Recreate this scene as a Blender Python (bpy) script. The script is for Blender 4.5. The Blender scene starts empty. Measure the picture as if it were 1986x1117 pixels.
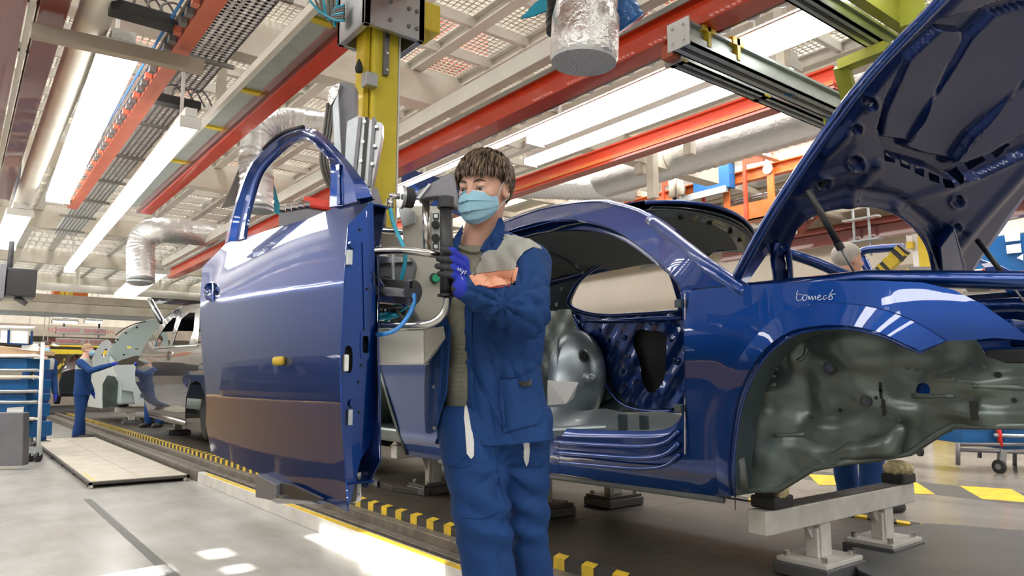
import bpy, bmesh, math, random
import numpy as np
from mathutils import Vector, Matrix, geometry
from mathutils.bvhtree import BVHTree
random.seed(7); rng = np.random.default_rng(7)
SC = bpy.context.scene; COL = SC.collection

# ------------------------------------------------------------------ camera
FOC = 1380.0; HC = 1.07
TH = math.atan((737-558.5)/FOC); PSI = math.atan(1083/math.hypot(FOC, 737-558.5))
cF = np.array([math.sin(PSI)*math.cos(TH), math.cos(PSI)*math.cos(TH), math.sin(TH)])
cR = np.array([math.cos(PSI), -math.sin(PSI), 0.0]); cU = np.cross(cR, cF)
cO = np.array([0, 0, HC]); cD = np.array([math.sin(PSI), math.cos(PSI), 0.0])
cam = bpy.data.cameras.new('camera'); camo = bpy.data.objects.new('camera', cam); COL.objects.link(camo)
cam.sensor_width = 36; cam.lens = FOC/1986*36; cam.clip_start = .05; cam.clip_end = 300
m = Matrix.Identity(4)
for i in range(3):
    m[i][0] = cR[i]; m[i][1] = cU[i]; m[i][2] = -cF[i]; m[i][3] = cO[i]
camo.matrix_world = m; SC.camera = camo

# ------------------------------------------------------------------ exposure, world, lights
SC.view_settings.view_transform = 'Standard'; SC.view_settings.look = 'None'
SC.view_settings.gamma = 1; SC.view_settings.use_curve_mapping = False
SC.view_settings.exposure = EXPOSURE = 0.25
SC.cycles.max_bounces = 8; SC.cycles.diffuse_bounces = 3; SC.cycles.glossy_bounces = 4
SC.cycles.transparent_max_bounces = 8; SC.cycles.sample_clamp_indirect = 6
SC.cycles.use_denoising = True
SC.cycles.caustics_reflective = False; SC.cycles.caustics_refractive = False
w = bpy.data.worlds.new('sky'); SC.world = w; w.use_nodes = True
bg = w.node_tree.nodes['Background']; bg.inputs[0].default_value = (.86, .93, 1, 1); bg.inputs[1].default_value = 2.2
SUN_DIR = np.array([1.0, 0.12, -0.62]); SUN_DIR /= np.linalg.norm(SUN_DIR)
def sun():
    l = bpy.data.lights.new('sun', 'SUN'); l.energy = 70; l.angle = math.radians(.5); l.color = (1, .97, .92)
    o = bpy.data.objects.new('sun', l); COL.objects.link(o)
    o.rotation_euler = Vector(SUN_DIR).to_track_quat('-Z', 'Y').to_euler()
sun()
def area(name, loc, size, power, rot=(0, 0, 0), col=(1, .98, .95)):
    l = bpy.data.lights.new(name, 'AREA'); l.shape = 'RECTANGLE'; l.size, l.size_y = size; l.energy = power; l.color = col
    o = bpy.data.objects.new(name, l); COL.objects.link(o); o.location = loc; o.rotation_euler = rot
# roof skylight strips high above the grating deck, plus added fill lights, slim ones imitating lamp rows in reflections
for x in (-3.5, 1.5, 6.0, 10.5):
    area('skylight_strip', (x, 12, 6.35), (1.3, 44), 1500, col=(1, 1, 1))
for k in range(3): area('hall_fill', (-3.2+.9*k, -.5, 3.45), (.16, 7), 38, rot=(0, math.radians(-20), 0))
for k in range(4): area('hall_fill', (.4+1.3*k, -3.6, 3.35), (.16, 3.2), 32)
area('hall_fill', (8.5, 3, 4.9), (1.2, 9), 420)
area('hall_fill', (-1.5, 14, 3.6), (1.0, 14), 420)

# ------------------------------------------------------------------ unprojection: a pixel of the 1986x1117 frame to a point of the room
def ray(px, py): return cF + cR*((px-993)/FOC) + cU*((558.5-py)/FOC)
def at(px, py, d):
    r = ray(px, py); return cO + r*(d/(r@cD))
def onX(px, py, x): r = ray(px, py); return cO + r*(x/r[0])
def onY(px, py, y): r = ray(px, py); return cO + r*(y/r[1])
def onZ(px, py, z): r = ray(px, py); return cO + r*((z-HC)/r[2])
def project(p):
    d = np.asarray(p, float)-cO; k = d@cF; return (993+FOC*(d@cR)/k, 558.5-FOC*(d@cU)/k)
def onsurf(px, py, P0, n, g=None):
    """point of the surface (P-P0).n = g(P)"""
    r = ray(px, py); rn = r@n; t = ((P0-cO)@n)/rn
    if g is not None:
        for _ in range(7): t += (g(cO+r*t) - ((cO+r*t-P0)@n))/rn*.9
    return cO+r*t

# ------------------------------------------------------------------ materials
MT = {}
def mat(name, col, rough=.5, metal=0., coat=0., spec=.5, var=0., vscale=6., bump=0., bscale=60., rvar=0., emit=None, estr=0, col2=None, coatrough=.03, aniso=0, coatior=1.5):
    if name in MT: return MT[name]
    m = bpy.data.materials.new(name); m.use_nodes = True; nt = m.node_tree; b = nt.nodes['Principled BSDF']
    b.inputs['Base Color'].default_value = (*col, 1); b.inputs['Roughness'].default_value = rough; b.inputs['Metallic'].default_value = metal
    b.inputs['Coat Weight'].default_value = coat; b.inputs['Coat IOR'].default_value = coatior; b.inputs['Coat Roughness'].default_value = coatrough; b.inputs['Specular IOR Level'].default_value = spec
    if var or bump or rvar: tc = nt.nodes.new('ShaderNodeTexCoord')
    if var or rvar:
        n = nt.nodes.new('ShaderNodeTexNoise'); n.inputs['Scale'].default_value = vscale; n.inputs['Detail'].default_value = 7; n.inputs['Roughness'].default_value = .6
        nt.links.new(tc.outputs['Object'], n.inputs['Vector'])
        rp = nt.nodes.new('ShaderNodeValToRGB'); rp.color_ramp.elements[0].position = .32; rp.color_ramp.elements[1].position = .68
        nt.links.new(n.outputs['Fac'], rp.inputs['Fac'])
        if var:
            mx = nt.nodes.new('ShaderNodeMix'); mx.data_type = 'RGBA'
            c2 = col2 if col2 else tuple(c*(1-var) for c in col)
            mx.inputs['A'].default_value = (*c2, 1); mx.inputs['B'].default_value = (*col, 1)
            nt.links.new(rp.outputs['Color'], mx.inputs['Factor']); nt.links.new(mx.outputs['Result'], b.inputs['Base Color'])
        if rvar:
            mr = nt.nodes.new('ShaderNodeMapRange'); mr.inputs['To Min'].default_value = rough-rvar; mr.inputs['To Max'].default_value = rough+rvar
            nt.links.new(rp.outputs['Color'], mr.inputs['Value']); nt.links.new(mr.outputs['Result'], b.inputs['Roughness'])
    if bump:
        n2 = nt.nodes.new('ShaderNodeTexNoise'); n2.inputs['Scale'].default_value = bscale; n2.inputs['Detail'].default_value = 4
        nt.links.new(tc.outputs['Object'], n2.inputs['Vector'])
        bp = nt.nodes.new('ShaderNodeBump'); bp.inputs['Strength'].default_value = bump; bp.inputs['Distance'].default_value = .01
        nt.links.new(n2.outputs['Fac'], bp.inputs['Height']); nt.links.new(bp.outputs['Normal'], b.inputs['Normal'])
    if emit:
        b.inputs['Emission Color'].default_value = (*emit, 1); b.inputs['Emission Strength'].default_value = estr
    MT[name] = m; return m
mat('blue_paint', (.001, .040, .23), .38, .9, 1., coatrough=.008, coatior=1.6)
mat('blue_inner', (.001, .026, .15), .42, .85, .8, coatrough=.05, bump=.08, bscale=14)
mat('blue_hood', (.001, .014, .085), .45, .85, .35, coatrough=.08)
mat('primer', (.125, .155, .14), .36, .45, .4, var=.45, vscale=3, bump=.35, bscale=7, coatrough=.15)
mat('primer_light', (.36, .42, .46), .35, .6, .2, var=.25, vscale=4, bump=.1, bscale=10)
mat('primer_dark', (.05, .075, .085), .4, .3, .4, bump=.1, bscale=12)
mat('headliner', (.16, .17, .17), .8, bump=.1, bscale=200)
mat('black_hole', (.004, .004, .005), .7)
mat('sealer', (.11, .12, .12), .6, bump=.5, bscale=90)
mat('black_car', (.012, .014, .022), .2, .3, 1., coatrough=.01)
mat('white_car', (.62, .68, .68), .35, 0, .7)
mat('white_inner', (.50, .58, .57), .4, 0, .3)
mat('steel', (.62, .60, .57), .22, 1., var=.12, vscale=30)
mat('alu', (.42, .43, .44), .38, .9, var=.12, vscale=20)
mat('galv_light', (.80, .83, .84), .5, .0, var=.2, vscale=20)
mat('alu_dull', (.50, .56, .54), .45, .5, var=.15, vscale=12)
mat('galv', (.52, .56, .58), .45, .7, var=.2, vscale=25)
mat('cast_grey', (.20, .20, .22), .45, .5, var=.15)
mat('box_beige', (.60, .57, .48), .5, .1, .1, var=.28, vscale=5, bump=.05)
mat('box_white', (.74, .72, .66), .5, 0, .1, var=.1, vscale=6)
mat('yellow', (.80, .60, .03), .45, 0, .2, var=.18, vscale=7)
mat('yellow_mesh', (.82, .66, .05), .55, 0, .1, var=.12, vscale=8, bump=.3, bscale=50)
mat('yellow_green', (.62, .66, .08), .5, 0, .2, var=.1)
mat('yellow_paint', (.85, .58, .02), .55, var=.35, vscale=9, col2=(.55, .38, .05))
mat('red_rail', (.78, .065, .02), .32, 0, .5, var=.15, vscale=6)
mat('dark_red', (.22, .030, .018), .32, .1, .5, var=.3, vscale=4)
mat('orange_red', (.72, .17, .09), .5, 0, .2, var=.15)
mat('orange', (.80, .19, .03), .45, 0, .3, var=.3, vscale=5)
mat('cream', (.78, .73, .63), .55, 0, .1, var=.22, vscale=3, col2=(.66, .59, .48))
mat('cream_light', (.80, .77, .69), .55, var=.12, vscale=4)
mat('mesh_cream', (.66, .62, .54), .6)
mat('beige_beam', (.50, .43, .34), .55, var=.2, vscale=4)
mat('wall_beige', (.72, .64, .53), .8, var=.07, vscale=1.3)
mat('grey_beam', (.38, .37, .34), .55, var=.2)
mat('roof_white', (.80, .80, .76), .7)
mat('foil', (.78, .77, .75), .27, .9, bump=.9, bscale=38)
mat('foil_end', (.55, .56, .58), .5, .6, bump=.9, bscale=110)
mat('foil_bright', (.85, .86, .87), .33, .75, bump=.8, bscale=22)
mat('blue_film', (.02, .16, .50), .25, .1, .5)
mat('black_plastic', (.018, .018, .020), .42)
mat('black_rubber', (.03, .03, .032), .7)
mat('hose_teal', (.02, .42, .62), .35, 0, .4)
mat('hose_blue', (.02, .22, .60), .35, 0, .4)
mat('cable_grey', (.16, .15, .14), .5)
mat('red_plastic', (.75, .05, .03), .45)
mat('green_button', (.01, .35, .17), .35)
mat('white_plastic', (.80, .80, .78), .5)
mat('paper', (.86, .86, .85), .7)
mat('deck', (.085, .068, .052), .5, var=.6, vscale=2.2, bump=.35, bscale=22, col2=(.035, .03, .026))
mat('deck_side', (.24, .21, .17), .45, .3, var=.5, vscale=8, bump=.2)
mat('deck_plate', (.13, .135, .14), .42, .2, var=.35, vscale=3, bump=.08)
mat('black_paint', (.045, .043, .042), .55, var=.35, vscale=10)
mat('curb_white', (.66, .64, .59), .45, var=.25, vscale=5)
mat('plywood', (.55, .50, .41), .5, var=.25, vscale=4, bump=.1)
mat('stand_white', (.66, .64, .60), .5, 0, .1, var=.22, vscale=9, bump=.1)
mat('grease', (.10, .09, .08), .55, var=.4, vscale=30, bump=.4)
mat('foam', (.72, .60, .33), .9, var=.4, vscale=60, bump=.9, bscale=120)
mat('blue_bin', (.01, .13, .38), .4, var=.2)
mat('red_paint', (.75, .03, .02), .4)
mat('cardboard', (.50, .34, .21), .8)
mat('skin', (.76, .47, .35), .48, spec=.35, var=.12, vscale=14, col2=(.68, .36, .27))
mat('hair', (.10, .064, .038), .5, var=.55, vscale=45)
mat('hair_light', (.20, .13, .08), .45, var=.3, vscale=45)
mat('hair_fair', (.45, .30, .17), .6, var=.3, vscale=40)
mat('hair_white', (.62, .58, .52), .7, var=.2, vscale=40)
mat('mask', (.33, .58, .73), .75, var=.08, vscale=9, bump=.1, bscale=40)
mat('mask_edge', (.80, .88, .92), .8)
mat('work_blue', (.010, .052, .19), .78, var=.2, vscale=9, bump=.25, bscale=160, spec=.3)
mat('work_blue_dark', (.006, .034, .13), .8, var=.2, vscale=9, bump=.25, bscale=160, spec=.3)
mat('work_grey', (.42, .42, .38), .8, var=.1, bump=.2, bscale=160)
mat('work_orange', (.75, .36, .23), .75, bump=.15, bscale=160)
mat('white_trim', (.72, .70, .68), .8, bump=.2, bscale=120)
mat('tshirt', (.31, .30, .23), .85, var=.25, vscale=40, bump=.3, bscale=60)
mat('tshirt_print', (.20, .19, .15), .85)
mat('glove_blue', (.015, .035, .42), .8, bump=.4, bscale=300)
mat('glove_black', (.025, .025, .03), .6, bump=.4, bscale=200)
mat('lamp', (.9, .9, .9), .5, emit=(1, .985, .95), estr=9.)
mat('lamp_soft', (.9, .9, .9), .5, emit=(1, .985, .95), estr=4.5)
mat('lamp_frame', (.80, .80, .76), .5)
mat('eye_white', (.70, .66, .62), .25)
mat('eye_iris', (.06, .035, .02), .15)
mat('lip', (.6, .28, .24), .5)
mat('chalk', (.75, .82, .9), .8)
mat('red_ink', (.62, .12, .12), .7)
mat('sign_grey', (.42, .39, .37), .6)
mat('amber_panel', (.72, .40, .03), .45, 0, .3)
mat('shoe', (.045, .042, .042), .6, bump=.2)
mat('tape_dark', (.12, .12, .115), .5, var=.4, vscale=40)

# ------------------------------------------------------------------ objects
def tag(o, label=None, cat=None, group=None, kind=None):
    if label: o['label'] = label
    if cat: o['category'] = cat
    if group: o['group'] = group
    if kind: o['kind'] = kind
    return o
def thing(name, label, cat, loc=(0, 0, 0), group=None):
    o = bpy.data.objects.new(name, None); COL.objects.link(o); o.location = [float(v) for v in loc]; o.empty_display_size = .1
    return tag(o, label, cat, group)
def put(o, parent):
    COL.objects.link(o)
    if parent is not None:
        o.parent = parent
        q = parent; T = Vector((0, 0, 0))
        while q is not None: T += q.location; q = q.parent
        o.location = -T           # geometry is authored in room coordinates
    return o
def mkobj(name, verts, faces, material, parent=None, smooth=True, thick=0, offset=-1, bevel=0, sub=0, auto=None, label=None):
    me = bpy.data.meshes.new(name); me.from_pydata([tuple(map(float, v)) for v in verts], [], [tuple(map(int, f)) for f in faces]); me.update()
    me.materials.append(MT[material] if isinstance(material, str) else material)
    if smooth: me.polygons.foreach_set('use_smooth', [True]*len(me.polygons))
    o = bpy.data.objects.new(name, me); put(o, parent)
    if thick:
        s = o.modifiers.new('s', 'SOLIDIFY'); s.thickness = thick; s.offset = offset
        if smooth: e = o.modifiers.new('e', 'EDGE_SPLIT'); e.split_angle = math.radians(50); e.use_edge_sharp = False
    if bevel:
        b = o.modifiers.new('b', 'BEVEL'); b.width = bevel; b.segments = 2; b.limit_method = 'ANGLE'
    if sub:
        b = o.modifiers.new('u', 'SUBSURF'); b.levels = b.render_levels = sub
    if label: o['label'] = label
    return o
class MB:
    def __init__(s): s.v = []; s.f = []
    def add(s, v, f):
        n = len(s.v); s.v += [tuple(map(float, x)) for x in v]; s.f += [tuple(int(i)+n for i in q) for q in f]; return s
    def hexa(s, a):   # 8 corners: bottom 4, top 4
        return s.add(a, [(3, 2, 1, 0), (4, 5, 6, 7), (0, 1, 5, 4), (1, 2, 6, 5), (2, 3, 7, 6), (3, 0, 4, 7)])
    def box(s, x0, x1, y0, y1, z0, z1):
        return s.hexa([(x0, y0, z0), (x1, y0, z0), (x1, y1, z0), (x0, y1, z0), (x0, y0, z1), (x1, y0, z1), (x1, y1, z1), (x0, y1, z1)])
    def bar(s, p, q, wd, ht, up=(0, 0, 1)):
        p = np.array(p, float); q = np.array(q, float); d = q-p; d /= np.linalg.norm(d)
        a = np.cross(d, up); 
        if np.linalg.norm(a) < 1e-4: a = np.cross(d, (1, 0, 0))
        a /= np.linalg.norm(a); b = np.cross(a, d); a = a*wd/2; b = b*ht/2
        return s.hexa([p-a-b, p+a-b, q+a-b, q-a-b, p-a+b, p+a+b, q+a+b, q-a+b])
    def prism(s, poly, vec):   # polygon of 3-D points extruded by vec
        n = len(poly); vec = np.array(vec, float); P = [np.array(p, float) for p in poly]
        return s.add(P+[p+vec for p in P], [tuple(range(n))[::-1], tuple(range(n, 2*n))]+[(i, (i+1) % n, n+(i+1) % n, n+i) for i in range(n)])
    def tube(s, pts, r, n=10, closed=False, cap=True):
        P = [np.array(p, float) for p in pts]; k = len(P); rr = r if hasattr(r, '__len__') else [r]*k
        T = []
        for i in range(k):
            a = P[max(i-1, 0)] if not closed else P[i-1]; b = P[min(i+1, k-1)] if not closed else P[(i+1) % k]
            t = b-a; T.append(t/(np.linalg.norm(t)+1e-9))
        u = np.cross(T[0], (0, 0, 1)); 
        if np.linalg.norm(u) < .1: u = np.cross(T[0], (1, 0, 0))
        u /= np.linalg.norm(u); V = []
        for i in range(k):
            u = u-T[i]*(u@T[i]); u /= np.linalg.norm(u)+1e-9; w_ = np.cross(T[i], u)
            for j in range(n):
                a = 2*math.pi*j/n; V.append(P[i]+(u*math.cos(a)+w_*math.sin(a))*rr[i])
        F = []
        for i in range(k if closed else k-1):
            for j in range(n):
                a = i*n+j; b = i*n+(j+1) % n; c = ((i+1) % k)*n+(j+1) % n; d = ((i+1) % k)*n+j; F.append((a, b, c, d))
        if cap and not closed: F += [tuple(range(n))[::-1], tuple(range((k-1)*n, k*n))]
        return s.add(V, F)
    def disc(s, c, axis, r, h, n=20):
        c = np.array(c, float); a = np.array(axis, float); a /= np.linalg.norm(a)
        return s.tube([c-a*h/2, c+a*h/2], r, n)
    def loft(s, rings, cap=True, closed=False):
        n = len(rings[0]); k = len(rings); V = [p for r_ in rings for p in r_]; F = []
        for i in range(k-1):
            for j in range(n): F.append((i*n+j, i*n+(j+1) % n, (i+1)*n+(j+1) % n, (i+1)*n+j))
        if cap: F += [tuple(range(n))[::-1], tuple(range((k-1)*n, k*n))]
        return s.add(V, F)
    def build(s, name, material, parent=None, smooth=False, **k): return mkobj(name, s.v, s.f, material, parent, smooth, **k)
def spline(pts, n=8):
    """Catmull-Rom through the points"""
    P = [np.array(p, float) for p in pts]; P = [2*P[0]-P[1]]+P+[2*P[-1]-P[-2]]; out = []
    for i in range(1, len(P)-2):
        for k in range(n):
            t = k/n; a, b, c, d = P[i-1:i+3]
            out.append(.5*((2*b)+(c-a)*t+(2*a-5*b+4*c-d)*t*t+(3*b-3*c+d-a)*t**3))
    out.append(P[-2]); return out
def cspline(pts, n=5):
    P = [np.array(p, float) for p in pts]; k = len(P); out = []
    for i in range(k):
        a, b, c, d = P[i-1], P[i], P[(i+1) % k], P[(i+2) % k]
        for j in range(n):
            t = j/n; out.append(.5*((2*b)+(c-a)*t+(2*a-5*b+4*c-d)*t*t+(3*b-3*c+d-a)*t**3))
    return out
def inpoly(P, poly):
    P = np.asarray(P, float); poly = np.asarray(poly, float); x, y = P[:, 0], P[:, 1]; c = np.zeros(len(P), bool)
    n = len(poly); j = n-1
    for i in range(n):
        xi, yi = poly[i]; xj, yj = poly[j]
        c ^= ((yi > y) != (yj > y)) & (x < (xj-xi)*(y-yi)/((yj-yi) or 1e-9)+xi); j = i
    return c
def segdist(P, poly, closed=True):
    P = np.asarray(P, float)[:, :2]; d = np.full(len(P), 1e9); n = len(poly)
    for i in range(n if closed else n-1):
        a = np.array(poly[i], float)[:2]; b = np.array(poly[(i+1) % n], float)[:2]; ab = b-a
        t = np.clip(((P-a)@ab)/(ab@ab+1e-9), 0, 1); d = np.minimum(d, np.linalg.norm(P-a-t[:, None]*ab, axis=1))
    return d
def cdt(outline, holes=(), step=14, lines=()):
    """triangulate a 2-D polygon with holes and an even inner grid"""
    pts = []; edges = []
    def ring(poly, closed=True):
        q = []; n = len(poly)
        for i in range(n if closed else n-1):
            a = np.array(poly[i], float); b = np.array(poly[(i+1) % n], float); L = np.linalg.norm(b-a); k = max(1, int(L/step+.5))
            q += [a+(b-a)*j/k for j in range(k)]
        if not closed: q.append(np.array(poly[-1], float))
        n0 = len(pts); pts.extend(q); m_ = len(q)
        edges.extend([(n0+i, n0+(i+1) % m_) for i in range(m_ if closed else m_-1)])
    ring(outline)
    for h in holes: ring(h)
    for l in lines: ring(l, False)
    o = np.array(outline); x0, y0 = o.min(0); x1, y1 = o.max(0)
    gy = np.arange(y0+step*.5, y1, step*.87); G = []
    for k, y in enumerate(gy):
        xs = np.arange(x0+step*.5*(k % 2), x1, step); G.append(np.c_[xs, np.full(len(xs), y)])
    if G:
        G = np.vstack(G); keep = inpoly(G, outline) & (segdist(G, outline) > step*.45)
        for h in holes: keep &= ~inpoly(G, h) & (segdist(G, h) > step*.45)
        G = G[keep]
    else: G = np.zeros((0, 2))
    allp = [Vector((float(p[0]), float(p[1]))) for p in pts]+[Vector((float(p[0]), float(p[1]))) for p in G]
    r = geometry.delaunay_2d_cdt(allp, edges, [], 0, 1e-5)
    V = np.array([[v.x, v.y] for v in r[0]]); F = np.array([f for f in r[2] if len(f) == 3])
    C = V[F].mean(1); keep = inpoly(C, outline)
    for h in holes: keep &= ~inpoly(C, h)
    return V, F[keep]
def sheet(name, outline, holes, surf, material, parent, step=14, thick=.004, offset=-1, disp=None, smooth=True, lines=(), label=None, flip=False):
    """sheet metal traced over surf(px,py)->point, real thickness"""
    V, F = cdt(outline, holes, step, lines)
    W = np.array([surf(x, y) for x, y in V])
    if disp is not None: W = disp(V, W)
    a, b, c = W[F[0][0]], W[F[0][1]], W[F[0][2]]
    N = np.cross(W[F[:, 1]]-W[F[:, 0]], W[F[:, 2]]-W[F[:, 0]]); 
    bad = (N*(W[F[:, 0]]-cO)).sum(1) > 0          # front faces are turned to the open side
    F = F.copy(); F[bad] = F[bad][:, ::-1]
    if flip: F = F[:, ::-1]
    return mkobj(name, W, F, material, parent, smooth, thick=thick, offset=offset, label=label)

# ------------------------------------------------------------------ implicit surfaces (for cloth and bodies)
def smin(a, b, k):
    h = np.clip(.5+.5*(b-a)/k, 0, 1); return b*(1-h)+a*h-k*h*(1-h)
def cone(P, a, b, ra, rb, flat=None):
    a = np.array(a, float); b = np.array(b, float); ab = b-a
    t = np.clip(((P-a)@ab)/(ab@ab+1e-12), 0, 1); d = P-a-t[:, None]*ab
    if flat is not None:      # flat = (axis, factor): thinner along that axis
        ax = np.array(flat[0], float); ax /= np.linalg.norm(ax); k = (d@ax); d = d+ax*(k*(flat[1]-1))[:, None]
    return np.linalg.norm(d, axis=1)-(ra+(rb-ra)*t)
def ell(P, c, r, M=None):
    q = P-np.array(c, float)
    if M is not None: q = q@M          # columns of M are the ellipsoid axes
    r = np.array(r, float); k0 = np.linalg.norm(q/r, axis=1); k1 = np.linalg.norm(q/(r*r), axis=1)
    return k0*(k0-1)/(k1+1e-9)
def isosurf(f, lo, hi, h):
    lo = np.array(lo, float); hi = np.array(hi, float); n = np.ceil((hi-lo)/h).astype(int)+1
    ax = [lo[i]+h*np.arange(n[i]) for i in range(3)]
    D = np.empty(n)
    for i in range(n[0]):
        Yg, Zg = np.meshgrid(ax[1], ax[2], indexing='ij'); P = np.c_[np.full(Yg.size, ax[0][i]), Yg.ravel(), Zg.ravel()]
        D[i] = f(P).reshape(n[1], n[2])
    S = D < 0
    c8 = [(i, j, k) for i in (0, 1) for j in (0, 1) for k in (0, 1)]; sl = lambda o: tuple(slice(o[a], n[a]-1+o[a]) for a in range(3))
    cnt = sum(S[sl(o)].astype(np.int8) for o in c8); act = (cnt > 0) & (cnt < 8)
    idx = np.full(act.shape, -1); A = np.argwhere(act); idx[act] = np.arange(len(A))
    acc = np.zeros((len(A), 3)); num = np.zeros(len(A))
    for o in c8:
        for a in range(3):
            if o[a]: continue
            o2 = list(o); o2[a] = 1
            d0 = D[A[:, 0]+o[0], A[:, 1]+o[1], A[:, 2]+o[2]]; d1 = D[A[:, 0]+o2[0], A[:, 1]+o2[1], A[:, 2]+o2[2]]
            mk = (d0 < 0) != (d1 < 0); t = np.where(mk, d0/(d0-d1+1e-20), 0)
            p = np.tile(np.array(o, float), (len(A), 1)); p[:, a] += t
            acc += p*mk[:, None]; num += mk
    V = lo+h*(A+acc/num[:, None]); F = []
    for a in range(3):
        b, c = (a+1) % 3, (a+2) % 3
        s0 = [slice(0, n[i]) for i in range(3)]; s0[a] = slice(0, n[a]-1); s0[b] = slice(1, n[b]-1); s0[c] = slice(1, n[c]-1); s1 = list(s0); s1[a] = slice(1, n[a])
        x0 = S[tuple(s0)]; x1 = S[tuple(s1)]; E = np.argwhere(x0 != x1)
        if not len(E): continue
        ins = x0[tuple(E.T)]; E = E.copy(); E[:, b] += 1; E[:, c] += 1
        def cell(db, dc):
            q = E.copy(); q[:, b] -= db; q[:, c] -= dc; return idx[tuple(q.T)]
        Q = np.c_[cell(1, 1), cell(0, 1), cell(0, 0), cell(1, 0)]; Q[~ins] = Q[~ins][:, ::-1]; F.append(Q)
    F = np.vstack(F); F = F[(F >= 0).all(1)]
    return V, F
def relax(V, F, it=2, lam=.5):
    n = len(V); E = np.vstack([F[:, [i, (i+1) % F.shape[1]]] for i in range(F.shape[1])])
    for _ in range(it):
        s = np.zeros((n, 3)); c = np.zeros(n)
        np.add.at(s, E[:, 0], V[E[:, 1]]); np.add.at(c, E[:, 0], 1)
        V = V+(s/np.maximum(c, 1)[:, None]-V)*lam
    return V
def vnormals(V, F):
    N = np.cross(V[F[:, 1]]-V[F[:, 0]], V[F[:, 2]]-V[F[:, 0]]); A = np.zeros_like(V)
    for i in range(F.shape[1]): np.add.at(A, F[:, i], N)
    return A/(np.linalg.norm(A, axis=1)[:, None]+1e-12)
def waves(P, seed, freq, n=5):
    """smooth pseudo-random field, about -1..1"""
    g = np.random.default_rng(seed); s = np.zeros(len(P))
    for i in range(n):
        k = g.normal(size=3)*freq; s += np.sin(P@k+g.uniform(0, 6.28)+1.3*np.sin(P@(g.normal(size=3)*freq*.5)+g.uniform(0, 6)))
    return s/n
# ================================================================== THE SETTING
def struct(name, mb, m, parent=None, **k):
    o = mb.build(name, m, parent, **k)
    if parent is None: o['kind'] = 'structure'
    return o
def sempty(name):
    o = bpy.data.objects.new(name, None); COL.objects.link(o); o['kind'] = 'structure'; return o
X0, X1, Y0, Y1 = -7.0, 14.0, -8.0, 42.0
# polished concrete
def floor_mat(name, c1, c2, dirt, rough):
    m = bpy.data.materials.new(name); m.use_nodes = True; nt = m.node_tree; N = nt.nodes.new; L = nt.links.new; b = nt.nodes['Principled BSDF']
    tc = N('ShaderNodeTexCoord'); a = N('ShaderNodeTexNoise'); a.inputs['Scale'].default_value = 1.6; a.inputs['Detail'].default_value = 4; a.inputs['Roughness'].default_value = .5
    L(tc.outputs['Object'], a.inputs['Vector'])
    r = N('ShaderNodeValToRGB'); r.color_ramp.elements[0].position = .32; r.color_ramp.elements[0].color = (*c2, 1); r.color_ramp.elements[1].position = .66; r.color_ramp.elements[1].color = (*c1, 1)
    L(a.outputs['Fac'], r.inputs['Fac'])
    mp = N('ShaderNodeMapping'); mp.inputs['Scale'].default_value = (1.6, .5, 1); L(tc.outputs['Object'], mp.inputs['Vector'])
    c = N('ShaderNodeTexNoise'); c.inputs['Scale'].default_value = 2.4; c.inputs['Detail'].default_value = 8; c.inputs['Roughness'].default_value = .68; L(mp.outputs['Vector'], c.inputs['Vector'])
    r2 = N('ShaderNodeValToRGB'); r2.color_ramp.elements[0].position = .40; r2.color_ramp.elements[0].color = (0, 0, 0, 1); r2.color_ramp.elements[1].position = .95; L(c.outputs['Fac'], r2.inputs['Fac'])
    mx = N('ShaderNodeMix'); mx.data_type = 'RGBA'; mx.inputs['B'].default_value = (*dirt, 1); L(r.outputs['Color'], mx.inputs['A'])
    mu = N('ShaderNodeMath'); mu.operation = 'MULTIPLY'; mu.inputs[1].default_value = .75; L(r2.outputs['Color'], mu.inputs[0]); L(mu.outputs[0], mx.inputs['Factor'])
    L(mx.outputs['Result'], b.inputs['Base Color'])
    b.inputs['Roughness'].default_value = rough+.04
    n = N('ShaderNodeTexNoise'); n.inputs['Scale'].default_value = 40; bp = N('ShaderNodeBump'); bp.inputs['Strength'].default_value = .06; bp.inputs['Distance'].default_value = .01
    L(tc.outputs['Object'], n.inputs['Vector']); L(n.outputs['Fac'], bp.inputs['Height']); L(bp.outputs['Normal'], b.inputs['Normal'])
    b.inputs['Specular IOR Level'].default_value = .5; MT[name] = m
floor_mat('concrete', (.43, .425, .41), (.33, .32, .295), (.22, .195, .16), .22)
floor_mat('concrete_far', (.33, .31, .28), (.23, .21, .185), (.15, .125, .10), .17)
ZD = .20                                   # deck and right-hand floor level
CX0, CX1 = 2.46, 4.62                      # the conveyor deck between its striped edges
fl = sempty('floor')
struct('floor_slab', MB().box(X0, 2.20, Y0, Y1, -.3, 0), 'concrete', fl)
struct('floor_slab', MB().box(4.75, X1, Y0, Y1, -.3, ZD), 'concrete_far', fl)
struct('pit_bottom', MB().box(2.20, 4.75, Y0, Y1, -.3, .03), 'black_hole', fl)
# painted black band on the near floor and the yellow parallelograms of the far walkway (thin coats)
g0 = onZ(165, 970, 0); g1 = onZ(352, 1120, 0); g1 = g1+(g1-g0)*.5
struct('painted_line', MB().box(1.01, 1.07, 2.0, 7.6, 0, .002), 'tape_dark', fl)
for q in ([(1567, 920), (1635, 923), (1650, 941), (1588, 941)], [(1748, 934), (1778, 936), (1814, 959), (1725, 956), (1740, 945)], [(1860, 942), (1962, 949), (2010, 976), (1905, 968)],
          [(2100, 965), (2210, 975), (2290, 1003), (2160, 995)], [(1370, 905), (1430, 907), (1430, 920), (1380, 921)]):
    struct('yellow_marking', MB().prism([onZ(x, y, ZD+.001) for x, y in q], (0, 0, .002)), 'yellow_paint', fl)
struct('walkway_band', MB().box(6.0, 6.62, 0, 14, ZD, ZD+.001), 'tape_dark', fl)

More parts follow.
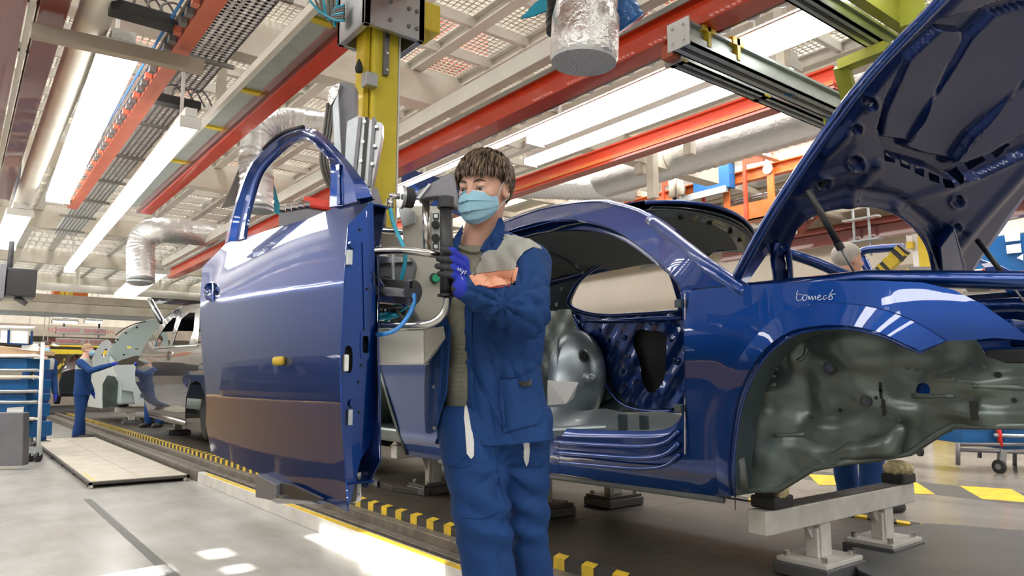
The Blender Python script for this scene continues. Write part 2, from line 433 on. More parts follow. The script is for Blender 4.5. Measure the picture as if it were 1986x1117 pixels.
# ---- conveyor: white curb with a yellow edge, slot, rail, striped steel edge, grimy deck plates
cv = sempty('conveyor_track')
xc = 2.12
struct('curb', MB().box(xc, xc+.07, .2, 8.15, 0, .105), 'curb_white', cv, bevel=.004)
struct('yellow_edge', MB().box(xc+.004, xc+.05, .2, 7.9, .105, .108), 'yellow_paint', cv)
struct('curb', MB().box(xc, xc+.09, 8.2, 24, 0, .11), 'deck_side', cv, bevel=.004)
struct('slot_rail', MB().box(xc+.13, xc+.2, .2, 24, .0, .10), 'deck_side', cv, bevel=.004)
struct('slot_rail', MB().box(xc+.205, xc+.30, .2, 24, .0, .155), 'deck_side', cv, bevel=.004)
y = .2; k = 0
while y < 24:
    L_ = 1.6; struct('deck_plate', MB().box(CX0, CX1, y, min(y+L_-.006, 24), .12, ZD-.004), 'deck', cv, bevel=.003); y += L_; k += 1
def striped(x0, x1, y0, y1, z0, z1, period=.2, nm='edge_strip'):
    base = struct(nm, MB().box(x0, x1, y0, y1, z0, z1), 'black_paint', cv)
    s = MB(); y = y0
    while y < y1-.12:
        a = .04; s.prism([(x0-.001, y+.02, z1+.001), (x1, y+.02+a, z1+.001), (x1, y+.1+a, z1+.001), (x0-.001, y+.1, z1+.001)], (0, 0, .0015)); 
        s.prism([(x0-.002, y+.02, z0+.006), (x0-.002, y+.1, z0+.006), (x0-.002, y+.1, z1), (x0-.002, y+.02, z1)], (.001, 0, 0)); y += period
    o = s.build('yellow_stripes', 'yellow_paint', base); o['kind'] = 'stuff'
y = .25
while y < 22: striped(CX0-.06, CX0+.01, y, min(y+3.0, 22)-.01, .1, ZD+.006); y += 3.0
y = -1.0
while y < 16: striped(CX1-.01, CX1+.07, y, y+2.99, .1, ZD+.008, .26); y += 3.0

# ---- low steel-edged platform lying on the near floor
pl = thing('floor_platform', 'low plywood-topped steel platform lying on the left floor beside the conveyor curb', 'platform', (1.7, 10.5, 0))
A, B, C_, D_ = onZ(184, 940, .06), onZ(383, 918, .06), np.array([2.08, 15.5, .06]), np.array([1.14, 15.5, .06])
xa, xb, ya, yb = 1.14, 2.08, 8.3, 14.8
n = 3
for i in range(n):
    for j in range(2):
        a = xa+.02+(xb-xa-.04)*j/2; c = ya+.02+(yb-ya-.04)*i/n
        MB().box(a, a+(xb-xa-.04)/2-.006, c, c+(yb-ya-.04)/n-.008, .045, .066).build('plywood_panel', 'plywood', pl)
f = MB(); f.box(xa, xb, ya, ya+.03, .035, .06); f.box(xa, xa+.03, ya, yb, .035, .06); f.box(xb-.03, xb, ya, yb, .035, .06); f.box(xa, xb, yb-.03, yb, .035, .06)
f.build('edge_frame', 'grease', pl)
for yy in np.arange(ya+.15, yb, 1.1): MB().box(xa+.01, xb-.01, yy, yy+.05, 0, .035).build('sleeper', 'black_paint', pl)
for xx in (xa+.02, xb-.05): MB().tube([(xx, ya+.06, .02), (xx+.0, ya-.02, .02)], .018, 8).build('end_roller', 'steel', pl)
s = MB()
for i in range(6): s.box(xa+.04, xa+.07, ya+.1+i*.13, ya+.16+i*.13, .066, .068)
o = s.build('yellow_stripes', 'yellow_paint', pl); o['kind'] = 'stuff'

# ---- walls
struct('wall_right', MB().box(X1, X1+.2, Y0, Y1, 0, 7), 'wall_beige')
struct('baseboard_right', MB().box(X1-.03, X1, Y0, Y1, ZD, .45), 'grey_beam')
struct('wall_far', MB().box(X0, X1, Y1, Y1+.2, 0, 7), 'beige_beam')
struct('wall_back', MB().box(X0, X1, Y0-.2, Y0, 0, 7), 'grey_beam')
# left wall with openings where the low sun comes through: floor patches traced back along the sun
def sun_to_wall(p): t = (X0-p[0])/SUN_DIR[0]; q = np.array(p)+SUN_DIR*t; return q[1], q[2]
patches = [[(215, 1092), (300, 1078), (300, 1116), (228, 1120)], [(84, 1106), (160, 1098), (160, 1130), (90, 1135)], [(402, 1068), (432, 1064), (448, 1078), (418, 1083)], [(450, 1098), (480, 1098), (484, 1106), (455, 1108)],
           [(560, 1046), (660, 1040), (716, 1062), (612, 1070)], [(645, 1078), (760, 1064), (905, 1120), (760, 1135)], [(500, 868), (560, 862), (560, 872), (510, 878)]]
holes = []
for q in patches:
    w_ = np.array([sun_to_wall(onZ(x, y, 0)) for x, y in q]); holes.append((w_[:, 0].min(), w_[:, 0].max(), w_[:, 1].min(), w_[:, 1].max()))
ys = sorted({Y0, Y1, *[h[0] for h in holes], *[h[1] for h in holes]}); zs = sorted({0, 7.0, *[h[2] for h in holes], *[h[3] for h in holes]})
wl = MB()
for i in range(len(ys)-1):
    for j in range(len(zs)-1):
        cy, cz = (ys[i]+ys[i+1])/2, (zs[j]+zs[j+1])/2
        if any(h[0] < cy < h[1] and h[2] < cz < h[3] for h in holes): continue
        wl.box(X0-.03, X0, ys[i], ys[i+1], zs[j], zs[j+1])
struct('wall_left', wl, 'grey_beam')
# ---- roof
rf = sempty('ceiling')
struct('roof_deck', MB().box(X0, X1, Y0, Y1, 6.6, 6.8), 'roof_white', rf)
for i, x in enumerate(np.arange(-5, 14, 3.0)):
    struct('roof_truss', MB().box(x-.09, x+.09, Y0, Y1, 6.25, 6.55), 'grey_beam', rf)
for yy in np.arange(-6, 42, 4.0): struct('roof_truss', MB().box(X0, X1, yy-.1, yy+.1, 6.0, 6.3), 'cream', rf)

# ---- the walkable grating deck: welded cream lattice under expanded mesh
ZG = 3.8
gd = sempty('trim_1'); 
lx = [.34+.54*i for i in range(0, 11)]; GX0, GX1 = .30, 5.78
def ibar(m_, p, q, wd, ht): m_.bar(p, q, wd, ht)
for i, x in enumerate(lx):
    m_ = MB(); m_.box(x-.05, x+.05, -1.5, 26, ZG, ZG+.012); m_.box(x-.006, x+.006, -1.5, 26, ZG+.012, ZG+.11); m_.box(x-.05, x+.05, -1.5, 26, ZG+.10, ZG+.112)
    struct('long_beam', m_, 'cream_light', gd)
for yy in np.arange(-1.35, 26, .52):
    struct('cross_beam', MB().box(GX0, GX1, yy-.022, yy+.022, ZG+.02, ZG+.10), 'cream_light', gd)
for yy in np.arange(1.2, 26, 4.16):
    struct('main_girder', MB().box(-3.0, 7.4, yy-.09, yy+.09, ZG-.28, ZG-.01), 'cream', gd)
for x in (-1.4, 6.0):
    struct('main_girder', MB().box(x-.09, x+.09, -2, 30, ZG-.05, ZG+.2), 'cream', gd)
ms = MB()
zz = ZG+.118
for x in np.arange(GX0, GX1, .052): ms.box(x-.006, x+.006, -1.5, 16, zz, zz+.008)
for yy in np.arange(-1.5, 16, .052): ms.box(GX0, GX1, yy-.006, yy+.006, zz+.002, zz+.010)
for x in np.arange(GX0, GX1, .12): ms.box(x-.012, x+.012, 16, 26, zz, zz+.008)
for yy in np.arange(16, 26, .12): ms.box(GX0, GX1, yy-.012, yy+.012, zz+.002, zz+.010)
o = struct('expanded_mesh', ms, 'mesh_cream', gd); o['kind'] = 'stuff'
# second lattice further right, coarser, seen under the right-hand lights
for x in np.arange(6.2, 13.5, .9): struct('long_beam', MB().box(x-.05, x+.05, -2, 30, 4.3, 4.42), 'cream', gd)
for yy in np.arange(-1, 30, 1.3): struct('cross_beam', MB().box(6.2, 13.9, yy-.05, yy+.05, 4.2, 4.3), 'cream', gd)
for x in np.arange(-3.9, -.2, .9): struct('long_beam', MB().box(x-.05, x+.05, -2, 34, 4.1, 4.24), 'cream', gd)
for yy in np.arange(-1, 34, 1.5): struct('cross_beam', MB().box(-4.0, .3, yy-.05, yy+.05, 4.0, 4.1), 'cream', gd)
for x in (9.0, 11.0, 13.2):      # corrugated soffit strips right
    struct('soffit_panel', MB().box(x-.7, x+.7, 2, 30, 5.0, 5.05), 'cream', gd)
# things above the mesh: orange-red machinery, yellow posts, glimpsed through the grating
for x, yy, lab in [(2.6, 3.0, 'right of the yellow column\'s carriage'), (4.0, 6.5, 'behind the lamps right of the foil-wrapped duct'), (1.6, 9, 'above the held door'), (3.2, 12, 'far back left of the yellow column'), (4.8, 4.2, 'right of the foil-wrapped duct'), (2.2, 15, 'farthest of them all')]:
    tag(MB().box(x-.35, x+.35, yy-.5, yy+.5, 4.35, 4.9).build('drive_housing', 'orange_red', bevel=.03), 'orange machinery housing above the ceiling grating, '+lab, 'machine')
for x, yy, lab in [(2.45, 5.6, 'left'), (2.95, 5.2, 'middle'), (3.8, 8.0, 'right')]:
    tag(MB().tube([(x, yy, 4.0), (x, yy, 6.2)], .05, 10).build('yellow_post', 'yellow', smooth=True), lab+' of the yellow posts rising above the ceiling grating', 'post')

# ================================================================== OVERHEAD RAILS
def ch_rail(name, label, x, y0, y1, z, w_, h_, material, lip, lipmat, lipside=-1):
    """red channel rail with flange below and coloured strip beside it"""
    t = thing(name, label, 'rail', (x, y0, z))
    m_ = MB(); m_.box(x-w_/2, x+w_/2, y0, y1, z, z+.012); m_.box(x-w_*.22, x-w_*.14, y0, y1, z+.012, z+h_); m_.box(x+w_*.14, x+w_*.22, y0, y1, z+.012, z+h_); m_.box(x-w_/2, x+w_/2, y0, y1, z+h_, z+h_+.012)
    m_.box(x-w_/2, x-w_/2+.008, y0, y1, z+.012, z+.035); m_.box(x+w_/2-.008, x+w_/2, y0, y1, z+.012, z+.035)
    m_.build('rail_profile', material, t)
    if lip: MB().box(x+lipside*(w_/2+lip), x+lipside*(w_/2+.004), y0, y1, z+h_-.02, z+h_+.01).build('side_strip', lipmat, t)
    return t
def hangers(t, x, ys_, z0, z1, m_='cream'):
    for yy in ys_: MB().box(x-.03, x+.03, yy-.03, yy+.03, z0, z1).build('hanger', m_, t)
# rail C (middle left), dark red with a grey cover strip and yellow clips
rc = ch_rail('crane_rail', 'dark red overhead rail with grey cover strip, left of the yellow lifting column', 1.42, .6, 8.15, 2.8, .10, .14, 'dark_red', 0, None)
MB().box(1.255, 1.365, .6, 8.1, 2.85, 2.862).build('cover_strip', 'alu_dull', rc)
MB().box(1.215, 1.25, .6, 8.1, 2.83, 2.88).build('edge_angle', 'cream_light', rc)
MB().box(1.40, 1.50, .6, 8.1, 2.79, 2.80).build('bottom_flange', 'red_rail', rc)
for yy in (3.2, 4.3, 5.1, 6.1): MB().box(1.25, 1.38, yy, yy+.05, 2.835, 2.85).build('clip', 'yellow', rc)
hangers(rc, 1.42, (1.3, 5.4), 2.95, 3.6)
# rail A (right), bright red with brown running groove, plus cream beam above
ra = ch_rail('crane_rail', 'bright red overhead rail passing behind the foil-wrapped duct towards the aluminium cross rails', 2.78, .9, 13, 2.78, .13, .16, 'red_rail', 0, None)
MB().box(2.845, 2.90, .9, 13, 2.80, 2.84).build('running_groove', 'dark_red', ra)
MB().box(2.62, 2.70, .9, 13, 2.97, 3.08).build('support_beam', 'cream_light', ra)
MB().box(2.705, 2.712, .9, 13, 2.92, 2.95).build('seal_strip', 'grey_beam', ra)
hangers(ra, 2.65, (1.5, 5.4), 3.12, 3.6)
# rail B
rb = ch_rail('crane_rail', 'orange-red overhead rail lower right, passing behind the worker\'s head', 4.02, 2.0, 12, 2.78, .11, .13, 'red_rail', 0, None)
MB().box(3.955, 3.962, 2.0, 12, 2.80, 2.83).build('lip', 'orange', rb)
hangers(rb, 4.02, (2.35, 5.4), 2.92, 3.6)
# twin brown-red rails at the left edge
rl = thing('crane_rail', 'pair-mounted brown-red overhead rail at the far left edge of the hall', 'rail', (.1, 1, 2.8))
for x, m2 in ((.235, 'dark_red'), (.075, 'dark_red')):
    m_ = MB(); m_.box(x-.05, x+.05, 1.6, 8.3, 2.8, 2.812); m_.box(x-.008, x+.008, 1.6, 8.3, 2.812, 2.97); m_.box(x-.05, x+.05, 1.6, 8.3, 2.97, 2.985); m_.box(x-.055, x-.045, 1.6, 8.3, 2.79, 2.84); m_.box(x+.045, x+.055, 1.6, 8.3, 2.79, 2.84)
    m_.build('rail_profile', m2, rl)
MB().box(.14, .165, 1.6, 8.3, 2.81, 2.82).build('light_strip', 'white_plastic', rl)
hangers(rl, .1, (2.4, 4.4, 6.6), 2.98, 3.6, 'grey_beam')
for yy in (4.2, 4.9): MB().box(-.16, .3, yy, yy+.05, 3.0, 3.04).build('cross_clamp', 'grey_beam', rl)
# fat beige pipe beside them
t = tag(MB().tube([(.425, 1.2, 2.93), (.425, 9.8, 2.93)], .08, 24).build('air_pipe', 'cream_light', smooth=True), 'thick cream pipe running overhead beside the brown-red left rails', 'pipe')
t = thing('air_pipe', 'long thin white pipe crossing low over the far end of the line, left', 'pipe', (0, 19, 2.4))
p_, q_ = onY(60, 556, 19), onY(450, 578, 19); p_[2] = q_[2] = (p_[2]+q_[2])/2
MB().tube([p_, q_], .09, 16).build('pipe_run', 'cream_light', t, smooth=True)
for k in (.2, .6): c = p_+(q_-p_)*k; MB().tube([c, c+np.array([0, 0, 2.2])], .03, 8).build('hanger', 'cream', t)
# orange-red cable channel with links
cr = thing('cable_channel', 'orange-red flat cable channel with dark cable links, left of the perforated trays', 'cable channel', (.8, 2, 2.8))
MB().box(.775, .86, 1.9, 8.35, 2.8, 2.87).build('channel', 'orange_red', cr)
for i in range(46):
    yy = 3.0+i*.115; MB().box(.735, .768, yy, yy+.045, 2.80, 2.835).build('cable_link', 'cable_grey' if i % 3 else 'orange_red', cr)
for dx, m2 in ((.715, 'hose_blue'), (.74, 'cable_grey'), (.755, 'hose_blue')):
    MB().tube([(dx, 1.9, 2.86), (dx, 8.2, 2.86)], .008, 8).build('cable', m2, cr, smooth=True)
# perforated galvanised trays
def tray(x, y0, y1, z, label, wd=.26):
    t = thing('cable_tray', label, 'cable tray', (x, y0, z)); m_ = MB(); s = .042; n_ = 6
    for i in range(n_+1):
        xx = x-wd/2+wd*i/n_; m_.box(xx-.010, xx+.010, y0, y1, z, z+.004)
    for yy in np.arange(y0, y1, s): m_.box(x-wd/2, x+wd/2, yy-.010, yy+.010, z, z+.004)
    m_.box(x-wd/2-.004, x-wd/2, y0, y1, z, z+.06); m_.box(x+wd/2, x+wd/2+.004, y0, y1, z, z+.06)
    o = m_.build('perforated_base', 'galv_light', t); o['kind'] = 'stuff'
    for yy in np.arange(y0+.5, y1, 1.1):
        MB().box(x-wd/2-.1, x+wd/2+.06, yy, yy+.03, z-.035, z-.01).build('bracket', 'grey_beam', t)
tray(1.18, 2.2, 5.6, 3.25, 'perforated galvanised cable tray at upper left, nearer of two in line')
tray(1.16, 6.0, 12.5, 3.25, 'perforated galvanised cable tray at upper left, farther of two in line')
# beige cross beam tying rails
t = tag(MB().bar((.16, 3.93, 2.72), (.92, 3.86, 2.72), .06, .07).build('cross_tie', 'beige_beam', bevel=.004), 'short beige square beam across the rails near the big lamp', 'beam')
# ceiling girders crossing under the trays
for p_, q_, lab in (((150, 95), (360, 130), 'upper'), ((455, 160), (870, 195), 'middle')): pass
# junction devices
def gadget(px, py, z, label, nm='valve_box', s=1.):
    c = onZ(px, py, z); t = thing(nm, label, 'junction box', c)
    MB().box(c[0]-.14*s, c[0]+.14*s, c[1]-.05*s, c[1]+.05*s, z-.03*s, z+.03*s).build('housing', 'black_plastic', t, bevel=.006)
    for i in range(4):
        a = c+np.array([-.1*s+.06*s*i, 0, .03*s]); MB().tube(spline([a, a+np.array([.02, .04, .08*s]), a+np.array([.1*s, .08, .12*s]), a+np.array([.18*s, .1, .02])], 5), .006, 6).build('cable', 'cable_grey', t, smooth=True)
    return t
gadget(275, 30, 2.85, 'black valve box with looping cables by the top of the orange-red channel')
gadget(345, 200, 2.95, 'black junction box with cables at the near end of the second lamp row')
# left speaker box
c = at(36, 545, 8.5); t = thing('ceiling_monitor', 'dark square box hanging from the ceiling at the left edge', 'box', c)
MB().box(c[0]-.13, c[0]+.17, c[1]-.2, c[1]+.2, c[2]-.20, c[2]+.13).build('housing', 'black_plastic', t, bevel=.01)
MB().box(c[0]-.2, c[0]-.14, c[1]-.25, c[1]+.2, c[2]-.24, c[2]+.16).build('side_bracket', 'cast_grey', t)
MB().tube([(c[0]-.1, c[1], c[2]+.13), (c[0]-.1, c[1], c[2]+2.0)], .03, 10).build('hanging_tube', 'cast_grey', t, smooth=True)
MB().tube([(c[0]-.02, c[1]-.05, c[2]-.2), (c[0]+.1, c[1]-.05, c[2]-.28)], .035, 10).build('lower_joint', 'cast_grey', t, smooth=True)

# ================================================================== LAMPS
def lamp(label, p, q, wd, z, ht=.07, m2='lamp', group=None):
    t = thing('strip_lamp', label, 'lamp', (*p, z), group); a = np.array([*p, z]); b = np.array([*q, z]); d = (b-a)/np.linalg.norm(b-a); s = np.cross(d, (0, 0, 1))
    MB().bar(a+(0, 0, ht), b+(0, 0, ht), wd*.6, ht*.8).build('housing', 'lamp_frame', t)
    MB().bar(a+(0, 0, ht*.45), b+(0, 0, ht*.45), wd*1.06, .012).build('reflector', 'lamp_frame', t)
    MB().bar(a+d*.05, b-d*.05, wd*.9, .04).build('diffuser', m2, t)
    zc_ = 3.78 if p[0] > -.2 else 4.0
    for e in (a+d*.3, b-d*.3): MB().bar(e+(0, 0, ht), (e[0], e[1], zc_), .02, .02).build('suspension', 'lamp_frame', t)
    for e in (a, b): MB().bar(e-s*wd*.53, e+s*wd*.53, .02, .07).build('end_cap', 'lamp_frame', t)
    return t
lamp('big glowing strip lamp hanging nearest at upper left', (.565, 4.05), (.66, 8.0), .19, 2.8)
lamp('short glowing strip lamp at left, beyond the big one, above the dark box', (.40, 8.6), (.38, 11.0), .22, 2.75)
lamp('long thin strip lamp to the right of the orange-red channel', (1.065, 4.71), (1.234, 12.4), .12, 2.7)
lamp('strip lamp low above the black car, right of the crinkled foil elbow', (2.15, 11.0), (2.35, 14.5), .34, 2.6)
for x, ya_, yb_, lab in ((3.5, 1.6, 4.2, 'bright strip lamp right of the bright red rail, passing under the white-ended cross rail'), (3.5, 5.6, 8.2, 'strip lamp behind the worker\'s head, farther end of the first right-hand row'), (4.6, 2.6, 5.6, 'strip lamp between the two red rails, second right-hand row, nearer one'),
        (4.6, 6.2, 9.5, 'strip lamp between the two red rails, second right-hand row, farther one'), (3.08, 1.2, 6.6, 'very thin long light strip running beside the bright red rail'), (6.2, 3.4, 7.5, 'strip lamp high above the blue car roof, third right-hand row, nearer one'),
        (6.2, 8.2, 12, 'strip lamp in the third right-hand row, farther one, behind the worker')):
    lamp(lab, (x, ya_), (x, yb_), .17 if x != 3.08 else .03, 2.95+.38*(x > 4.5)+.55*(x > 6)-.13*(x == 3.08), .07 if x != 3.08 else .02)
for x, ya_, yb_ in ((3.25, 1.4, 5.0),):
    t = thing('reflector_rail', 'scalloped metal reflector rail above the strip lamps, right', 'lamp reflector', (x, ya_, 3.05))
    MB().box(x-.012, x, ya_, yb_, 3.05, 3.12).build('rail', 'alu_dull', t)
    for i in range(20): MB().disc((x-.014, ya_+.1+i*.18, 3.04), (1, 0, 0), .06, .006, 12).build('scallop', 'lamp_soft' if 0 else 'alu', t)
for x, ya_, yb_, lab in ((-1.2, 3, 7, 'inner'), (-3.2, 2, 7, 'outer')):  # unseen lamps, added to light the bay and show in reflections
    lamp('unseen strip lamp added for light and reflections in the left bay, %s row' % lab, (x, ya_), (x, yb_), .2, 3.1)
LF = 'pair of short lamps above the far line signs'
for x0_, x1_, lr in ((100, 152, 'left'), (163, 198, 'right')):
    a = onY(x0_, 624, 24); b = onY(x1_, 625, 24); lamp('%s one of two short horizontal lamps above the far hanging signs' % lr, (a[0], a[1]), (b[0], b[1]), .16, a[2], group=LF)
for x0_, x1_, lr in ((60, 77, 'left'), (100, 114, 'right')):
    a = onY(x0_, 669, 26); b = onY(x1_, 669, 26); lamp('tiny far lamp just %s of the masked worker behind the cart' % lr, (a[0], a[1]), (b[0], b[1]), .16, a[2], group='tiny lamps low in the far background')

# ================================================================== DUCTS
def wrinkled(t, name, pts, r, material, n=26, amp=.004, rings=True):
    P = spline(pts, 14); rr = [r*(1+amp/r*math.sin(i*2.1)+(.03 if i % 4 == 0 and rings else 0)) for i in range(len(P))]
    return MB().tube(P, rr, n).build(name, material, t, smooth=True)
a = onX(493, 400, 1.85)
d1 = thing('foil_duct', 'crinkled silver foil duct with an elbow, its mouth seen through the held door\'s window', 'duct', a)
c0 = onX(497, 405, 1.85); c1 = onX(497, 300, 1.85); c2 = onX(510, 255, 1.9); c3 = onX(560, 240, 2.1); c4 = onX(680, 255, 2.5)
wrinkled(d1, 'duct_tube', [c0, (c0+c1)/2, c1, c2, c3, (c3+c4)/2, c4], .135, 'foil_bright')
MB().disc(c0-np.array([0, 0, .01]), (0, 0, 1), .137, .02, 24).build('mouth_ring', 'galv', d1)
for k in (-1, 1):
    MB().prism([c1+np.array([.12*k, 0, -.1]), c1+np.array([.20*k, 0, -.35]), c1+np.array([.26*k, .0, -.5]), c1+np.array([.14*k, 0, -.45])], (0, .02, 0)).build('side_flap', 'hose_teal' if k > 0 else 'cable_grey', d1)
c0 = onX(273, 545, 1.85); d2 = thing('foil_duct', 'crinkled silver foil duct with an elbow hanging above the black car', 'duct', c0)
c1 = onX(273, 480, 1.85); c2 = onX(283, 455, 1.9); c3 = onX(320, 446, 2.1); c4 = onX(470, 462, 3.2)
wrinkled(d2, 'duct_tube', [c0, (c0+c1)/2, c1, c2, c3, (c3+c4)/2, c4], .17, 'foil_bright')
MB().disc(c0-np.array([0, 0, .01]), (0, 0, 1), .172, .02, 24).build('mouth_ring', 'galv', d2)
# big foil-wrapped cylinder, top centre
dz = 2.35; c = at(1132, 118, 2.75); d3 = thing('insulated_duct', 'big foil-wrapped round duct stub hanging at the top centre, with flat end', 'duct', c)
r_ = .138; ax = Vector((.03, -.05, 1)).normalized(); ax = np.array(ax)
MB().tube([c+ax*k for k in (0, .012, .06, .12, .18, .21)]+[c+ax*.23+cR*.03, c+ax*.5+cR*.035], [r_*.95, r_, r_*1.01, r_, r_, r_*.985, r_*.72, r_*.70], 40, cap=False).build('foil_wrap', 'foil', d3, smooth=True)
MB().disc(c+ax*.0, ax, r_*.96, .02, 40).build('end_plate', 'foil_end', d3)
p_ = at(1085, 60, 2.85); q_ = at(1080, -60, 2.9); wrinkled(d3, 'flexible_hose', [p_, (p_+q_)/2, q_], .055, 'black_plastic', amp=.002)
p_ = at(1222, 48, 2.95); q_ = at(1150, -70, 2.9); wrinkled(d3, 'blue_sleeve', [p_, (p_+q_)/2, q_], .075, 'blue_film', amp=.002)
s = [at(1010, 35, 2.8), at(1038, 5, 2.8), at(1062, -10, 2.8), at(1060, 20, 2.8), at(1035, 30, 2.8)]
MB().prism(s, cD*.01).build('foil_tatter', 'hose_teal', d3)
# long spiral ducts right, in the background
def spiral(label, p, q, r, n=60):
    t = thing('spiral_duct', label, 'duct', p); n *= 2; P = [np.array(p)+(np.array(q)-np.array(p))*i/n for i in range(n+1)]
    MB().tube(P, [r*(1.03 if i % 2 else .97) for i in range(n+1)], 24).build('duct_tube', 'foil_bright', t, smooth=True)
    for k in (.15, .5, .85): c_ = P[int(n*k)]; MB().box(c_[0]-.01, c_[0]+.01, c_[1]-.02, c_[1]+.02, c_[2]+r, c_[2]+r+1.0).build('hanger', 'steel', t)
spiral('silver spiral duct behind the orange-red rail, right of the worker\'s head', onX(985, 352, 6), onX(1230, 360, 7.5), .23, 40)
spiral('long silver spiral duct along the right wall above the orange conveyor', onX(1255, 385, 10.5), onX(1700, 262, 10.5), .33, 80)
spiral('silver spiral duct at top right behind the aluminium cross rails', (6.6, 1.0, 3.75), (6.6, 6.5, 3.75), .28, 50)

for px, y0_, y1_, lab in ((1240, 215, 338, 'left'), (1265, 235, 385, 'middle'), (1336, 190, 300, 'right')):
    a, b = onX(px, y1_, 6.0), onX(px-2, y0_, 6.0)
    tag(MB().box(5.97, 6.06, a[1]-.05, a[1]+.05, a[2], 5.0).build('hanging_post', 'cream', bevel=.004), lab+' of three cream posts hanging from the roof above the car', 'post')
# ================================================================== RIGHT OVERHEAD: aluminium cross rails, orange chain conveyor
def cross_rail(label, y, z, x0, x1, w_=.075, h_=.095, dark=False):
    t = thing('aluminium_rail', label, 'rail', (x0, y, z)); m_ = MB()
    m_.box(x0, x1, y-w_/2, y+w_/2, z, z+.012); m_.box(x0, x1, y-w_/2, y-w_/2+.01, z, z+h_*.4); m_.box(x0, x1, y+w_/2-.01, y+w_/2, z, z+h_*.4)
    m_.box(x0, x1, y-w_*.3, y+w_*.3, z+h_*.4, z+h_); m_.box(x0, x1, y-w_/2, y+w_/2, z+h_-.014, z+h_)
    m_.build('rail_profile', 'alu_dull', t)
    MB().box(x0, x1, y-w_*.1, y+w_*.1, z-.004, z).build('running_slot', 'black_plastic', t)
    MB().box(x0-.008, x0, y-w_/2-.01, y+w_/2+.01, z-.01, z+h_+.01).build('end_plate', 'white_plastic' if not dark else 'alu', t)
    for a in (-.3, .3):
        for b in (.2, .8): MB().disc((x0-.01, y+w_*a, z+h_*b), (1, 0, 0), .006, .008, 8).build('bolt', 'steel', t)
    return t
t = cross_rail('aluminium cross rail with white bolted end plate under the bright red rail', 2.06, 2.655, 2.62, 6.2, .11, .12)
for x in (2.78, 3.02):
    MB().box(x-.05, x+.05, 2.0, 2.12, 2.755, 2.80).build('clamp_plate', 'yellow', t, bevel=.004)
    MB().box(x-.012, x+.012, 2.0, 2.12, 2.68, 2.80).build('clamp_plate', 'yellow', t)
t = cross_rail('thin aluminium cross rail with a red toothed end and yellow clip, below the plated one', 2.24, 2.69, 2.80, 6.2, .085, .065, True)
MB().prism([(2.74, 2.2, 2.70), (2.80, 2.2, 2.70), (2.80, 2.2, 2.76), (2.78, 2.2, 2.74), (2.77, 2.2, 2.77), (2.755, 2.2, 2.74), (2.74, 2.2, 2.77)], (0, .07, 0)).build('toothed_end', 'orange_red', t)
for x in (2.80, 3.55): MB().box(x, x+.05, 2.19, 2.29, 2.69, 2.70).build('clip', 'yellow', t)
p_ = [onZ(1508, 160, 2.69), onZ(1515, 178, 2.66), onZ(1535, 186, 2.65), onZ(1552, 172, 2.69)]
MB().tube(spline(p_, 6), .006, 8).build('hose', 'hose_blue', t, smooth=True)
t = cross_rail('dark aluminium cross rail at the top right, just above the raised hood', 1.50, 2.68, 2.3, 5.0, .08, .09, True)
t = thing('yellow_beam', 'yellow-green beam beside the top right cross rail', 'beam', (3, 1.42, 2.75))
MB().box(2.4, 4.9, 1.36, 1.41, 2.72, 2.84).build('web', 'yellow_green', t); MB().box(2.4, 4.9, 1.34, 1.43, 2.84, 2.85).build('flange', 'yellow_green', t)
MB().box(3.35, 3.38, 1.25, 1.36, 2.70, 2.84).build('stiffener', 'yellow_green', t)
t = thing('yellow_bracket', 'square yellow-green bracket frame hanging beside the raised hood', 'bracket', (3.8, 1.7, 2.75)); m_ = MB()
b0, b1, b2, b3 = onZ(1640, 172, 2.62), onZ(1632, 128, 2.62), onZ(1722, 92, 2.62), onZ(1715, 160, 2.62)
MB().bar(b1, b2, .07, .05).build('arm', 'yellow_green', t); MB().bar(b1, onX(1648, 190, b1[0]+.1), .07, .05).build('arm', 'yellow_green', t)
MB().bar(onX(1648, 190, b1[0]+.1), b3+(.1, 0, -.05), .06, .04).build('arm', 'yellow_green', t)
# yellow-blue rods right
t = tag(MB().tube([onX(1596, 205, 4.1), onX(1602, 252, 4.1)], .008, 8).build('yellow_rod', 'yellow_green', smooth=True), 'thin yellow rod hanging under the aluminium cross rails', 'rod')
t = tag(MB().tube([onX(1603, 205, 4.1), onX(1608, 250, 4.1)], .007, 8).build('blue_hose', 'hose_blue', smooth=True), 'thin blue hose hanging beside the yellow rod', 'hose')

# orange overhead chain conveyor
XO = 9.0
oc = thing('chain_conveyor', 'orange overhead chain conveyor with carriers, behind the car roof on the right', 'conveyor', (XO, 6, 3.5))
def oX(px, py): return onX(px, py, XO)
a, b = oX(1262, 418), oX(1620, 328)
zt = (a[2]+b[2])/2+.0; ya_, yb_ = 8.4, .5
def oz(py, px=1450): return oX(px, py)[2]
m_ = MB(); z1 = 3.98; 
m_.box(XO-.06, XO+.06, yb_, ya_, z1+.14, z1+.155); m_.box(XO-.01, XO+.01, yb_, ya_, z1, z1+.14); m_.box(XO-.06, XO+.06, yb_, ya_, z1-.015, z1)
m_.build('track', 'orange', oc)
m_ = MB(); zb = z1-.62; m_.box(XO-.10, XO+.10, yb_, ya_, zb, zb+.02); m_.box(XO-.10, XO-.08, yb_, ya_, zb, zb+.26)
m_.build('lower_beam', 'orange', oc)
for i in range(34):
    yy = yb_+.1+i*.23; c = MB(); c.tube([(XO-.03, yy, z1-.26), (XO-.03, yy+.2, z1-.26)], .016, 6); c.tube([(XO-.03, yy+.02, z1-.29), (XO-.03, yy+.18, z1-.29)], .012, 6); c.build('chain_link', 'cast_grey', oc)
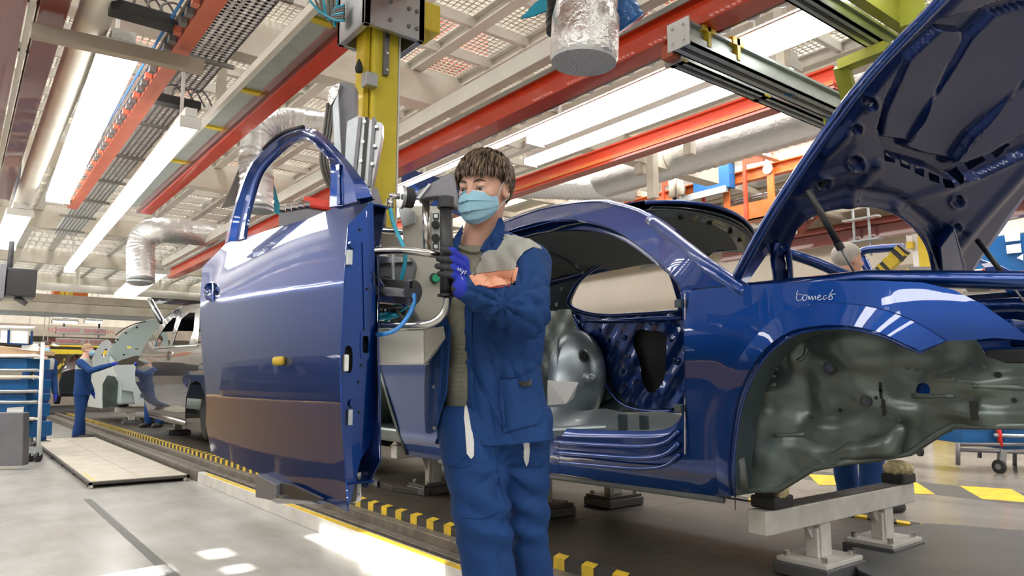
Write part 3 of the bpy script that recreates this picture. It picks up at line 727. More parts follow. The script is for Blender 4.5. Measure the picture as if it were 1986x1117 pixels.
for px in (1298, 1376, 1458):
    p_ = oX(px, 400); yy = p_[1]; m_ = MB()
    m_.prism([(XO-.12, yy, zb), (XO-.12, yy+.05, zb), (XO-.12, yy+.05, z1+.36), (XO-.12, yy-.12, z1+.40), (XO-.12, yy-.30, z1+.24), (XO-.12, yy-.3, z1+.20), (XO-.12, yy, z1+.22)], (.03, 0, 0))
    m_.build('carrier_bracket', 'orange_red' if 0 else 'red_rail', oc)
    MB().disc((XO-.09, yy-.35, z1+.07), (1, 0, 0), .08, .04, 18).build('roller', 'steel', oc)
    MB().box(XO-.09, XO-.06, yy-.42, yy-.32, zb, z1+.06).build('hanger_plate', 'orange', oc)
for yy in (2.0, 4.6, 7.2): MB().box(XO-.04, XO+.04, yy-.04, yy+.04, z1+.15, z1+1.0).build('suspension', 'beige_beam', oc)
# blue control cabinet by the conveyor
p_ = oX(1370, 350)
t = thing('control_cabinet', 'small blue switch cabinet with air filters above the orange conveyor', 'cabinet', p_)
MB().box(8.8, 8.95, p_[1]-.55, p_[1]+.1, p_[2]-.25, p_[2]+.32).build('panel', 'blue_bin', t)
for k in (0, 1): MB().disc((8.72, p_[1]+.28+k*.16, p_[2]-.02), (0, 0, 1), .06, .4, 14).build('air_filter', 'cream', t, smooth=True)
m_ = MB(); m_.box(8.78, 8.84, p_[1]-.5, p_[1]+.5, p_[2]-.32, p_[2]-.22); m_.box(8.78, 8.84, p_[1]+.42, p_[1]+.5, p_[2]-.8, p_[2]+.0); m_.build('frame', 'galv', t)
# lower orange beam with clamp posts at the right
def bx(px, py, X_=8.0): return onX(px, py, X_)
t = thing('orange_beam', 'rusty orange beam with threaded clamp plates seen under the raised hood', 'beam', bx(1600, 455))
p_, q_ = bx(1535, 476), bx(1765, 430); zc = (p_[2]+q_[2])/2
m_ = MB(); m_.box(7.94, 8.06, q_[1]-1.5, p_[1]+1.0, zc+.05, zc+.07); m_.box(7.99, 8.01, q_[1]-1.5, p_[1]+1.0, zc-.08, zc+.05); m_.box(7.94, 8.06, q_[1]-1.5, p_[1]+1.0, zc-.10, zc-.08); m_.build('beam', 'dark_red', t)
for px in (1665, 1695):
    c = bx(px, 455); MB().tube([(7.9, c[1], zc-.30), (7.9, c[1], zc+.24)], .015, 8).build('threaded_rod', 'galv', t)
c = bx(1680, 455)
for dz in (-.26, -.13, .12): MB().box(7.86, 7.95, c[1]-.2, c[1]+.2, zc+dz, zc+dz+.02).build('clamp_plate', 'galv', t)
t = thing('trolley_bogie', 'rust-red chain trolley with rollers hanging by the raised hood\'s near strut', 'trolley', bx(1575, 430))
pl_ = [bx(1540, 438), bx(1548, 424), bx(1588, 408), bx(1590, 420), bx(1568, 436), bx(1555, 452), bx(1538, 456)]
MB().prism(pl_, (.05, 0, 0)).build('side_plate', 'dark_red', t, bevel=.004)
for x_, y_ in ((1548, 434), (1562, 428), (1577, 421), (1545, 450)): MB().disc(bx(x_, y_)-np.array([.01, 0, 0]), (1, 0, 0), .03, .04, 12).build('roller', 'steel', t)
# yellow steel column right
KX = 12.0; c0 = onX(1788, 480, KX); c1_ = onX(1768, 480, KX); hw = abs(c1_[1]-c0[1])
t = thing('yellow_column', 'yellow square steel column with paper notices and a grey box, seen under the raised hood', 'column', (KX, c0[1], ZD))
MB().box(KX, KX+.35, c0[1]-hw, c0[1]+hw*.4, ZD, 6.0).build('post', 'yellow', t, bevel=.01)
MB().box(KX+.02, KX+.2, c0[1]+hw*.42, c0[1]+hw*1.0, ZD, 6.0).build('conduit', 'white_plastic', t)
for k, (y0_, y1_) in enumerate(((428, 452), (456, 478))):
    MB().prism([onX(x, y, KX-.02) for x, y in ((1757, y0_), (1769, y0_+1), (1770, y1_), (1758, y1_-1))], (.01, 0, 0)).build('notice', 'paper', t)
MB().prism([onX(x, y, KX-.08) for x, y in ((1758, 468), (1770, 468), (1770, 482), (1758, 482))], (.08, 0, 0)).build('switch', 'yellow', t)
MB().prism([onX(x, y, KX-.5) for x, y in ((1762, 517), (1808, 517), (1808, 570), (1762, 570))], (.45, 0, 0)).build('grey_box', 'cast_grey', t, bevel=.01)
MB().prism([onX(x, y, KX-.1) for x, y in ((1742, 530), (1762, 520), (1762, 545), (1746, 548))], (.1, 0, 0)).build('yellow_foot', 'yellow', t)

# ================================================================== LIFT COLUMN AND MANIPULATOR
mn = thing('door_lift', 'yellow hanging lifting column with aluminium carriage and grey control box that carries the car door', 'lifting manipulator', at(735, 480, 3.0))
top = at(733, 55, 3.0); RZ = 2.785; bot = at(736, 478, 3.0); cx, cy = (top[0]+bot[0])/2, (top[1]+bot[1])/2
MB().box(cx-.062, cx+.062, cy-.058, cy+.058, bot[2], RZ).build('column', 'yellow_mesh', mn, bevel=.012)
MB().box(cx-.095, cx-.066, cy-.03, cy+.05, bot[2]+.1, RZ).build('side_channel', 'yellow', mn, bevel=.004)
MB().box(cx-.022, cx+.000, cy-.082, cy-.058, at(745, 145, 2.93)[2], top[2]+.1).build('linear_guide', 'cast_grey', mn, bevel=.002)
for k in range(4): MB().disc((cx-.011, cy-.084, at(745, 138, 2.93)[2]+.005+k*.075), (0, 1, 0), .006, .006, 10).build('bolt', 'steel', mn)
MB().box(cx+.064, cx+.072, cy-.05, cy-.035, bot[2], RZ).build('edge_strip', 'white_plastic', mn)
# carriage: open box around the column
zc0 = at(733, 66, 2.9)[2]; CHt = RZ-zc0; m_ = MB(); a0, a1, b0, b1 = cx-.15, cx+.14, cy-.14, cy+.13
m_.box(a0, a1, b0, b0+.025, zc0, RZ); m_.box(a0, a1, b1-.025, b1, zc0, RZ); m_.box(a0, a0+.03, b0, b1, zc0, RZ); m_.box(a1-.03, a1, b0, b1, zc0, RZ)
m_.build('carriage', 'alu', mn, bevel=.003)
for x_ in (cx-.03, cx+.06, cx+.1):
    for z_ in (.05, .13, .22): MB().disc((x_, b0-.003, zc0+z_), (0, 1, 0), .009, .006, 12).build('bolt', 'cast_grey', mn)
MB().box(a1, a1+.12, b0+.06, b1-.06, zc0+.1, RZ).build('drive_block', 'yellow', mn, bevel=.006)
for k in range(7):
    s0 = at(600+9*k, 0-6*(k % 3), 2.95); s1 = at(620+5*k, 22+5*k, 2.95); s2 = at(648, 38-3*k, 2.93); s3 = at(668, 40-5*k, 2.9)
    MB().tube(spline([s0, s1, s2, s3], 6), .006, 6).build('cable', 'cable_grey' if k % 3 else 'hose_teal', mn, smooth=True)
MB().box(cx-.115, cx-.06, cy-.10, cy-.05, at(703, 172, 2.9)[2], at(703, 146, 2.9)[2]).build('stop_block', 'alu', mn, bevel=.003)
cc = at(696, 140, 2.9); MB().tube([cc, cc+(0, 0, .02), cc+(0, 0, .045), cc+(0, 0, .06)], [.014, .017, .010, .002], 12).build('rubber_buffer', 'black_rubber', mn, smooth=True)
# energy chain, cable bundle, extrusion plates behind the door's mirror corner
def quad(pts, dd, name, m2, th=.02, par=None, bevel=.002): P = [at(x, y, dd if not hasattr(dd, '__len__') else dd[i]) for i, (x, y) in enumerate(pts)]; return MB().prism(P, cD*th).build(name, m2, par or mn, bevel=bevel)
quad([(640, 172), (663, 158), (690, 168), (690, 235), (676, 330), (660, 330), (645, 250)], 2.65, 'energy_chain', 'cast_grey', .05)
quad([(634, 190), (642, 166), (660, 160), (654, 185), (641, 205)], 2.62, 'foil_wrap', 'foil', .03)
quad([(645, 205), (656, 180), (662, 300), (662, 360), (650, 330)], 2.60, 'cover_sheet', 'galv', .01)
quad([(673, 235), (694, 224), (693, 310), (684, 360), (668, 320)], 2.55, 'cover_sheet', 'galv', .012)
quad([(694, 223), (741, 238), (741, 262), (718, 380), (684, 330)], 2.50, 'aluminium_extrusion', 'alu', .04)
for x0_, x1_ in ((699, 688), (712, 703), (726, 716)):
    MB().bar(at(x0_, 228, 2.495), at(x1_, 335+(x0_-699), 2.495), .012, .012).build('extrusion_rib', 'cast_grey' if x0_ != 712 else 'black_plastic', mn)
for x_, y_ in ((707, 236), (730, 246), (704, 275), (727, 283), (700, 312), (722, 318)): MB().disc(at(x_, y_, 2.49), cD, .006, .008, 10).build('bolt', 'steel', mn)
for k, off in enumerate((0, 6, 12)):
    MB().tube(spline([at(636+off, 200, 2.66), at(628+off, 260, 2.66), at(622+off, 310, 2.66), at(632+off, 350, 2.66), at(642+off, 366, 2.66)], 6), .006, 6).build('cable', 'cable_grey', mn, smooth=True)
# red-covered clamp unit seen in the window
quad([(585, 378), (640, 388), (640, 409), (600, 402), (590, 396)], 2.55, 'red_cover', 'red_plastic', .09, bevel=.012)
quad([(540, 412), (592, 402), (650, 412), (650, 428), (540, 446)], 2.56, 'clamp_body', 'cast_grey', .12, bevel=.006)
for k in range(5): MB().disc(at(548+k*12, 404-2*k, 2.56), cR+cD*.3, .014, .02, 10).build('clamp_nut', 'steel', mn)
# control box
quad([(779, 412), (800, 398), (856, 400), (861, 655), (824, 700), (800, 700), (790, 640)], 2.24, 'box_housing', 'box_beige', .12, bevel=.004)
quad([(727, 640), (822, 640), (822, 706), (727, 706)], 2.12, 'lower_box', 'box_white', .14, bevel=.004)
quad([(823, 640), (860, 632), (864, 655), (823, 706)], [2.13, 2.2, 2.2, 2.13], 'lower_box_side', 'box_beige', .06)
quad([(772, 405), (790, 398), (806, 412), (806, 432), (780, 440)], 2.22, 'corner_plate', 'alu', .01)
quad([(836, 410), (853, 410), (853, 488), (836, 488)], 2.232, 'switch_plate', 'alu_dull', .008)
for y_, kind in ((419, 'p'), (436, 'k'), (462, 'k'), (478, 'p')):
    if kind == 'k':
        MB().disc(at(845, y_, 2.222), cD, .013, .022, 18).build('push_button', 'black_plastic', mn, bevel=.002)
    else:
        quad([(839, y_-6), (851, y_-6), (851, y_+6), (839, y_+6)], 2.226, 'label_frame', 'black_plastic', .006); quad([(841, y_-4), (849, y_-4), (849, y_+4), (841, y_+4)], 2.224, 'label_plate', 'white_plastic', .004)
MB().disc(at(843, 540, 2.225), cD, .016, .02, 18).build('button_ring', 'black_plastic', mn)
MB().disc(at(846, 540, 2.21), cD, .013, .02, 18).build('green_button', 'green_button', mn, bevel=.003)
for x_, y_ in ((796, 418), (801, 416), (826, 700), (832, 688)): MB().disc(at(x_, y_, 2.225), cD, .004, .006, 8).build('bolt', 'cast_grey', mn)
# bracket arm and roller
quad([(804, 373), (866, 338), (880, 336), (887, 380), (886, 404), (866, 396), (850, 380), (812, 385)], 2.02, 'bracket_arm', 'cast_grey', .05, bevel=.004)
MB().prism([at(808, 384, 2.015), at(832, 356, 2.015), at(836, 358, 2.015), at(814, 386, 2.015)], cD*-.004).build('arm_edge', 'alu', mn)
MB().disc(at(791, 383, 2.12), cR+cD*.5, .032, .035, 26).build('roller', 'black_rubber', mn, bevel=.006)
MB().disc(at(779, 382, 2.10), cR+cD*.5, .036, .010, 26).build('roller_plate', 'alu', mn)
quad([(812, 377), (838, 377), (838, 391), (812, 391)], 2.06, 'clamp_nut_block', 'steel', .03, bevel=.003)
MB().tube([at(757, 403, 2.08), at(757, 385, 2.08)], .010, 12).build('elbow_fitting', 'steel', mn, smooth=True)
MB().tube([at(755, 380, 2.08), at(775, 381, 2.09)], .009, 12).build('elbow_fitting', 'steel', mn, smooth=True)
MB().tube(spline([at(757, 403, 2.08), at(762, 430, 2.08), at(772, 455, 2.07), at(782, 478, 2.05), at(786, 505, 2.05), at(778, 545, 2.08)], 8), .0062, 10).build('air_hose', 'hose_teal', mn, smooth=True)
MB().tube([at(826, 391, 2.05), at(828, 488, 2.05)], .0115, 14).build('guard_tube', 'steel', mn, smooth=True)
MB().tube(spline([at(700, 500, 2.06), at(727, 488, 2.04), at(760, 486, 2.02), at(800, 487, 2.0), at(832, 491, 2.0), at(854, 494, 2.02)], 6), .0115, 14).build('guard_tube', 'steel', mn, smooth=True)
MB().tube(spline([at(700, 632, 2.06), at(760, 631, 2.03), at(820, 630, 2.0), at(846, 622, 1.99), at(862, 604, 1.99), at(869, 576, 1.99)], 7), .0115, 14).build('guard_tube', 'steel', mn, smooth=True)
MB().tube([at(700, 444, 2.5), at(796, 450, 2.4)], .012, 12).build('cross_tube', 'steel', mn, smooth=True)
# gripping handle
MB().tube([at(865, 395, 1.99), at(866, 480, 1.99), at(866, 572, 1.99)], .0185, 24).build('handle_grip', 'black_plastic', mn, smooth=True)
MB().disc(at(865, 400, 1.99), (0, 0, 1), .025, .014, 24).build('handle_collar', 'black_plastic', mn, bevel=.002)
MB().disc(at(865, 392, 1.99), (0, 0, 1), .023, .03, 24).build('handle_socket', 'black_plastic', mn, bevel=.002)
MB().disc(at(866, 573, 1.99), (0, 0, 1), .026, .006, 24).build('handle_collar', 'black_plastic', mn)
# gripper machinery between the door edge and the box
quad([(728, 502), (800, 500), (806, 512), (800, 548), (728, 545)], 2.2, 'gripper_block', 'cast_grey', .08, bevel=.006)
quad([(728, 496), (790, 498), (800, 508), (728, 512)], 2.18, 'gripper_plate', 'steel', .06)
MB().tube([at(722, 560, 2.1), at(798, 568, 2.02)], .034, 24).build('air_cylinder', 'cast_grey', mn, smooth=True)
MB().tube([at(793, 567, 2.03), at(801, 568, 2.02)], .037, 24).build('cylinder_cap', 'alu', mn)
for k in range(5): MB().disc(at(727+k*5, 560, 2.095), at(798, 568, 2.02)-at(722, 560, 2.1), .038, .006, 18).build('spring_coil', 'black_rubber', mn)
MB().bar(at(722, 546, 2.06), at(797, 552, 1.98), .012, .02).build('slide_rail', 'steel', mn); MB().bar(at(722, 578, 2.06), at(797, 584, 1.98), .012, .02).build('slide_rail', 'steel', mn)
MB().tube(spline([at(803, 570, 2.0), at(802, 590, 1.99), at(790, 615, 1.97), at(770, 638, 1.96), at(745, 648, 1.96), at(722, 649, 1.98)], 8), .0065, 10).build('air_hose', 'hose_blue', mn, smooth=True)
rr = random.Random(3)
for k in range(14):
    P = [at(730+rr.uniform(0, 70), 590+rr.uniform(0, 36), 2.1+rr.uniform(-.04, .05)) for _ in range(4)]
    MB().tube(spline(P, 6), .0045, 6).build('air_hose' if k % 3 == 0 else 'cable', 'hose_teal' if k % 3 == 0 else 'cable_grey', mn, smooth=True)
MB().tube(spline([at(769, 600, 2.1), at(764, 560, 2.1), at(762, 510, 2.1), at(765, 480, 2.1)], 6), .005, 8).build('cable', 'galv', mn, smooth=True)
quad([(745, 600), (800, 596), (815, 625), (760, 630)], 2.2, 'valve_block', 'cast_grey', .05)
MB().disc(at(741, 475, 2.95), cD, .01, .02, 10).build('bolt', 'steel', mn)
MB().disc(at(765, 478, 2.92), cD, .01, .02, 10).build('bolt', 'steel', mn)
# connecting arm from the column to the box
MB().bar(at(740, 470, 2.95), at(800, 560, 2.36), .09, .09).build('support_arm', 'cast_grey', mn)
MB().bar(at(715, 380, 2.5), at(735, 430, 2.9), .06, .06).build('support_arm', 'cast_grey', mn)

# ================================================================== THE HELD DOOR
dn = -(.747*cR)-.665*cD; dn[2] = 0; dn /= np.linalg.norm(dn)         # outward normal of the outer skin
dal = np.array([-dn[1], dn[0], 0]); 
if dal@cD < 0: dal = -dal                                            # along the door, away from the hinges
DP = at(668, 600, 1.9)
def dcoord(P): q = P-DP; return q@dal, P[2]
def dbulge(P):
    s, z = dcoord(P); g = .018*math.sin(min(max((s+.05)/1.25, 0), 1)*math.pi)
    zb = 1.33+.03*s     # belt crease height
    if z > zb: g -= (z-zb)*.55
    g += .03*math.exp(-((z-1.0)/.3)**2)
    zl = .74-.05*s
    if z < zl: g -= (zl-z)*.42
    g += .008*math.exp(-((z-zl-.02)/.03)**2)
    return g
dsurf = lambda x, y: onsurf(x, y, DP, dn, dbulge)
dr = thing('car_door', 'blue front car door held up by the lifting column, window frame open, mirror-shiny skin', 'car door', DP*np.array([1, 1, 0])+dal*.5+np.array([0, 0, .3]))
skin = [(393, 517), (424, 487), (438, 472), (479, 459), (531, 443), (599, 424), (646, 403), (690, 390), (714, 382), (720, 392), (700, 412), (675, 436), (672, 470), (667, 540), (664, 618), (660, 680), (659, 740), (663, 830), (668, 900), (674, 992), (640, 975), (590, 955), (517, 924), (460, 900), (410, 879), (404, 850), (399, 824), (401, 776), (394, 710), (388, 637), (388, 600), (390, 550)]
hcx, hcy = 411, 566
hole = [(hcx+17*math.cos(a), hcy+20*math.sin(a)) for a in np.linspace(0, 2*math.pi, 15)[:-1]]
sheet('outer_skin', skin, [hole], dsurf, 'blue_paint', dr, step=11, thick=.004)
# handle recess: a dished cup behind the hole with a lock bore
cup = MB(); rings = []
for k, (sc, dp) in enumerate(((1, 0), (.97, .012), (.8, .03), (.45, .036), (.08, .036))):
    rings.append([dsurf(hcx+17*sc*math.cos(a), hcy+20*sc*math.sin(a))-dn*dp for a in np.linspace(0, 2*math.pi, 15)[:-1]])
cup.loft(rings, cap=False).build('handle_recess', 'blue_paint', dr, smooth=True, thick=.003)
MB().disc(dsurf(403, 567)-dn*.028, dn, .010, .01, 16).build('lock_bore', 'steel', dr)
MB().tube([dsurf(410, 548)-dn*.008, dsurf(410, 585)-dn*.008], .006, 8).build('recess_bridge', 'blue_paint', dr, smooth=True)
# window frame: swept channel, outer edge traced, made as two stepped bands
fo = [(438, 472), (447, 430), (456, 399), (470, 356), (488, 317), (513, 290), (534, 271), (556, 257), (575, 250), (592, 247), (614, 254), (628, 264), (642, 277), (675, 313), (695, 338), (714, 363), (722, 382)]
fi = [(479, 460), (483, 430), (488, 406), (496, 374), (506, 342), (519, 322), (535, 306), (552, 289), (571, 277), (584, 270), (596, 268), (606, 272), (617, 281), (630, 296), (645, 314), (648, 345), (646, 403)]
fsurf = lambda x, y: onsurf(x, y, DP, dn, lambda P: -.03-.0*P[2]-max(P[2]-1.33, 0)*.16)
fr = lambda k: [(a[0]+(b[0]-a[0])*k, a[1]+(b[1]-a[1])*k) for a, b in zip(fo, fi)]
def band(k0, k1, off, material, nm, th=.006):
    A_, B_ = cs(fr(k0)), cs(fr(k1)); poly = [tuple(p) for p in A_]+[tuple(p) for p in B_[::-1]]
    V, F = [], []
    n_ = len(A_)
    for p, q in zip(A_, B_): V += [fsurf(*p)+dn*off[0], fsurf(*q)+dn*off[1]]
    F = [(2*i, 2*i+1, 2*i+3, 2*i+2) for i in range(n_-1)]
    return mkobj(nm, V, F, material, dr, True, thick=th, offset=0)
def cs(p): return [tuple(v) for v in spline(p, 3)]
band(0, .30, (.0, .012), 'blue_paint', 'frame_flange'); band(.28, .42, (.012, -.012), 'blue_paint', 'frame_groove'); band(.40, .78, (-.012, -.010), 'blue_paint', 'frame_channel', .014); band(.76, 1.0, (-.008, .010), 'blue_paint', 'frame_inner_lip')
sheet('mirror_corner', [(652, 318), (675, 330), (700, 362), (716, 384), (690, 393), (648, 404), (646, 360)], [[(664, 352), (676, 352), (684, 372), (668, 380)]], lambda x, y: fsurf(x, y)-dn*.012, 'blue_paint', dr, step=9, thick=.008)
sheet('mirror_corner_rib', [(650, 322), (660, 318), (662, 395), (650, 402)], [], lambda x, y: fsurf(x, y)+dn*.004, 'blue_paint', dr, step=8, thick=.02)
MB().tube(spline([fsurf(514, 290)+dn*.008, fsurf(536, 268)+dn*.008, fsurf(556, 256)+dn*.008, fsurf(592, 246)+dn*.008], 5), .006, 8).build('frame_seal', 'black_rubber', dr, smooth=True)
# hinge face
hn = np.cross(dal, (0, 0, 1)); hs = -dal      # outward of the hinge face = towards the hinge side
tin = -dn                                      # thickness direction (towards the cabin)
def hsurf(x, y): return onsurf(x, y, DP-dal*.0, -dal, lambda P: .012*math.sin(((P-DP)@tin)*26))
hface = [(675, 436), (700, 412), (720, 390), (724, 400), (726, 470), (728, 560), (728, 660), (728, 760), (726, 830), (718, 862), (700, 890), (690, 930), (682, 968), (674, 985), (668, 900), (663, 830), (659, 740), (660, 680), (664, 618), (667, 540), (672, 470)]
def oval(cx_, cy_, a, b, n=14, sq=1.): return [(cx_+a*abs(math.cos(t))**sq*(1 if math.cos(t) > 0 else -1), cy_+b*abs(math.sin(t))**sq*(1 if math.sin(t) > 0 else -1)) for t in np.linspace(0, 2*math.pi, n+1)[:-1]]
h1 = oval(676, 697, 8, 27, 16, .7); h2 = oval(708, 668, 6, 17, 12, .45)
sheet('hinge_face', hface, [h1, h2], hsurf, 'blue_paint', dr, step=9, thick=.003)
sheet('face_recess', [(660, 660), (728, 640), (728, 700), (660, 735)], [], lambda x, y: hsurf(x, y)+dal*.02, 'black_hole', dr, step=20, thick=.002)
sheet('connector_rim', oval(708, 668, 10, 30, 16, .5), [h2], lambda x, y: hsurf(x, y)-dal*.003, 'blue_paint', dr, step=8, thick=.004)
MB().box(-.02, .02, -.01, .01, -.03, .03)
c_ = hsurf(666, 704)-dal*.01; MB().bar(c_+(0, 0, -.022), c_+(0, 0, .022), .018, .014).build('stop_pad', 'white_plastic', dr, bevel=.003)
for x_, y_ in ((683, 474), (683, 782)):
    c_ = hsurf(x_, y_)-dal*.006; MB().disc(c_, dal, .013, .012, 16).build('hinge_boss', 'blue_paint', dr)
    c_ = hsurf(x_-8, y_+12)-dal*.008; MB().bar(c_, c_+(0, 0, -.04), .014, .012).build('hinge_plate', 'galv', dr)
for x_, y_ in ((697, 445), (712, 560), (695, 740), (696, 800), (705, 640), (700, 708)): MB().disc(hsurf(x_, y_)-dal*.003, dal, .0035, .003, 8).build('access_hole', 'black_hole', dr)
MB().bar(hsurf(703, 470)-dal*.003, hsurf(707, 640)-dal*.003, .004, .004).build('pressed_rib', 'blue_paint', dr)
# inner shell (seen from the cabin side and above)
ib = [dsurf(x, y)+tin*.004 for x, y in skin]; 
inn = MB()
pts2 = [(440, 490), (700, 402), (664, 640), (668, 930), (420, 860), (392, 640)]
def inner_s(x, y): return onsurf(x, y, DP+tin*.11, dn)
V_ = [dsurf(x, y)-dn*.11 for x, y in [(405, 520), (440, 480), (640, 412), (690, 395), (672, 470), (664, 640), (666, 900), (640, 955), (517, 905), (412, 860), (396, 700)]]
mkobj('inner_panel', V_, [tuple(range(len(V_)))], 'blue_inner', dr, False, thick=.004)
MB().bar(dsurf(441, 476)-dn*.055, dsurf(700, 392)-dn*.055, .10, .006).build('belt_shelf', 'blue_paint', dr)
MB().bar(dsurf(404, 520)-dn*.05, dsurf(404, 860)-dn*.05, .006, .10, up=tuple(dal)).build('latch_face', 'blue_inner', dr)
MB().bar(dsurf(420, 860)-dn*.05, dsurf(660, 940)-dn*.05, .10, .006).build('bottom_face', 'blue_inner', dr)
# yellow stub modelling a reflection on the skin, and the foot clamps under the door
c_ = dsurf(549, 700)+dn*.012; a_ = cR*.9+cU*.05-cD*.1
MB().tube([c_-a_*.018, c_-a_*.012, c_+a_*.010, c_+a_*.018], [.011, .013, .013, .009], 16).build('reflection_stub', 'yellow_paint', dr, smooth=True)
ft = thing('door_clamp', 'small black and steel foot clamp gripping the bottom edge of the held door', 'clamp', dsurf(540, 945))
def dq(pts, off, nm, m2, th=.01): MB().prism([dsurf(x, y)+dn*off for x, y in pts], -dn*th).build(nm, m2, ft, bevel=.001)
dq([(515, 918), (556, 938), (556, 970), (515, 962)], .03, 'clamp_block', 'cast_grey', .03)
dq([(556, 935), (580, 938), (640, 966), (612, 972), (556, 966)], .02, 'clamp_plate', 'black_plastic', .008)
dq([(548, 968), (556, 964), (620, 970), (640, 975), (560, 974)], .035, 'clamp_foot', 'alu', .05)
MB().disc(dsurf(563, 963)+dn*.025, dn, .008, .012, 14).build('bolt', 'steel', ft)
ft2 = thing('door_clamp', 'white plate clamp with bolts and black tape at the held door\'s bottom front corner', 'clamp', at(692, 950, 1.95))
MB().prism([at(684, 920, 1.96), at(699, 916, 1.96), at(699, 972, 1.96), at(684, 976, 1.96)], cD*.012).build('plate', 'white_plastic', ft2, bevel=.002)
MB().prism([at(677, 915, 1.93), at(690, 918, 1.93), at(688, 975, 1.93), at(675, 975, 1.93)], cD*.025).build('tape_wrap', 'grease', ft2, bevel=.004)
for y_ in (934, 960): MB().disc(at(693, y_, 1.95), cD, .006, .012, 10).build('bolt', 'steel', ft2)
# ================================================================== THE BLUE CAR BODY
CX = 2.42                                          # near side plane; the car runs along Y, nose towards the camera side (-Y)
nX = np.array([-1.0, 0, 0]); CP = np.array([CX, 0, 0])
AC = onX(1602, 880, CX); AC = np.array([CX, AC[1], .78])    # near front wheel centre
car = thing('car', 'blue car body without doors, hood raised, standing on the conveyor\'s white stands behind the worker', 'car', (3.3, 3.0, ZD))
def cg(P):
    y, z = P[1], P[2]; g = 0.
    g += .035*math.exp(-((z-1.18)/.22)**2)
    if z < .72: g -= (.72-z)*.5
    if z > 1.44: g -= (z-1.44)*.74
    if y < 1.15: g -= (1.15-y)**2*.55
    g -= max(0, y-4.4)**2*.12
    if y < 2.2:      # flared arch band
        r = math.hypot(y-AC[1], z-AC[2]); g += .006*math.exp(-((r-.44)/.06)**2)
        if 1.44 < z: g += (z-1.44)*.45*min(1, (2.2-y)/.4)
    return g
cs_ = lambda x, y: onsurf(x, y, CP, nX, cg)
def off(fn, d): return lambda x, y: fn(x, y)+np.array([d, 0, 0])
def smo(p, n=4): return [tuple(v) for v in cspline(p, n)]
def opn(p, n=4): return [tuple(v) for v in spline(p, n)]
# --- front wing with the flared arch
arch_in = opn([(1424, 962), (1422, 900), (1428, 840), (1440, 780), (1462, 725), (1495, 680), (1540, 650), (1590, 638), (1650, 638), (1710, 652), (1760, 674), (1788, 684)], 4)
wing = [(1340, 563), (1420, 555), (1500, 550), (1600, 545), (1700, 544), (1790, 548), (1850, 562), (1905, 590), (1960, 628), (2020, 672), (2020, 700), (1986, 660), (1930, 655), (1880, 660), (1838, 661)]+arch_in[::-1]+[(1405, 960), (1385, 955), (1350, 948), (1338, 870), (1334, 800), (1334, 700), (1336, 640)]
sheet('front_wing', wing, [], cs_, 'blue_paint', car, step=13, thick=.004,
      lines=[opn([(1396, 958), (1388, 870), (1396, 792), (1418, 726), (1455, 666), (1503, 617), (1558, 593), (1610, 587), (1680, 592), (1750, 611), (1805, 639), (1838, 661)], 3)])
# arch band: thin raised lip following the wheel opening
def ribbon(name, pts, surf, r, material, parent, n=8): return MB().tube([surf(*p) for p in pts], r, n).build(name, material, parent, smooth=True)
ribbon('arch_lip', arch_in, off(cs_, .004), .006, 'blue_paint', car)
def aoff(P):
    return 0
bandout = opn([(1396, 958), (1388, 870), (1396, 792), (1418, 726), (1455, 666), (1503, 617), (1558, 593), (1610, 587), (1680, 592), (1750, 611), (1805, 639), (1838, 661)], 3)
bandin = opn([(1420, 960), (1417, 900), (1422, 838), (1434, 778), (1457, 722), (1490, 677), (1535, 646), (1590, 634), (1650, 634), (1705, 646), (1750, 665), (1786, 682)], 3)
V = []; n_ = len(bandout)
for k, (a, b) in enumerate(zip(bandout, bandin)):
    for t_, o_ in ((0, .001), (.04, -.009), (.5, -.012), (.95, -.015), (1, -.002)):
        V.append(cs_(a[0]+(b[0]-a[0])*t_, a[1]+(b[1]-a[1])*t_)+np.array([o_, 0, 0]))
mkobj('arch_band', V, [(5*i+j, 5*i+j+1, 5*i+j+6, 5*i+j+5) for i in range(n_-1) for j in range(4)], 'blue_paint', car, True, thick=.003)
# handwritten chalk word on the wing
word = [[(1557, 571), (1549, 571), (1545, 578), (1549, 583), (1556, 581)], [(1556, 580), (1560, 573), (1566, 573), (1564, 581), (1559, 583), (1558, 577)], [(1568, 582), (1570, 574), (1572, 581), (1576, 574), (1577, 582), (1582, 574), (1583, 581)],
        [(1586, 578), (1592, 575), (1590, 572), (1586, 578), (1590, 582), (1596, 579)], [(1604, 573), (1598, 575), (1599, 581), (1606, 577)], [(1616, 562), (1609, 574), (1609, 581), (1615, 579), (1613, 573), (1608, 577)], [(1612, 571), (1622, 570)], [(1548, 564), (1545, 572)]]
for w_ in word: MB().tube([cs_(*p)+np.array([-.003, 0, 0]) for p in spline(w_, 5)], .0009, 5).build('chalk_writing', 'chalk', car)

# --- body side: rocker, door frame, A pillar, roof rail
opening = opn([(985, 447), (1020, 436), (1060, 428), (1100, 425), (1140, 429), (1180, 441), (1215, 460), (1250, 486), (1285, 515), (1308, 540), (1320, 570), (1324, 620), (1326, 700), (1326, 770), (1318, 815), (1296, 842), (1255, 851), (1180, 850), (1076, 846)], 4)
side = [(1076, 904), (1080, 918), (1200, 938), (1300, 952), (1385, 962), (1415, 965), (1410, 930), (1352, 900), (1342, 800), (1338, 700), (1338, 600), (1340, 560), (1425, 552), (1400, 530), (1360, 500), (1300, 448), (1262, 420), (1232, 404), (1200, 394), (1165, 387), (1120, 389), (1070, 397), (1025, 409), (985, 423), (940, 440)]
outl = [(940, 440)]+[(940, 470)]+opening[0:]+side[:-1]
outl = [p for p in outl]
sheet('side_frame', outl, [], lambda x, y: cs_(x, y)+np.array([.006, 0, 0]), 'blue_paint', car, step=13, thick=.02)
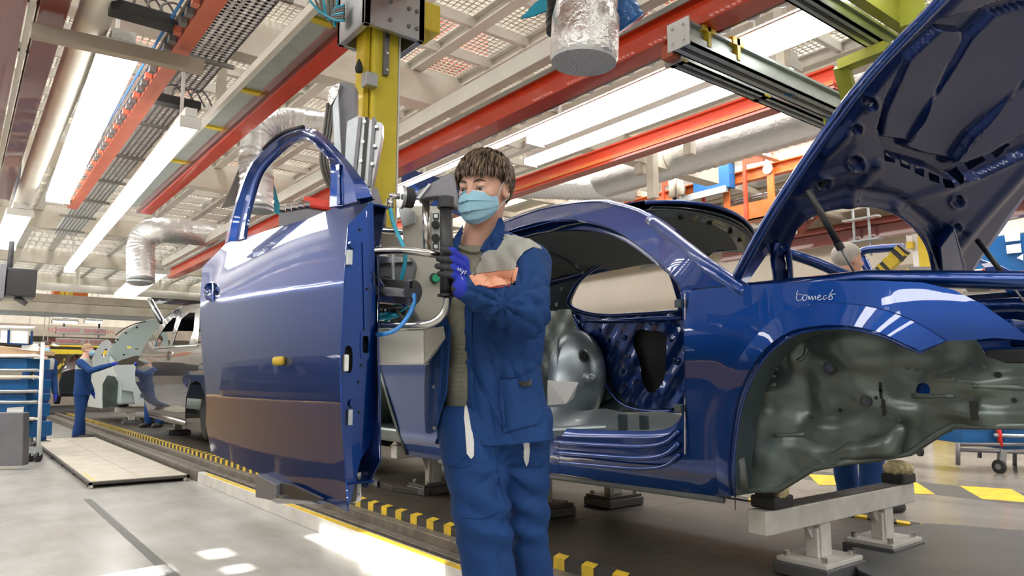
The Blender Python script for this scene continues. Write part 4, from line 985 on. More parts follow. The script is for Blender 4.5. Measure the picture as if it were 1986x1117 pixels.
# inner flange of the door opening, darker, with spot-weld lip and steps on the sill
V = []; op2 = opening
def inn_off(x, y, k): c = (1150, 660); return (x+(c[0]-x)*k, y+(c[1]-y)*k)
n_ = len(op2)
for p in op2:
    a = cs_(*p)
    V += [a+np.array([.004, 0, 0]), a+np.array([.05, 0, 0]), np.array(cs_(*inn_off(*p, .03)))+np.array([.058, 0, 0]), np.array(cs_(*inn_off(*p, .075)))+np.array([.062, 0, 0])]
mkobj('opening_flange', V, [(4*i+j, 4*i+j+1, 4*i+j+5, 4*i+j+4) for i in range(n_-1) for j in range(3)], 'blue_inner', car, True, thick=.003, offset=0)
for dz, r_, xx in ((0, .009, -.003), (-.05, .011, -.006), (-.095, .008, -.004)):
    pts = [cs_(x, y)+np.array([xx, 0, dz]) for x, y in [(1076, 858), (1180, 864), (1250, 866), (1292, 858), (1318, 836)]]
    MB().tube(spline(pts, 5), r_, 10).build('sill_step', 'blue_paint', car, smooth=True)
MB().tube([cs_(850, 892)+np.array([.01, 0, -.01]), cs_(1076, 922)+np.array([.01, 0, -.01]), cs_(1400, 966)+np.array([.012, 0, -.008])], .014, 8).build('sill_seam', 'sealer', car, smooth=True)
# hinge brackets & wing mounting tabs in the door jamb
for x_, y_ in ((1322, 588), (1322, 792)):
    c_ = cs_(x_, y_); MB().box(c_[0]-.012, c_[0]+.05, c_[1]-.004, c_[1]+.03, c_[2]-.016, c_[2]+.016).build('jamb_tab', 'primer_dark', car, bevel=.002)
MB().bar(cs_(1331, 570)+np.array([-.006, 0, 0]), cs_(1331, 880)+np.array([-.006, 0, 0]), .006, .006).build('wing_edge', 'steel', car)
# --- rear door and quarter, left of the worker
rear = [(850, 705), (735, 705), (738, 725), (752, 770), (770, 830), (780, 862), (792, 884), (850, 892), (900, 897), (960, 903), (1085, 920), (1080, 850), (1000, 846), (990, 700), (985, 447), (985, 423), (940, 440), (900, 452), (860, 470), (830, 500), (825, 600), (830, 700)]
sheet('rear_side_panel', rear, [], lambda x, y: cs_(x, y)+np.array([.004, 0, 0]), 'blue_paint', car, step=15, thick=.006)
MB().tube([cs_(735, 706)+np.array([-.003, 0, 0]), cs_(752, 770)+np.array([-.003, 0, 0]), cs_(770, 830)+np.array([-.003, 0, 0]), cs_(790, 882)+np.array([-.003, 0, 0])], .010, 8).build('rear_arch_lip', 'primer', car, smooth=True)
# rear wheelhouse and underbody tail behind the held door
ya = cs_(735, 705)[1]
tail = MB(); yb = ya+1.35
for (x_, s_) in ((CX+.25, 1),):
    pass
rg = []
for k, yy in enumerate(np.linspace(ya-.1, ya+.9, 9)):
    h_ = .55+.62*math.sin(math.pi*min(max((yy-ya+.1)/1.0, 0), 1))
    rg.append([(CX+.12, yy, h_+.1), (CX+.55, yy, h_+.16), (CX+.6, yy, .62), (CX+.14, yy, h_+.02)])
tail.loft(rg, cap=True).build('rear_wheelhouse', 'primer', car, smooth=True)
MB().box(CX+.15, 4.0, ya-.4, ya+1.3, .62, .72).build('rear_floor', 'primer', car, bevel=.02)
bb = [(CX+.06, ya+.85, .7), (CX+.02, ya+.9, 1.5), (CX+.2, ya+.8, 1.55), (4.0, ya+.8, 1.55), (4.05, ya+.9, .7)]
MB().box(CX+.06, 4.05, ya+.85, ya+1.25, .66, 1.45).build('tail_shell', 'blue_paint', car, bevel=.06)
# raised boot lid, its blue underside seen over the lift
tl = [at(778, 326, 6.4), at(812, 332, 6.4), at(880, 352, 6.3), at(905, 372, 6.2), at(900, 420, 6.0), at(840, 400, 6.1), at(778, 372, 6.3)]
MB().prism(tl, cD*.05).build('boot_lid', 'blue_inner', car, bevel=.01)
MB().bar(at(790, 372, 6.3), at(800, 480, 5.9), .05, .05).build('boot_hinge', 'blue_inner', car)
# --- roof: crowned skin and dark underside with front header
def roofz(x, y):
    u = (x-3.37)/.49; fy = 1-max(0, (3.0-y)/.8)**2*.20-max(0, (y-3.9)/1.4)**2*.30
    return 2.035-.10*(x-2.9)/.95+.05*(1-u*u)+.06*(fy-1)/.2
RX = np.linspace(2.88, 3.86, 15); nY = 19; V = []
for i in range(nY):
    t_ = i/(nY-1)
    for x in RX:
        u = (x-3.37)/.49; yf = 2.50-.15*(1-u*u); y = yf+(4.9-yf)*t_; V.append((x, y, roofz(x, y)))
F = [(i*15+j, i*15+j+1, (i+1)*15+j+1, (i+1)*15+j) for i in range(nY-1) for j in range(14)]
mkobj('roof_skin', [(a, b, c+.02) for a, b, c in V], F, 'blue_paint', car, True, thick=.004)
hl = [(2.87+(a-2.88)*1.02, b, c-.03-.012*math.sin(b*9)**2) for a, b, c in V]
mkobj('headliner_panel', [v for v in hl], F, 'headliner', car, True, thick=.004)
def hdr(y0, y1, dz, m2, nm, drop=.05):
    V = []
    for x in np.linspace(2.89, 3.85, 25):
        u = (x-3.37)/.49; yf = 2.50-.15*(1-u*u)
        for (yy, dd) in ((y0, 0), ((y0+y1)/2, -drop), (y1, -drop*.2)): V.append((x, yf+yy, roofz(x, yf+yy)-.02+dz+dd))
    return mkobj(nm, V, [(3*i+j, 3*i+j+1, 3*i+j+4, 3*i+j+3) for i in range(24) for j in range(2)], m2, car, True, thick=.004)
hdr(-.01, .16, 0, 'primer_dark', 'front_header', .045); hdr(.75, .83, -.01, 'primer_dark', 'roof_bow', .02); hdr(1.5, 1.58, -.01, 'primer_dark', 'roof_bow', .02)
MB().tube([(x, 2.50-.15*(1-((x-3.37)/.49)**2)-.005, roofz(x, 2.45)+.008) for x in np.linspace(2.86, 3.86, 20)], .012, 8).build('header_edge', 'blue_paint', car, smooth=True)
for x in (2.95, 3.1, 3.3, 3.5, 3.65):
    u = (x-3.37)/.49; yy = 2.50-.15*(1-u*u)+.07; MB().disc((x, yy, roofz(x, yy)-.067), (0, 0, 1), .014, .01, 12).build('header_hole', 'black_hole', car)
# near roof rail bridging side frame and roof, far rail and A pillars
rail = [cs_(x, y) for x, y in opn([(940, 442), (985, 427), (1025, 412), (1070, 400), (1120, 392), (1165, 390), (1200, 397), (1232, 407), (1262, 423), (1300, 450)], 3)]
V = []
for k, p in enumerate(rail):
    V += [p+np.array([-.002, 0, -.006]), p+np.array([.012, 0, .008]), p+np.array([.04, 0, .014]), p+np.array([.085, 0, .006])]
mkobj('roof_rail', V, [(4*i+j, 4*i+j+1, 4*i+j+5, 4*i+j+4) for i in range(len(rail)-1) for j in range(3)], 'blue_paint', car, True, thick=.004, offset=0)
ap = [cs_(1255, 428)+np.array([.03, 0, 0]), cs_(1300, 462)+np.array([.03, 0, 0]), cs_(1360, 512)+np.array([.03, 0, 0]), cs_(1415, 552)+np.array([.03, 0, 0]), cs_(1440, 570)+np.array([.03, 0, 0])]
MB().tube(spline(ap, 5), [.034]*21, 12).build('windscreen_pillar', 'blue_paint', car, smooth=True)
far_ = [(3.83, 4.6, 1.86), (3.87, 3.8, 1.92), (3.87, 3.0, 1.93), (3.85, 2.55, 1.90), (3.88, 2.2, 1.78), (3.98, 1.85, 1.58), (4.05, 1.6, 1.47)]
MB().tube(spline(far_, 6), .032, 12).build('far_roof_rail', 'blue_inner', car, smooth=True)
# --- far side inner structure with its window opening
FX = 3.98
def fg(P): z = P[2]; return (max(0, z-1.5)*.40 if z > 1.5 else 0)+(.03*math.sin(P[1]*7)*math.sin(z*9) if z < 1.45 else 0)
fs = lambda x, y: onsurf(x, y, np.array([FX, 0, 0]), nX, fg)
win = smo([(1103, 590), (1108, 570), (1122, 546), (1150, 522), (1185, 505), (1225, 495), (1258, 492), (1282, 503), (1300, 528), (1312, 562), (1319, 600), (1290, 606), (1230, 610), (1170, 612), (1125, 604)], 4)
dark = [(960, 470), (1010, 455), (1100, 450), (1200, 440), (1290, 440), (1400, 470), (1340, 520), (1345, 620), (1345, 800), (1000, 800), (955, 700)]
doorhole = smo([(1235, 640), (1262, 642), (1290, 648), (1292, 690), (1286, 740), (1262, 762), (1246, 740), (1240, 700), (1228, 668)], 3)
def fdisp(Vp, W):
    c = np.array([1210, 550]); W = W.copy(); return W
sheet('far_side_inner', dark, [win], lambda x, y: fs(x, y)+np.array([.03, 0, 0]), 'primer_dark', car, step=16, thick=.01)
# far door inner shell (blue) below its window
fdoor = opn([(1108, 600), (1130, 606), (1175, 614), (1235, 612), (1320, 606)], 3)+[(1330, 640), (1330, 780), (1300, 792), (1250, 792), (1215, 780), (1190, 750), (1165, 700), (1140, 650), (1118, 620)]
sheet('far_door_inner', fdoor, [doorhole], lambda x, y: onsurf(x, y, np.array([FX, 0, 0]), nX, lambda P: .05+.006*math.sin(P[1]*23)*math.sin(P[2]*27)+.007*math.sin(P[1]*41+P[2]*30)), 'blue_inner', car, step=8, thick=.004)
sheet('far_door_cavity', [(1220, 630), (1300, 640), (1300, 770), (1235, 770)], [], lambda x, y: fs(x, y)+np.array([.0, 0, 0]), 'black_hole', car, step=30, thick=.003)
MB().tube([onsurf(*p, np.array([FX, 0, 0]), nX, lambda P: fg(P)+.02) for p in win]+[onsurf(*win[0], np.array([FX, 0, 0]), nX, lambda P: fg(P)+.02)], .018, 8).build('far_window_frame', 'blue_inner', car, smooth=True)
fd2 = [(1112, 612), (1125, 640), (1150, 690), (1175, 745), (1205, 782), (1250, 796), (1325, 797)]
MB().tube([onsurf(*p, np.array([FX, 0, 0]), nX, lambda P: .07) for p in opn(fd2, 3)], .014, 8).build('far_door_edge', 'blue_paint', car, smooth=True)
MB().tube([onsurf(*p, np.array([FX, 0, 0]), nX, lambda P: .07) for p in [(1130, 622), (1200, 622), (1320, 616)]], .016, 8).build('far_door_waist_rail', 'blue_paint', car, smooth=True)
rr = random.Random(5)
for x_, y_, s_ in [(1160, 640, .02), (1208, 655, .022), (1178, 660, .016), (1218, 690, .015), (1205, 720, .02), (1300, 660, .014), (1310, 700, .028), (1230, 745, .018), (1306, 630, .012), (1232, 740, .022), (1150, 625, .012), (1260, 628, .012)]:
    c_ = onsurf(x_, y_, np.array([FX, 0, 0]), nX, lambda P: .062); MB().tube([c_+np.array([.004, 0, 0]), c_+np.array([-.004, 0, 0])], [s_, s_*.8], 14).build('pressed_boss', 'blue_paint', car, smooth=False)
    MB().disc(c_+np.array([-.0055, 0, 0]), (1, 0, 0), s_*.5, .002, 12).build('door_hole', 'black_hole', car)
# holes in the dark pillar and roof side
for x_, y_, s_ in [(1075, 505, .012), (1090, 520, .01), (1066, 540, .014), (1085, 560, .01), (1075, 590, .012), (1240, 470, .014), (1200, 478, .014), (1150, 490, .012), (1300, 480, .016), (1092, 480, .01)]:
    c_ = fs(x_, y_)+np.array([.028, 0, 0]); MB().disc(c_, (1, 0, 0), s_*1.3, .004, 12).build('inner_hole', 'black_hole', car)
    MB().disc(c_-np.array([.002, 0, 0]), (1, 0, 0), s_*1.7, .004, 14).build('inner_boss', 'primer_dark', car)
def fob(pts, d, nm, m2, step=10, th=.006, wav=.012): return sheet(nm, pts, [], lambda x, y: onsurf(x, y, np.array([FX-d, 0, 0]), nX, lambda P: wav*math.sin(P[1]*31)*math.sin(P[2]*21)), m2, car, step=step, thick=th)
fob(smo([(1045, 500), (1062, 470), (1092, 462), (1106, 490), (1098, 530), (1104, 590), (1122, 640), (1150, 700), (1190, 760), (1160, 780), (1045, 780)], 3), .03, 'pillar_inner', 'primer', 9)
# silver rear wheelhouse dome with flange
c_ = onX(1118, 728, 3.86)
V, F = isosurf(lambda P: smin(ell(P, c_, (.14, .30, .36)), ell(P, c_+np.array([-.02, .05, -.16]), (.15, .22, .22)), .05), c_-.45, c_+.45, .025)
mkobj('wheelhouse_dome', V, F, 'primer_light', car)
MB().tube(spline([onX(x, y, 3.74) for x, y in [(1082, 652), (1082, 690), (1090, 740), (1108, 790)]], 5), .013, 8).build('wheelhouse_flange', 'primer_light', car, smooth=True)
MB().disc(onX(1132, 690, 3.72), (1, 0, .2), .05, .012, 20).build('dome_boss', 'primer', car); MB().disc(onX(1132, 690, 3.71), (1, 0, .2), .03, .012, 16).build('dome_hole', 'black_hole', car)
MB().tube([onX(1140, 733, 3.75), onX(1150, 735, 3.66)], [.045, .03], 16).build('dome_stud', 'primer_light', car, smooth=True)
# floor pan: ribbed silver sheet, tunnel, cross members
V = []; nx_, ny_ = 34, 34
for i in range(nx_):
    x = CX+.10+(3.98-CX-.10)*i/(nx_-1)
    for j in range(ny_):
        y = 1.95+(4.6-1.95)*j/(ny_-1); z = .70+.012*math.sin(y*14)+.16*math.exp(-((x-3.25)/.13)**2)+.02*(abs(((x*5) % 1)-.5) < .2)
        V.append((x, y, z))
mkobj('floor_pan', V, [(i*ny_+j, i*ny_+j+1, (i+1)*ny_+j+1, (i+1)*ny_+j) for i in range(nx_-1) for j in range(ny_-1)], 'primer_light', car, True, thick=.004)
MB().box(CX+.10, 3.9, 2.6, 2.72, .70, .80).build('seat_cross_member', 'primer_light', car, bevel=.015)
MB().box(CX+.10, 3.9, 3.1, 3.22, .70, .80).build('seat_cross_member', 'primer_light', car, bevel=.015)
MB().box(CX+.06, CX+.16, 2.0, 4.3, .66, .76).build('inner_sill', 'primer_light', car, bevel=.015)
c_ = onX(1218, 800, 3.0)
for k in (-1, 1): MB().box(3.0, 3.05, c_[1]-.03+.08*k, c_[1]+.0+.08*k, .78, .88).build('seat_bracket', 'primer_dark', car, bevel=.004)
MB().box(CX+.3, CX+1.2, 1.93, 1.97, .66, 1.45).build('firewall', 'primer_dark', car, bevel=.02)
# white paper sheet lying folded in the body
pp = [onX(1062, 738, 2.9), onX(1121, 742, 3.1), onX(1112, 772, 3.1), onX(1098, 783, 3.0), onX(1062, 786, 2.9)]
t = tag(MB().prism(pp, (.004, 0, .002)).build('paper_sheet', 'paper'), 'white folded paper sheet lying inside the car body behind the worker\'s jacket', 'paper')
# --- engine bay: wheelhouse/apron seen through the arch
AX = CX+.15
RELIEF = []
for _p, _s1, _s2, _a in (((1545, 690), .035, .06, .03), ((1611, 713), .05, .05, -.025), ((1500, 845), .07, .035, -.022), ((1680, 778), .05, .045, .022), ((1490, 760), .09, .02, .018), ((1600, 830), .12, .03, .022), ((1560, 760), .03, .09, -.016), ((1720, 700), .10, .03, .020), ((1650, 660), .05, .03, .02), ((1900, 755), .12, .02, .018), ((1830, 720), .06, .05, -.012), ((1630, 900), .09, .03, .03)):
    _q = onX(*_p, CX+.2); RELIEF.append((_q[1], _q[2], _s1, _s2, _a))
def ag(P):
    y, z = P[1], P[2]; g = -.02
    r = math.hypot(y-AC[1]+.0, z-.80)
    g -= .07*math.exp(-((r)/.36)**4)*1.0+.03*min(1, max(0, (AC[1]-y)/.3))
    g += .05*math.exp(-((y-AC[1]-.02)/.10)**2-((z-1.18)/.16)**2)                     # spring tower
    g += .045/(1+math.exp(-(.80-z+.35*(y-AC[1]))*30))*(1 if y > .4 else .6)                    # lower long member
    g += .018*math.exp(-((z-.96)/.022)**2)*(1/(1+math.exp((y-AC[1]+.12)*30)))
    g += .02*math.exp(-((z-1.07)/.02)**2)*(1/(1+math.exp((y-AC[1]+.25)*30)))
    g += .012*math.sin(z*38)*math.exp(-((y-AC[1]-.36)/.10)**2)*(z > .95)
    g += .007*math.sin(y*19+z*11)*math.sin(z*17-y*7)+.006*math.sin(y*37-z*21)*math.sin(z*33+y*9)
    for (yc, zc_, s1, s2, am) in RELIEF:
        g += am*math.exp(-((y-yc)/s1)**2-((z-zc_)/s2)**2)
    return g
asf = lambda x, y: onsurf(x, y, np.array([AX, 0, 0]), nX, ag)
apron = [(1425, 990), (1423, 900), (1428, 840), (1440, 780), (1462, 720), (1496, 672), (1545, 640), (1600, 625), (1680, 625), (1760, 650), (1815, 660), (1890, 655), (1912, 690), (1950, 704), (2020, 706), (2020, 824), (1920, 826), (1850, 824), (1822, 838), (1765, 876), (1700, 888), (1660, 886), (1630, 898), (1600, 903), (1576, 907), (1530, 940), (1510, 948), (1460, 948), (1428, 944)]
eye = oval(1790, 757, 14, 15, 14)
sheet('wheelhouse_apron', apron, [eye], asf, 'primer', car, step=10, thick=.006)
# returns of the apron so it has body: lower long member closed box + dark gap behind the wing
MB().tube([asf(1428, 946), asf(1460, 950), asf(1510, 950), asf(1576, 909), asf(1640, 896), asf(1700, 890), asf(1765, 878), asf(1822, 840), asf(1850, 826), asf(1990, 826)], .012, 8).build('lower_flange', 'primer', car, smooth=True)
V = []
for k, p in enumerate(arch_in[:-3]):
    a = cs_(*p)+np.array([.006, 0, 0]); b = a+np.array([AX-CX-.03, .0, 0]); V += [a, b]
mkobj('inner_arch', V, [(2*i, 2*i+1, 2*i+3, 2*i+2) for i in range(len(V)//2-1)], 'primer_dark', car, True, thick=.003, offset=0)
sheet('rear_splash_wall', [(1424, 700), (1440, 760), (1440, 948), (1424, 948)], [], lambda x, y: onsurf(x, y, np.array([CX+.1, 0, 0]), nX), 'sealer', car, step=20, thick=.003)
MB().tube([cs_(1420, 890)+np.array([.05, 0, 0]), cs_(1428, 948)+np.array([.05, 0, 0])], .02, 10).build('sealer_bead', 'sealer', car, smooth=True)
def apd(x_, y_, s_, m2='black_hole', nm='apron_hole', h_=.006, d=.004): return MB().disc(asf(x_, y_)-np.array([d, 0, 0]), (1, 0, 0), s_, h_, 18).build(nm, m2, car)
apd(1611, 713, .026, 'black_rubber', 'rubber_plug', .01); apd(1611, 713, .017, 'steel', 'plug_insert', .016); apd(1680, 778, .022, 'black_rubber', 'rubber_plug', .012); apd(1680, 778, .010, 'primer_dark', 'plug_insert', .018)
for x_, y_, s_ in ((1580, 645, .016), (1630, 795, .007), (1700, 772, .005), (1709, 757, .006), (1713, 789, .006), (1700, 770, .004), (1967, 776, .007), (1936, 727, .01), (1575, 810, .004)): apd(x_, y_, s_)
for x_, y_ in ((1890, 796), (1709, 757), (1714, 790)):
    c_ = asf(x_, y_)-np.array([.004, 0, 0]); MB().box(c_[0]-.003, c_[0]+.003, c_[1]-(.012 if x_ > 1800 else .005), c_[1]+(.012 if x_ > 1800 else .005), c_[2]-.03, c_[2]+.03).build('apron_slot', 'black_hole', car, bevel=.002)
for x_, y_ in [(1760+18*k, 715+2*k) for k in range(4)]+[(1850, 715), (1880, 714), (1910, 713), (1850, 735), (1720, 812), (1745, 815), (1770, 813), (1800, 812)]: apd(x_, y_, .005, 'primer', 'spot_weld', .004, .002)
for pts in ([(1470, 703), (1510, 716)], [(1465, 718), (1505, 730)], [(1450, 748), (1505, 746)], [(1770, 768), (1850, 768)], [(1885, 748), (1986, 752)], [(1500, 845), (1560, 842)], [(1545, 700), (1560, 690), (1565, 672)]):
    MB().tube(spline([asf(*p)+np.array([.002, 0, 0]) for p in pts], 5), .009, 8).build('pressed_rib', 'primer', car, smooth=True)
MB().disc(asf(1792, 757)+np.array([.05, 0, 0]), (1, 0, 0), .03, .05, 20).build('tow_tube', 'blue_paint', car)
# drooping control-arm bracket and jack cones
def blob(name, m2, centre, parts, h=.012, ext=.3):
    V, F = isosurf(lambda P: __import__('functools').reduce(lambda a, b: smin(a, b, .03), [cone(P, *q) for q in parts]), np.array(centre)-ext, np.array(centre)+ext, h)
    return mkobj(name, V, F, m2, car)
a0, a1, a2, a3 = [onX(x, y, AX+.06) for x, y in ((1600, 895), (1655, 875), (1722, 868), (1745, 835))]
blob('arm_bracket', 'primer', a2, [(a0, a1, .02, .032), (a1, a2, .032, .036), (a2, a3, .036, .026)])
q0, q1 = onX(1485, 905, AX+.08), onX(1487, 948, 2.80)
MB().tube([q0+(0, 0, .08), q0, q1], [.085, .07, .055], 20).build('support_cone', 'primer', car, smooth=True)
q2 = onX(1735, 862, 4.0); MB().tube([q2+(0, 0, .1), q2, q2-(0, 0, .05)], [.09, .07, .06], 20).build('support_cone', 'primer', car, smooth=True)
# engine bay beyond: far wing, far apron, cowl, blue brackets at right
MB().box(3.75, 3.85, .1, 1.75, 1.0, 1.25).build('far_apron', 'blue_inner', car, bevel=.03)
V = []
fy = np.linspace(1.9, -.1, 14)
for y in fy:
    k = max(0, 1.0-y); zt_ = 1.50-.10*k*k; V += [(4.08-.10*k, y, zt_), (4.20-.12*k, y, zt_-.05), (4.24-.16*k, y, zt_-.3)]
mkobj('far_wing', V, [(3*i+j, 3*i+j+1, 3*i+j+4, 3*i+j+3) for i in range(13) for j in range(2)], 'blue_paint', car, True, thick=.004, offset=0)
cw = [cs_(1432, 553)+np.array([.05, 0, 0])]; cz = cw[0][2]
V = []
for x in np.linspace(2.5, 4.05, 20):
    b = .10*(1-((x-3.28)/.8)**2)
    V += [(x, 1.90-b, 1.42+b*.3), (x, 1.84-b, 1.47+b*.3), (x, 1.74-b, 1.45+b*.2), (x, 1.68-b, 1.38), (x, 1.60-b, 1.36)]
mkobj('cowl_panel', V, [(5*i+j, 5*i+j+1, 5*i+j+6, 5*i+j+5) for i in range(19) for j in range(4)], 'blue_paint', car, True, thick=.004, offset=0)
MB().box(2.95, 4.0, 1.80, 1.86, .8, 1.38).build('bulkhead', 'blue_inner', car, bevel=.01)
MB().tube([(2.56, 1.7, 1.44), (2.54, 1.2, 1.43), (2.60, .7, 1.37), (2.75, .3, 1.28)], .03, 12).build('wing_rail', 'blue_paint', car, smooth=True)
MB().tube([(4.0, 1.7, 1.44), (4.0, 1.2, 1.43), (3.95, .7, 1.37), (3.85, .3, 1.28)], .035, 12).build('wing_rail', 'blue_paint', car, smooth=True)
MB().bar((2.7, .34, 1.26), (3.9, .34, 1.26), .1, .05).build('lock_carrier', 'blue_inner', car, bevel=.008)
c_ = onX(1945, 690, CX+.2)
MB().box(c_[0], c_[0]+.14, c_[1]-.14, c_[1]+.05, c_[2]-.025, c_[2]+.02).build('headlamp_bracket', 'black_plastic', car, bevel=.006)
for dx, dy, dz in ((0, .0, .06), (.1, -.05, .03), (.05, .08, .09)): MB().box(c_[0]+dx, c_[0]+dx+.12, c_[1]+dy-.1, c_[1]+dy+.06, c_[2]+dz, c_[2]+dz+.03).build('front_bracket', 'blue_inner', car, bevel=.006)

# ------------------------------------------------------------------ HOOD
HP = onX(1432, 548, CX+.04); ha = onX(1830, 0, CX+.04)-HP; ha /= np.linalg.norm(ha); hN = np.cross((1., 0, 0), ha); 
if hN@(cO-HP) < 0: hN = -hN                        # hN looks down at the camera
hood = thing('hood', None, None, HP); COL.objects.unlink(hood); put(hood, car); hood.location = Vector(HP)-car.location
hs_ = lambda x, y, d=0.: onsurf(x, y, HP, hN, lambda P: -.05*math.sin(min(max(((P-HP)[0])/1.5, 0), 1)*math.pi)+d)
hout = [(1424, 548), (1440, 517), (1462, 478), (1500, 412), (1550, 338), (1600, 262), (1640, 205), (1690, 145), (1745, 85), (1800, 28), (1850, -25), (2120, -60), (2120, 250), (1990, 372), (1950, 425), (1905, 492), (1872, 545), (1815, 547), (1812, 530), (1803, 490), (1786, 456), (1760, 428), (1730, 410), (1690, 398), (1645, 397), (1600, 405), (1560, 420), (1540, 440), (1528, 470), (1524, 520), (1536, 546), (1500, 548), (1497, 500), (1490, 480)]
# relief of the inner panel in pixel-traced regions
pan1 = [(1712, 268), (1722, 218), (1768, 118), (1830, 60), (1870, 62), (1872, 80), (1845, 130), (1812, 195), (1790, 235), (1764, 275), (1745, 272)]
pan2 = [(1758, 286), (1800, 215), (1850, 140), (1890, 75), (1935, 30), (2120, -20), (2120, 60), (1990, 160), (1900, 250), (1852, 310), (1800, 300)]
pan3 = [(1838, 318), (1880, 260), (1990, 165), (2120, 80), (2120, 180), (1990, 262), (1930, 298), (1880, 318)]
trough = [(1706, 250), (1720, 196), (1765, 100), (1830, 40), (1900, 20), (2120, -55), (2120, 215), (1990, 300), (1900, 340), (1850, 348), (1800, 322), (1722, 300)]
def sstep(d, w_): t = np.clip(d/w_, 0, 1); return t*t*(3-2*t)
def hdisp(Vp, W):
    h = np.zeros(len(Vp))
    def sd(poly): return np.where(inpoly(Vp, poly), 1, -1)*segdist(Vp, poly)
    h += -.045*sstep(sd(trough)+6, 9)
    for p_ in (pan1, pan2, pan3): h += .036*sstep(sd(p_)+5, 8)
    lip = [(1424, 548), (1500, 412), (1600, 262), (1690, 145), (1850, -25)]
    h += -.02*sstep(30-segdist(Vp, lip, False), 14)+.014*sstep(9-segdist(Vp, lip, False), 8)
    arc = [(1530, 470), (1560, 420), (1645, 397), (1730, 410), (1786, 456), (1812, 530)]
    h += .018*sstep(16-segdist(Vp, arc, False), 10)-.014*sstep(12-np.abs(segdist(Vp, arc, False)-30), 10)
    for l in ([(1590, 345), (1700, 318)], [(1640, 400), (1700, 320)], [(1735, 400), (1850, 360), (1960, 310)], [(1845, 500), (1900, 430), (1990, 330)], [(1600, 300), (1640, 260)]):
        h += .012*sstep(14-segdist(Vp, l, False), 12)
    for c, r in (((1688, 202), 13), ((1658, 315), 14), ((1597, 356), 12), ((1857, 390), 12), ((1855, 440), 8), ((1660, 250), 10)):
        d = np.linalg.norm(Vp-np.array(c), axis=1); h += -.016*sstep(r-d, 5)+.006*np.exp(-((d-r-2)/3)**2)
    return W+hN[None, :]*h[:, None]
slots = [[(1713, 294), (1735, 303), (1736, 316), (1716, 312)], [(1744, 306), (1765, 316), (1766, 330), (1746, 322)], [(1773, 320), (1793, 329), (1792, 344), (1774, 335)], [(1800, 333), (1822, 342), (1822, 356), (1803, 350)], [(1828, 345), (1846, 350), (1848, 362), (1830, 362)], [(1854, 344), (1872, 332), (1876, 344), (1858, 356)], [(1886, 325), (1918, 306), (1926, 318), (1892, 337)], [(1934, 298), (1962, 278), (1976, 290), (1944, 314)]]
def shrink(poly, k):
    c_ = np.mean(poly, axis=0); out = []
    for p_ in poly: v_ = np.array(p_)-c_; n_ = np.linalg.norm(v_); out.append(tuple(c_+v_*(n_+k)/n_))
    return [q for q in out+[out[0]]]
rl = []
for p_ in (pan1, pan2, pan3, trough): rl += [shrink(p_, 5), shrink(p_, -3)] if p_ is not trough else [shrink(p_, 6), shrink(p_, -3)]
rl = [[q for q in l_ if q[0] < 2100 and q[1] > -40] for l_ in rl]
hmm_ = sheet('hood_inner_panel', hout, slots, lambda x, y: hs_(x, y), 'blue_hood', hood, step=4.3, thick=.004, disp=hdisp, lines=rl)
outer = [(1420, 552), (1440, 512), (1500, 405), (1600, 255), (1690, 138), (1800, 20), (1855, -30), (2130, -70), (2130, 255), (1990, 380), (1905, 500), (1872, 552)]+[(1815, 547), (1803, 490), (1786, 456), (1760, 428), (1730, 410), (1690, 398), (1645, 397), (1600, 405), (1560, 420), (1535, 440), (1490, 490), (1450, 548)]
sheet('hood_skin', outer, [], lambda x, y: hs_(x, y, -.075), 'blue_paint', hood, step=18, thick=.005)
edge = opn([(1424, 550), (1440, 516), (1500, 410), (1600, 260), (1690, 142), (1800, 26), (1855, -28)], 6)
MB().tube([hs_(x, y, -.02) for x, y in edge], .020, 10).build('hood_edge', 'blue_paint', hood, smooth=True)
MB().tube([hs_(x, y, .0) for x, y in opn([(1530, 475), (1545, 438), (1600, 405), (1645, 397), (1690, 398), (1730, 410), (1760, 428), (1786, 456), (1803, 490), (1813, 545)], 5)], .009, 8).build('arch_rim', 'blue_paint', hood, smooth=True)
for x_ in (0, 20):
    MB().tube([hs_(1505+x_*.9, 470, -.01), hs_(1500+x_*1.5, 500, .0), hs_(1506+x_*1.4, 550, .02)], .013, 8).build('hood_hinge', 'blue_inner', hood, smooth=True)
MB().prism([hs_(1815, 548, -.02), hs_(1862, 548, -.02), hs_(1858, 500, -.02), hs_(1835, 430, -.02), hs_(1806, 470, -.02)], hN*.05).build('hood_hinge', 'blue_inner', hood, bevel=.008)
MB().disc(hs_(1688, 202, .004), hN, .008, .008, 12).build('rubber_stop', 'steel', hood)
for c in ((1597, 356), (1564, 375)): MB().disc(hs_(*c, -.008), hN, .018, .008, 16).build('hood_hole', 'black_hole', hood)
# black gas struts
def strut(p, q, nm='gas_strut'):
    p = np.array(p); q = np.array(q); m_ = p+(q-p)*.62
    MB().tube([p, m_], .0125, 14).build(nm, 'black_plastic', car, smooth=True); MB().tube([m_, q], .005, 10).build('strut_rod', 'cast_grey', car, smooth=True)
    MB().disc(m_, q-p, .0155, .03, 14).build('strut_collar', 'black_plastic', car)
strut(hs_(1567, 368, .04), onX(1664, 541, 2.62))
strut(hs_(1895, 465, .04), onX(1990, 590, 3.95))

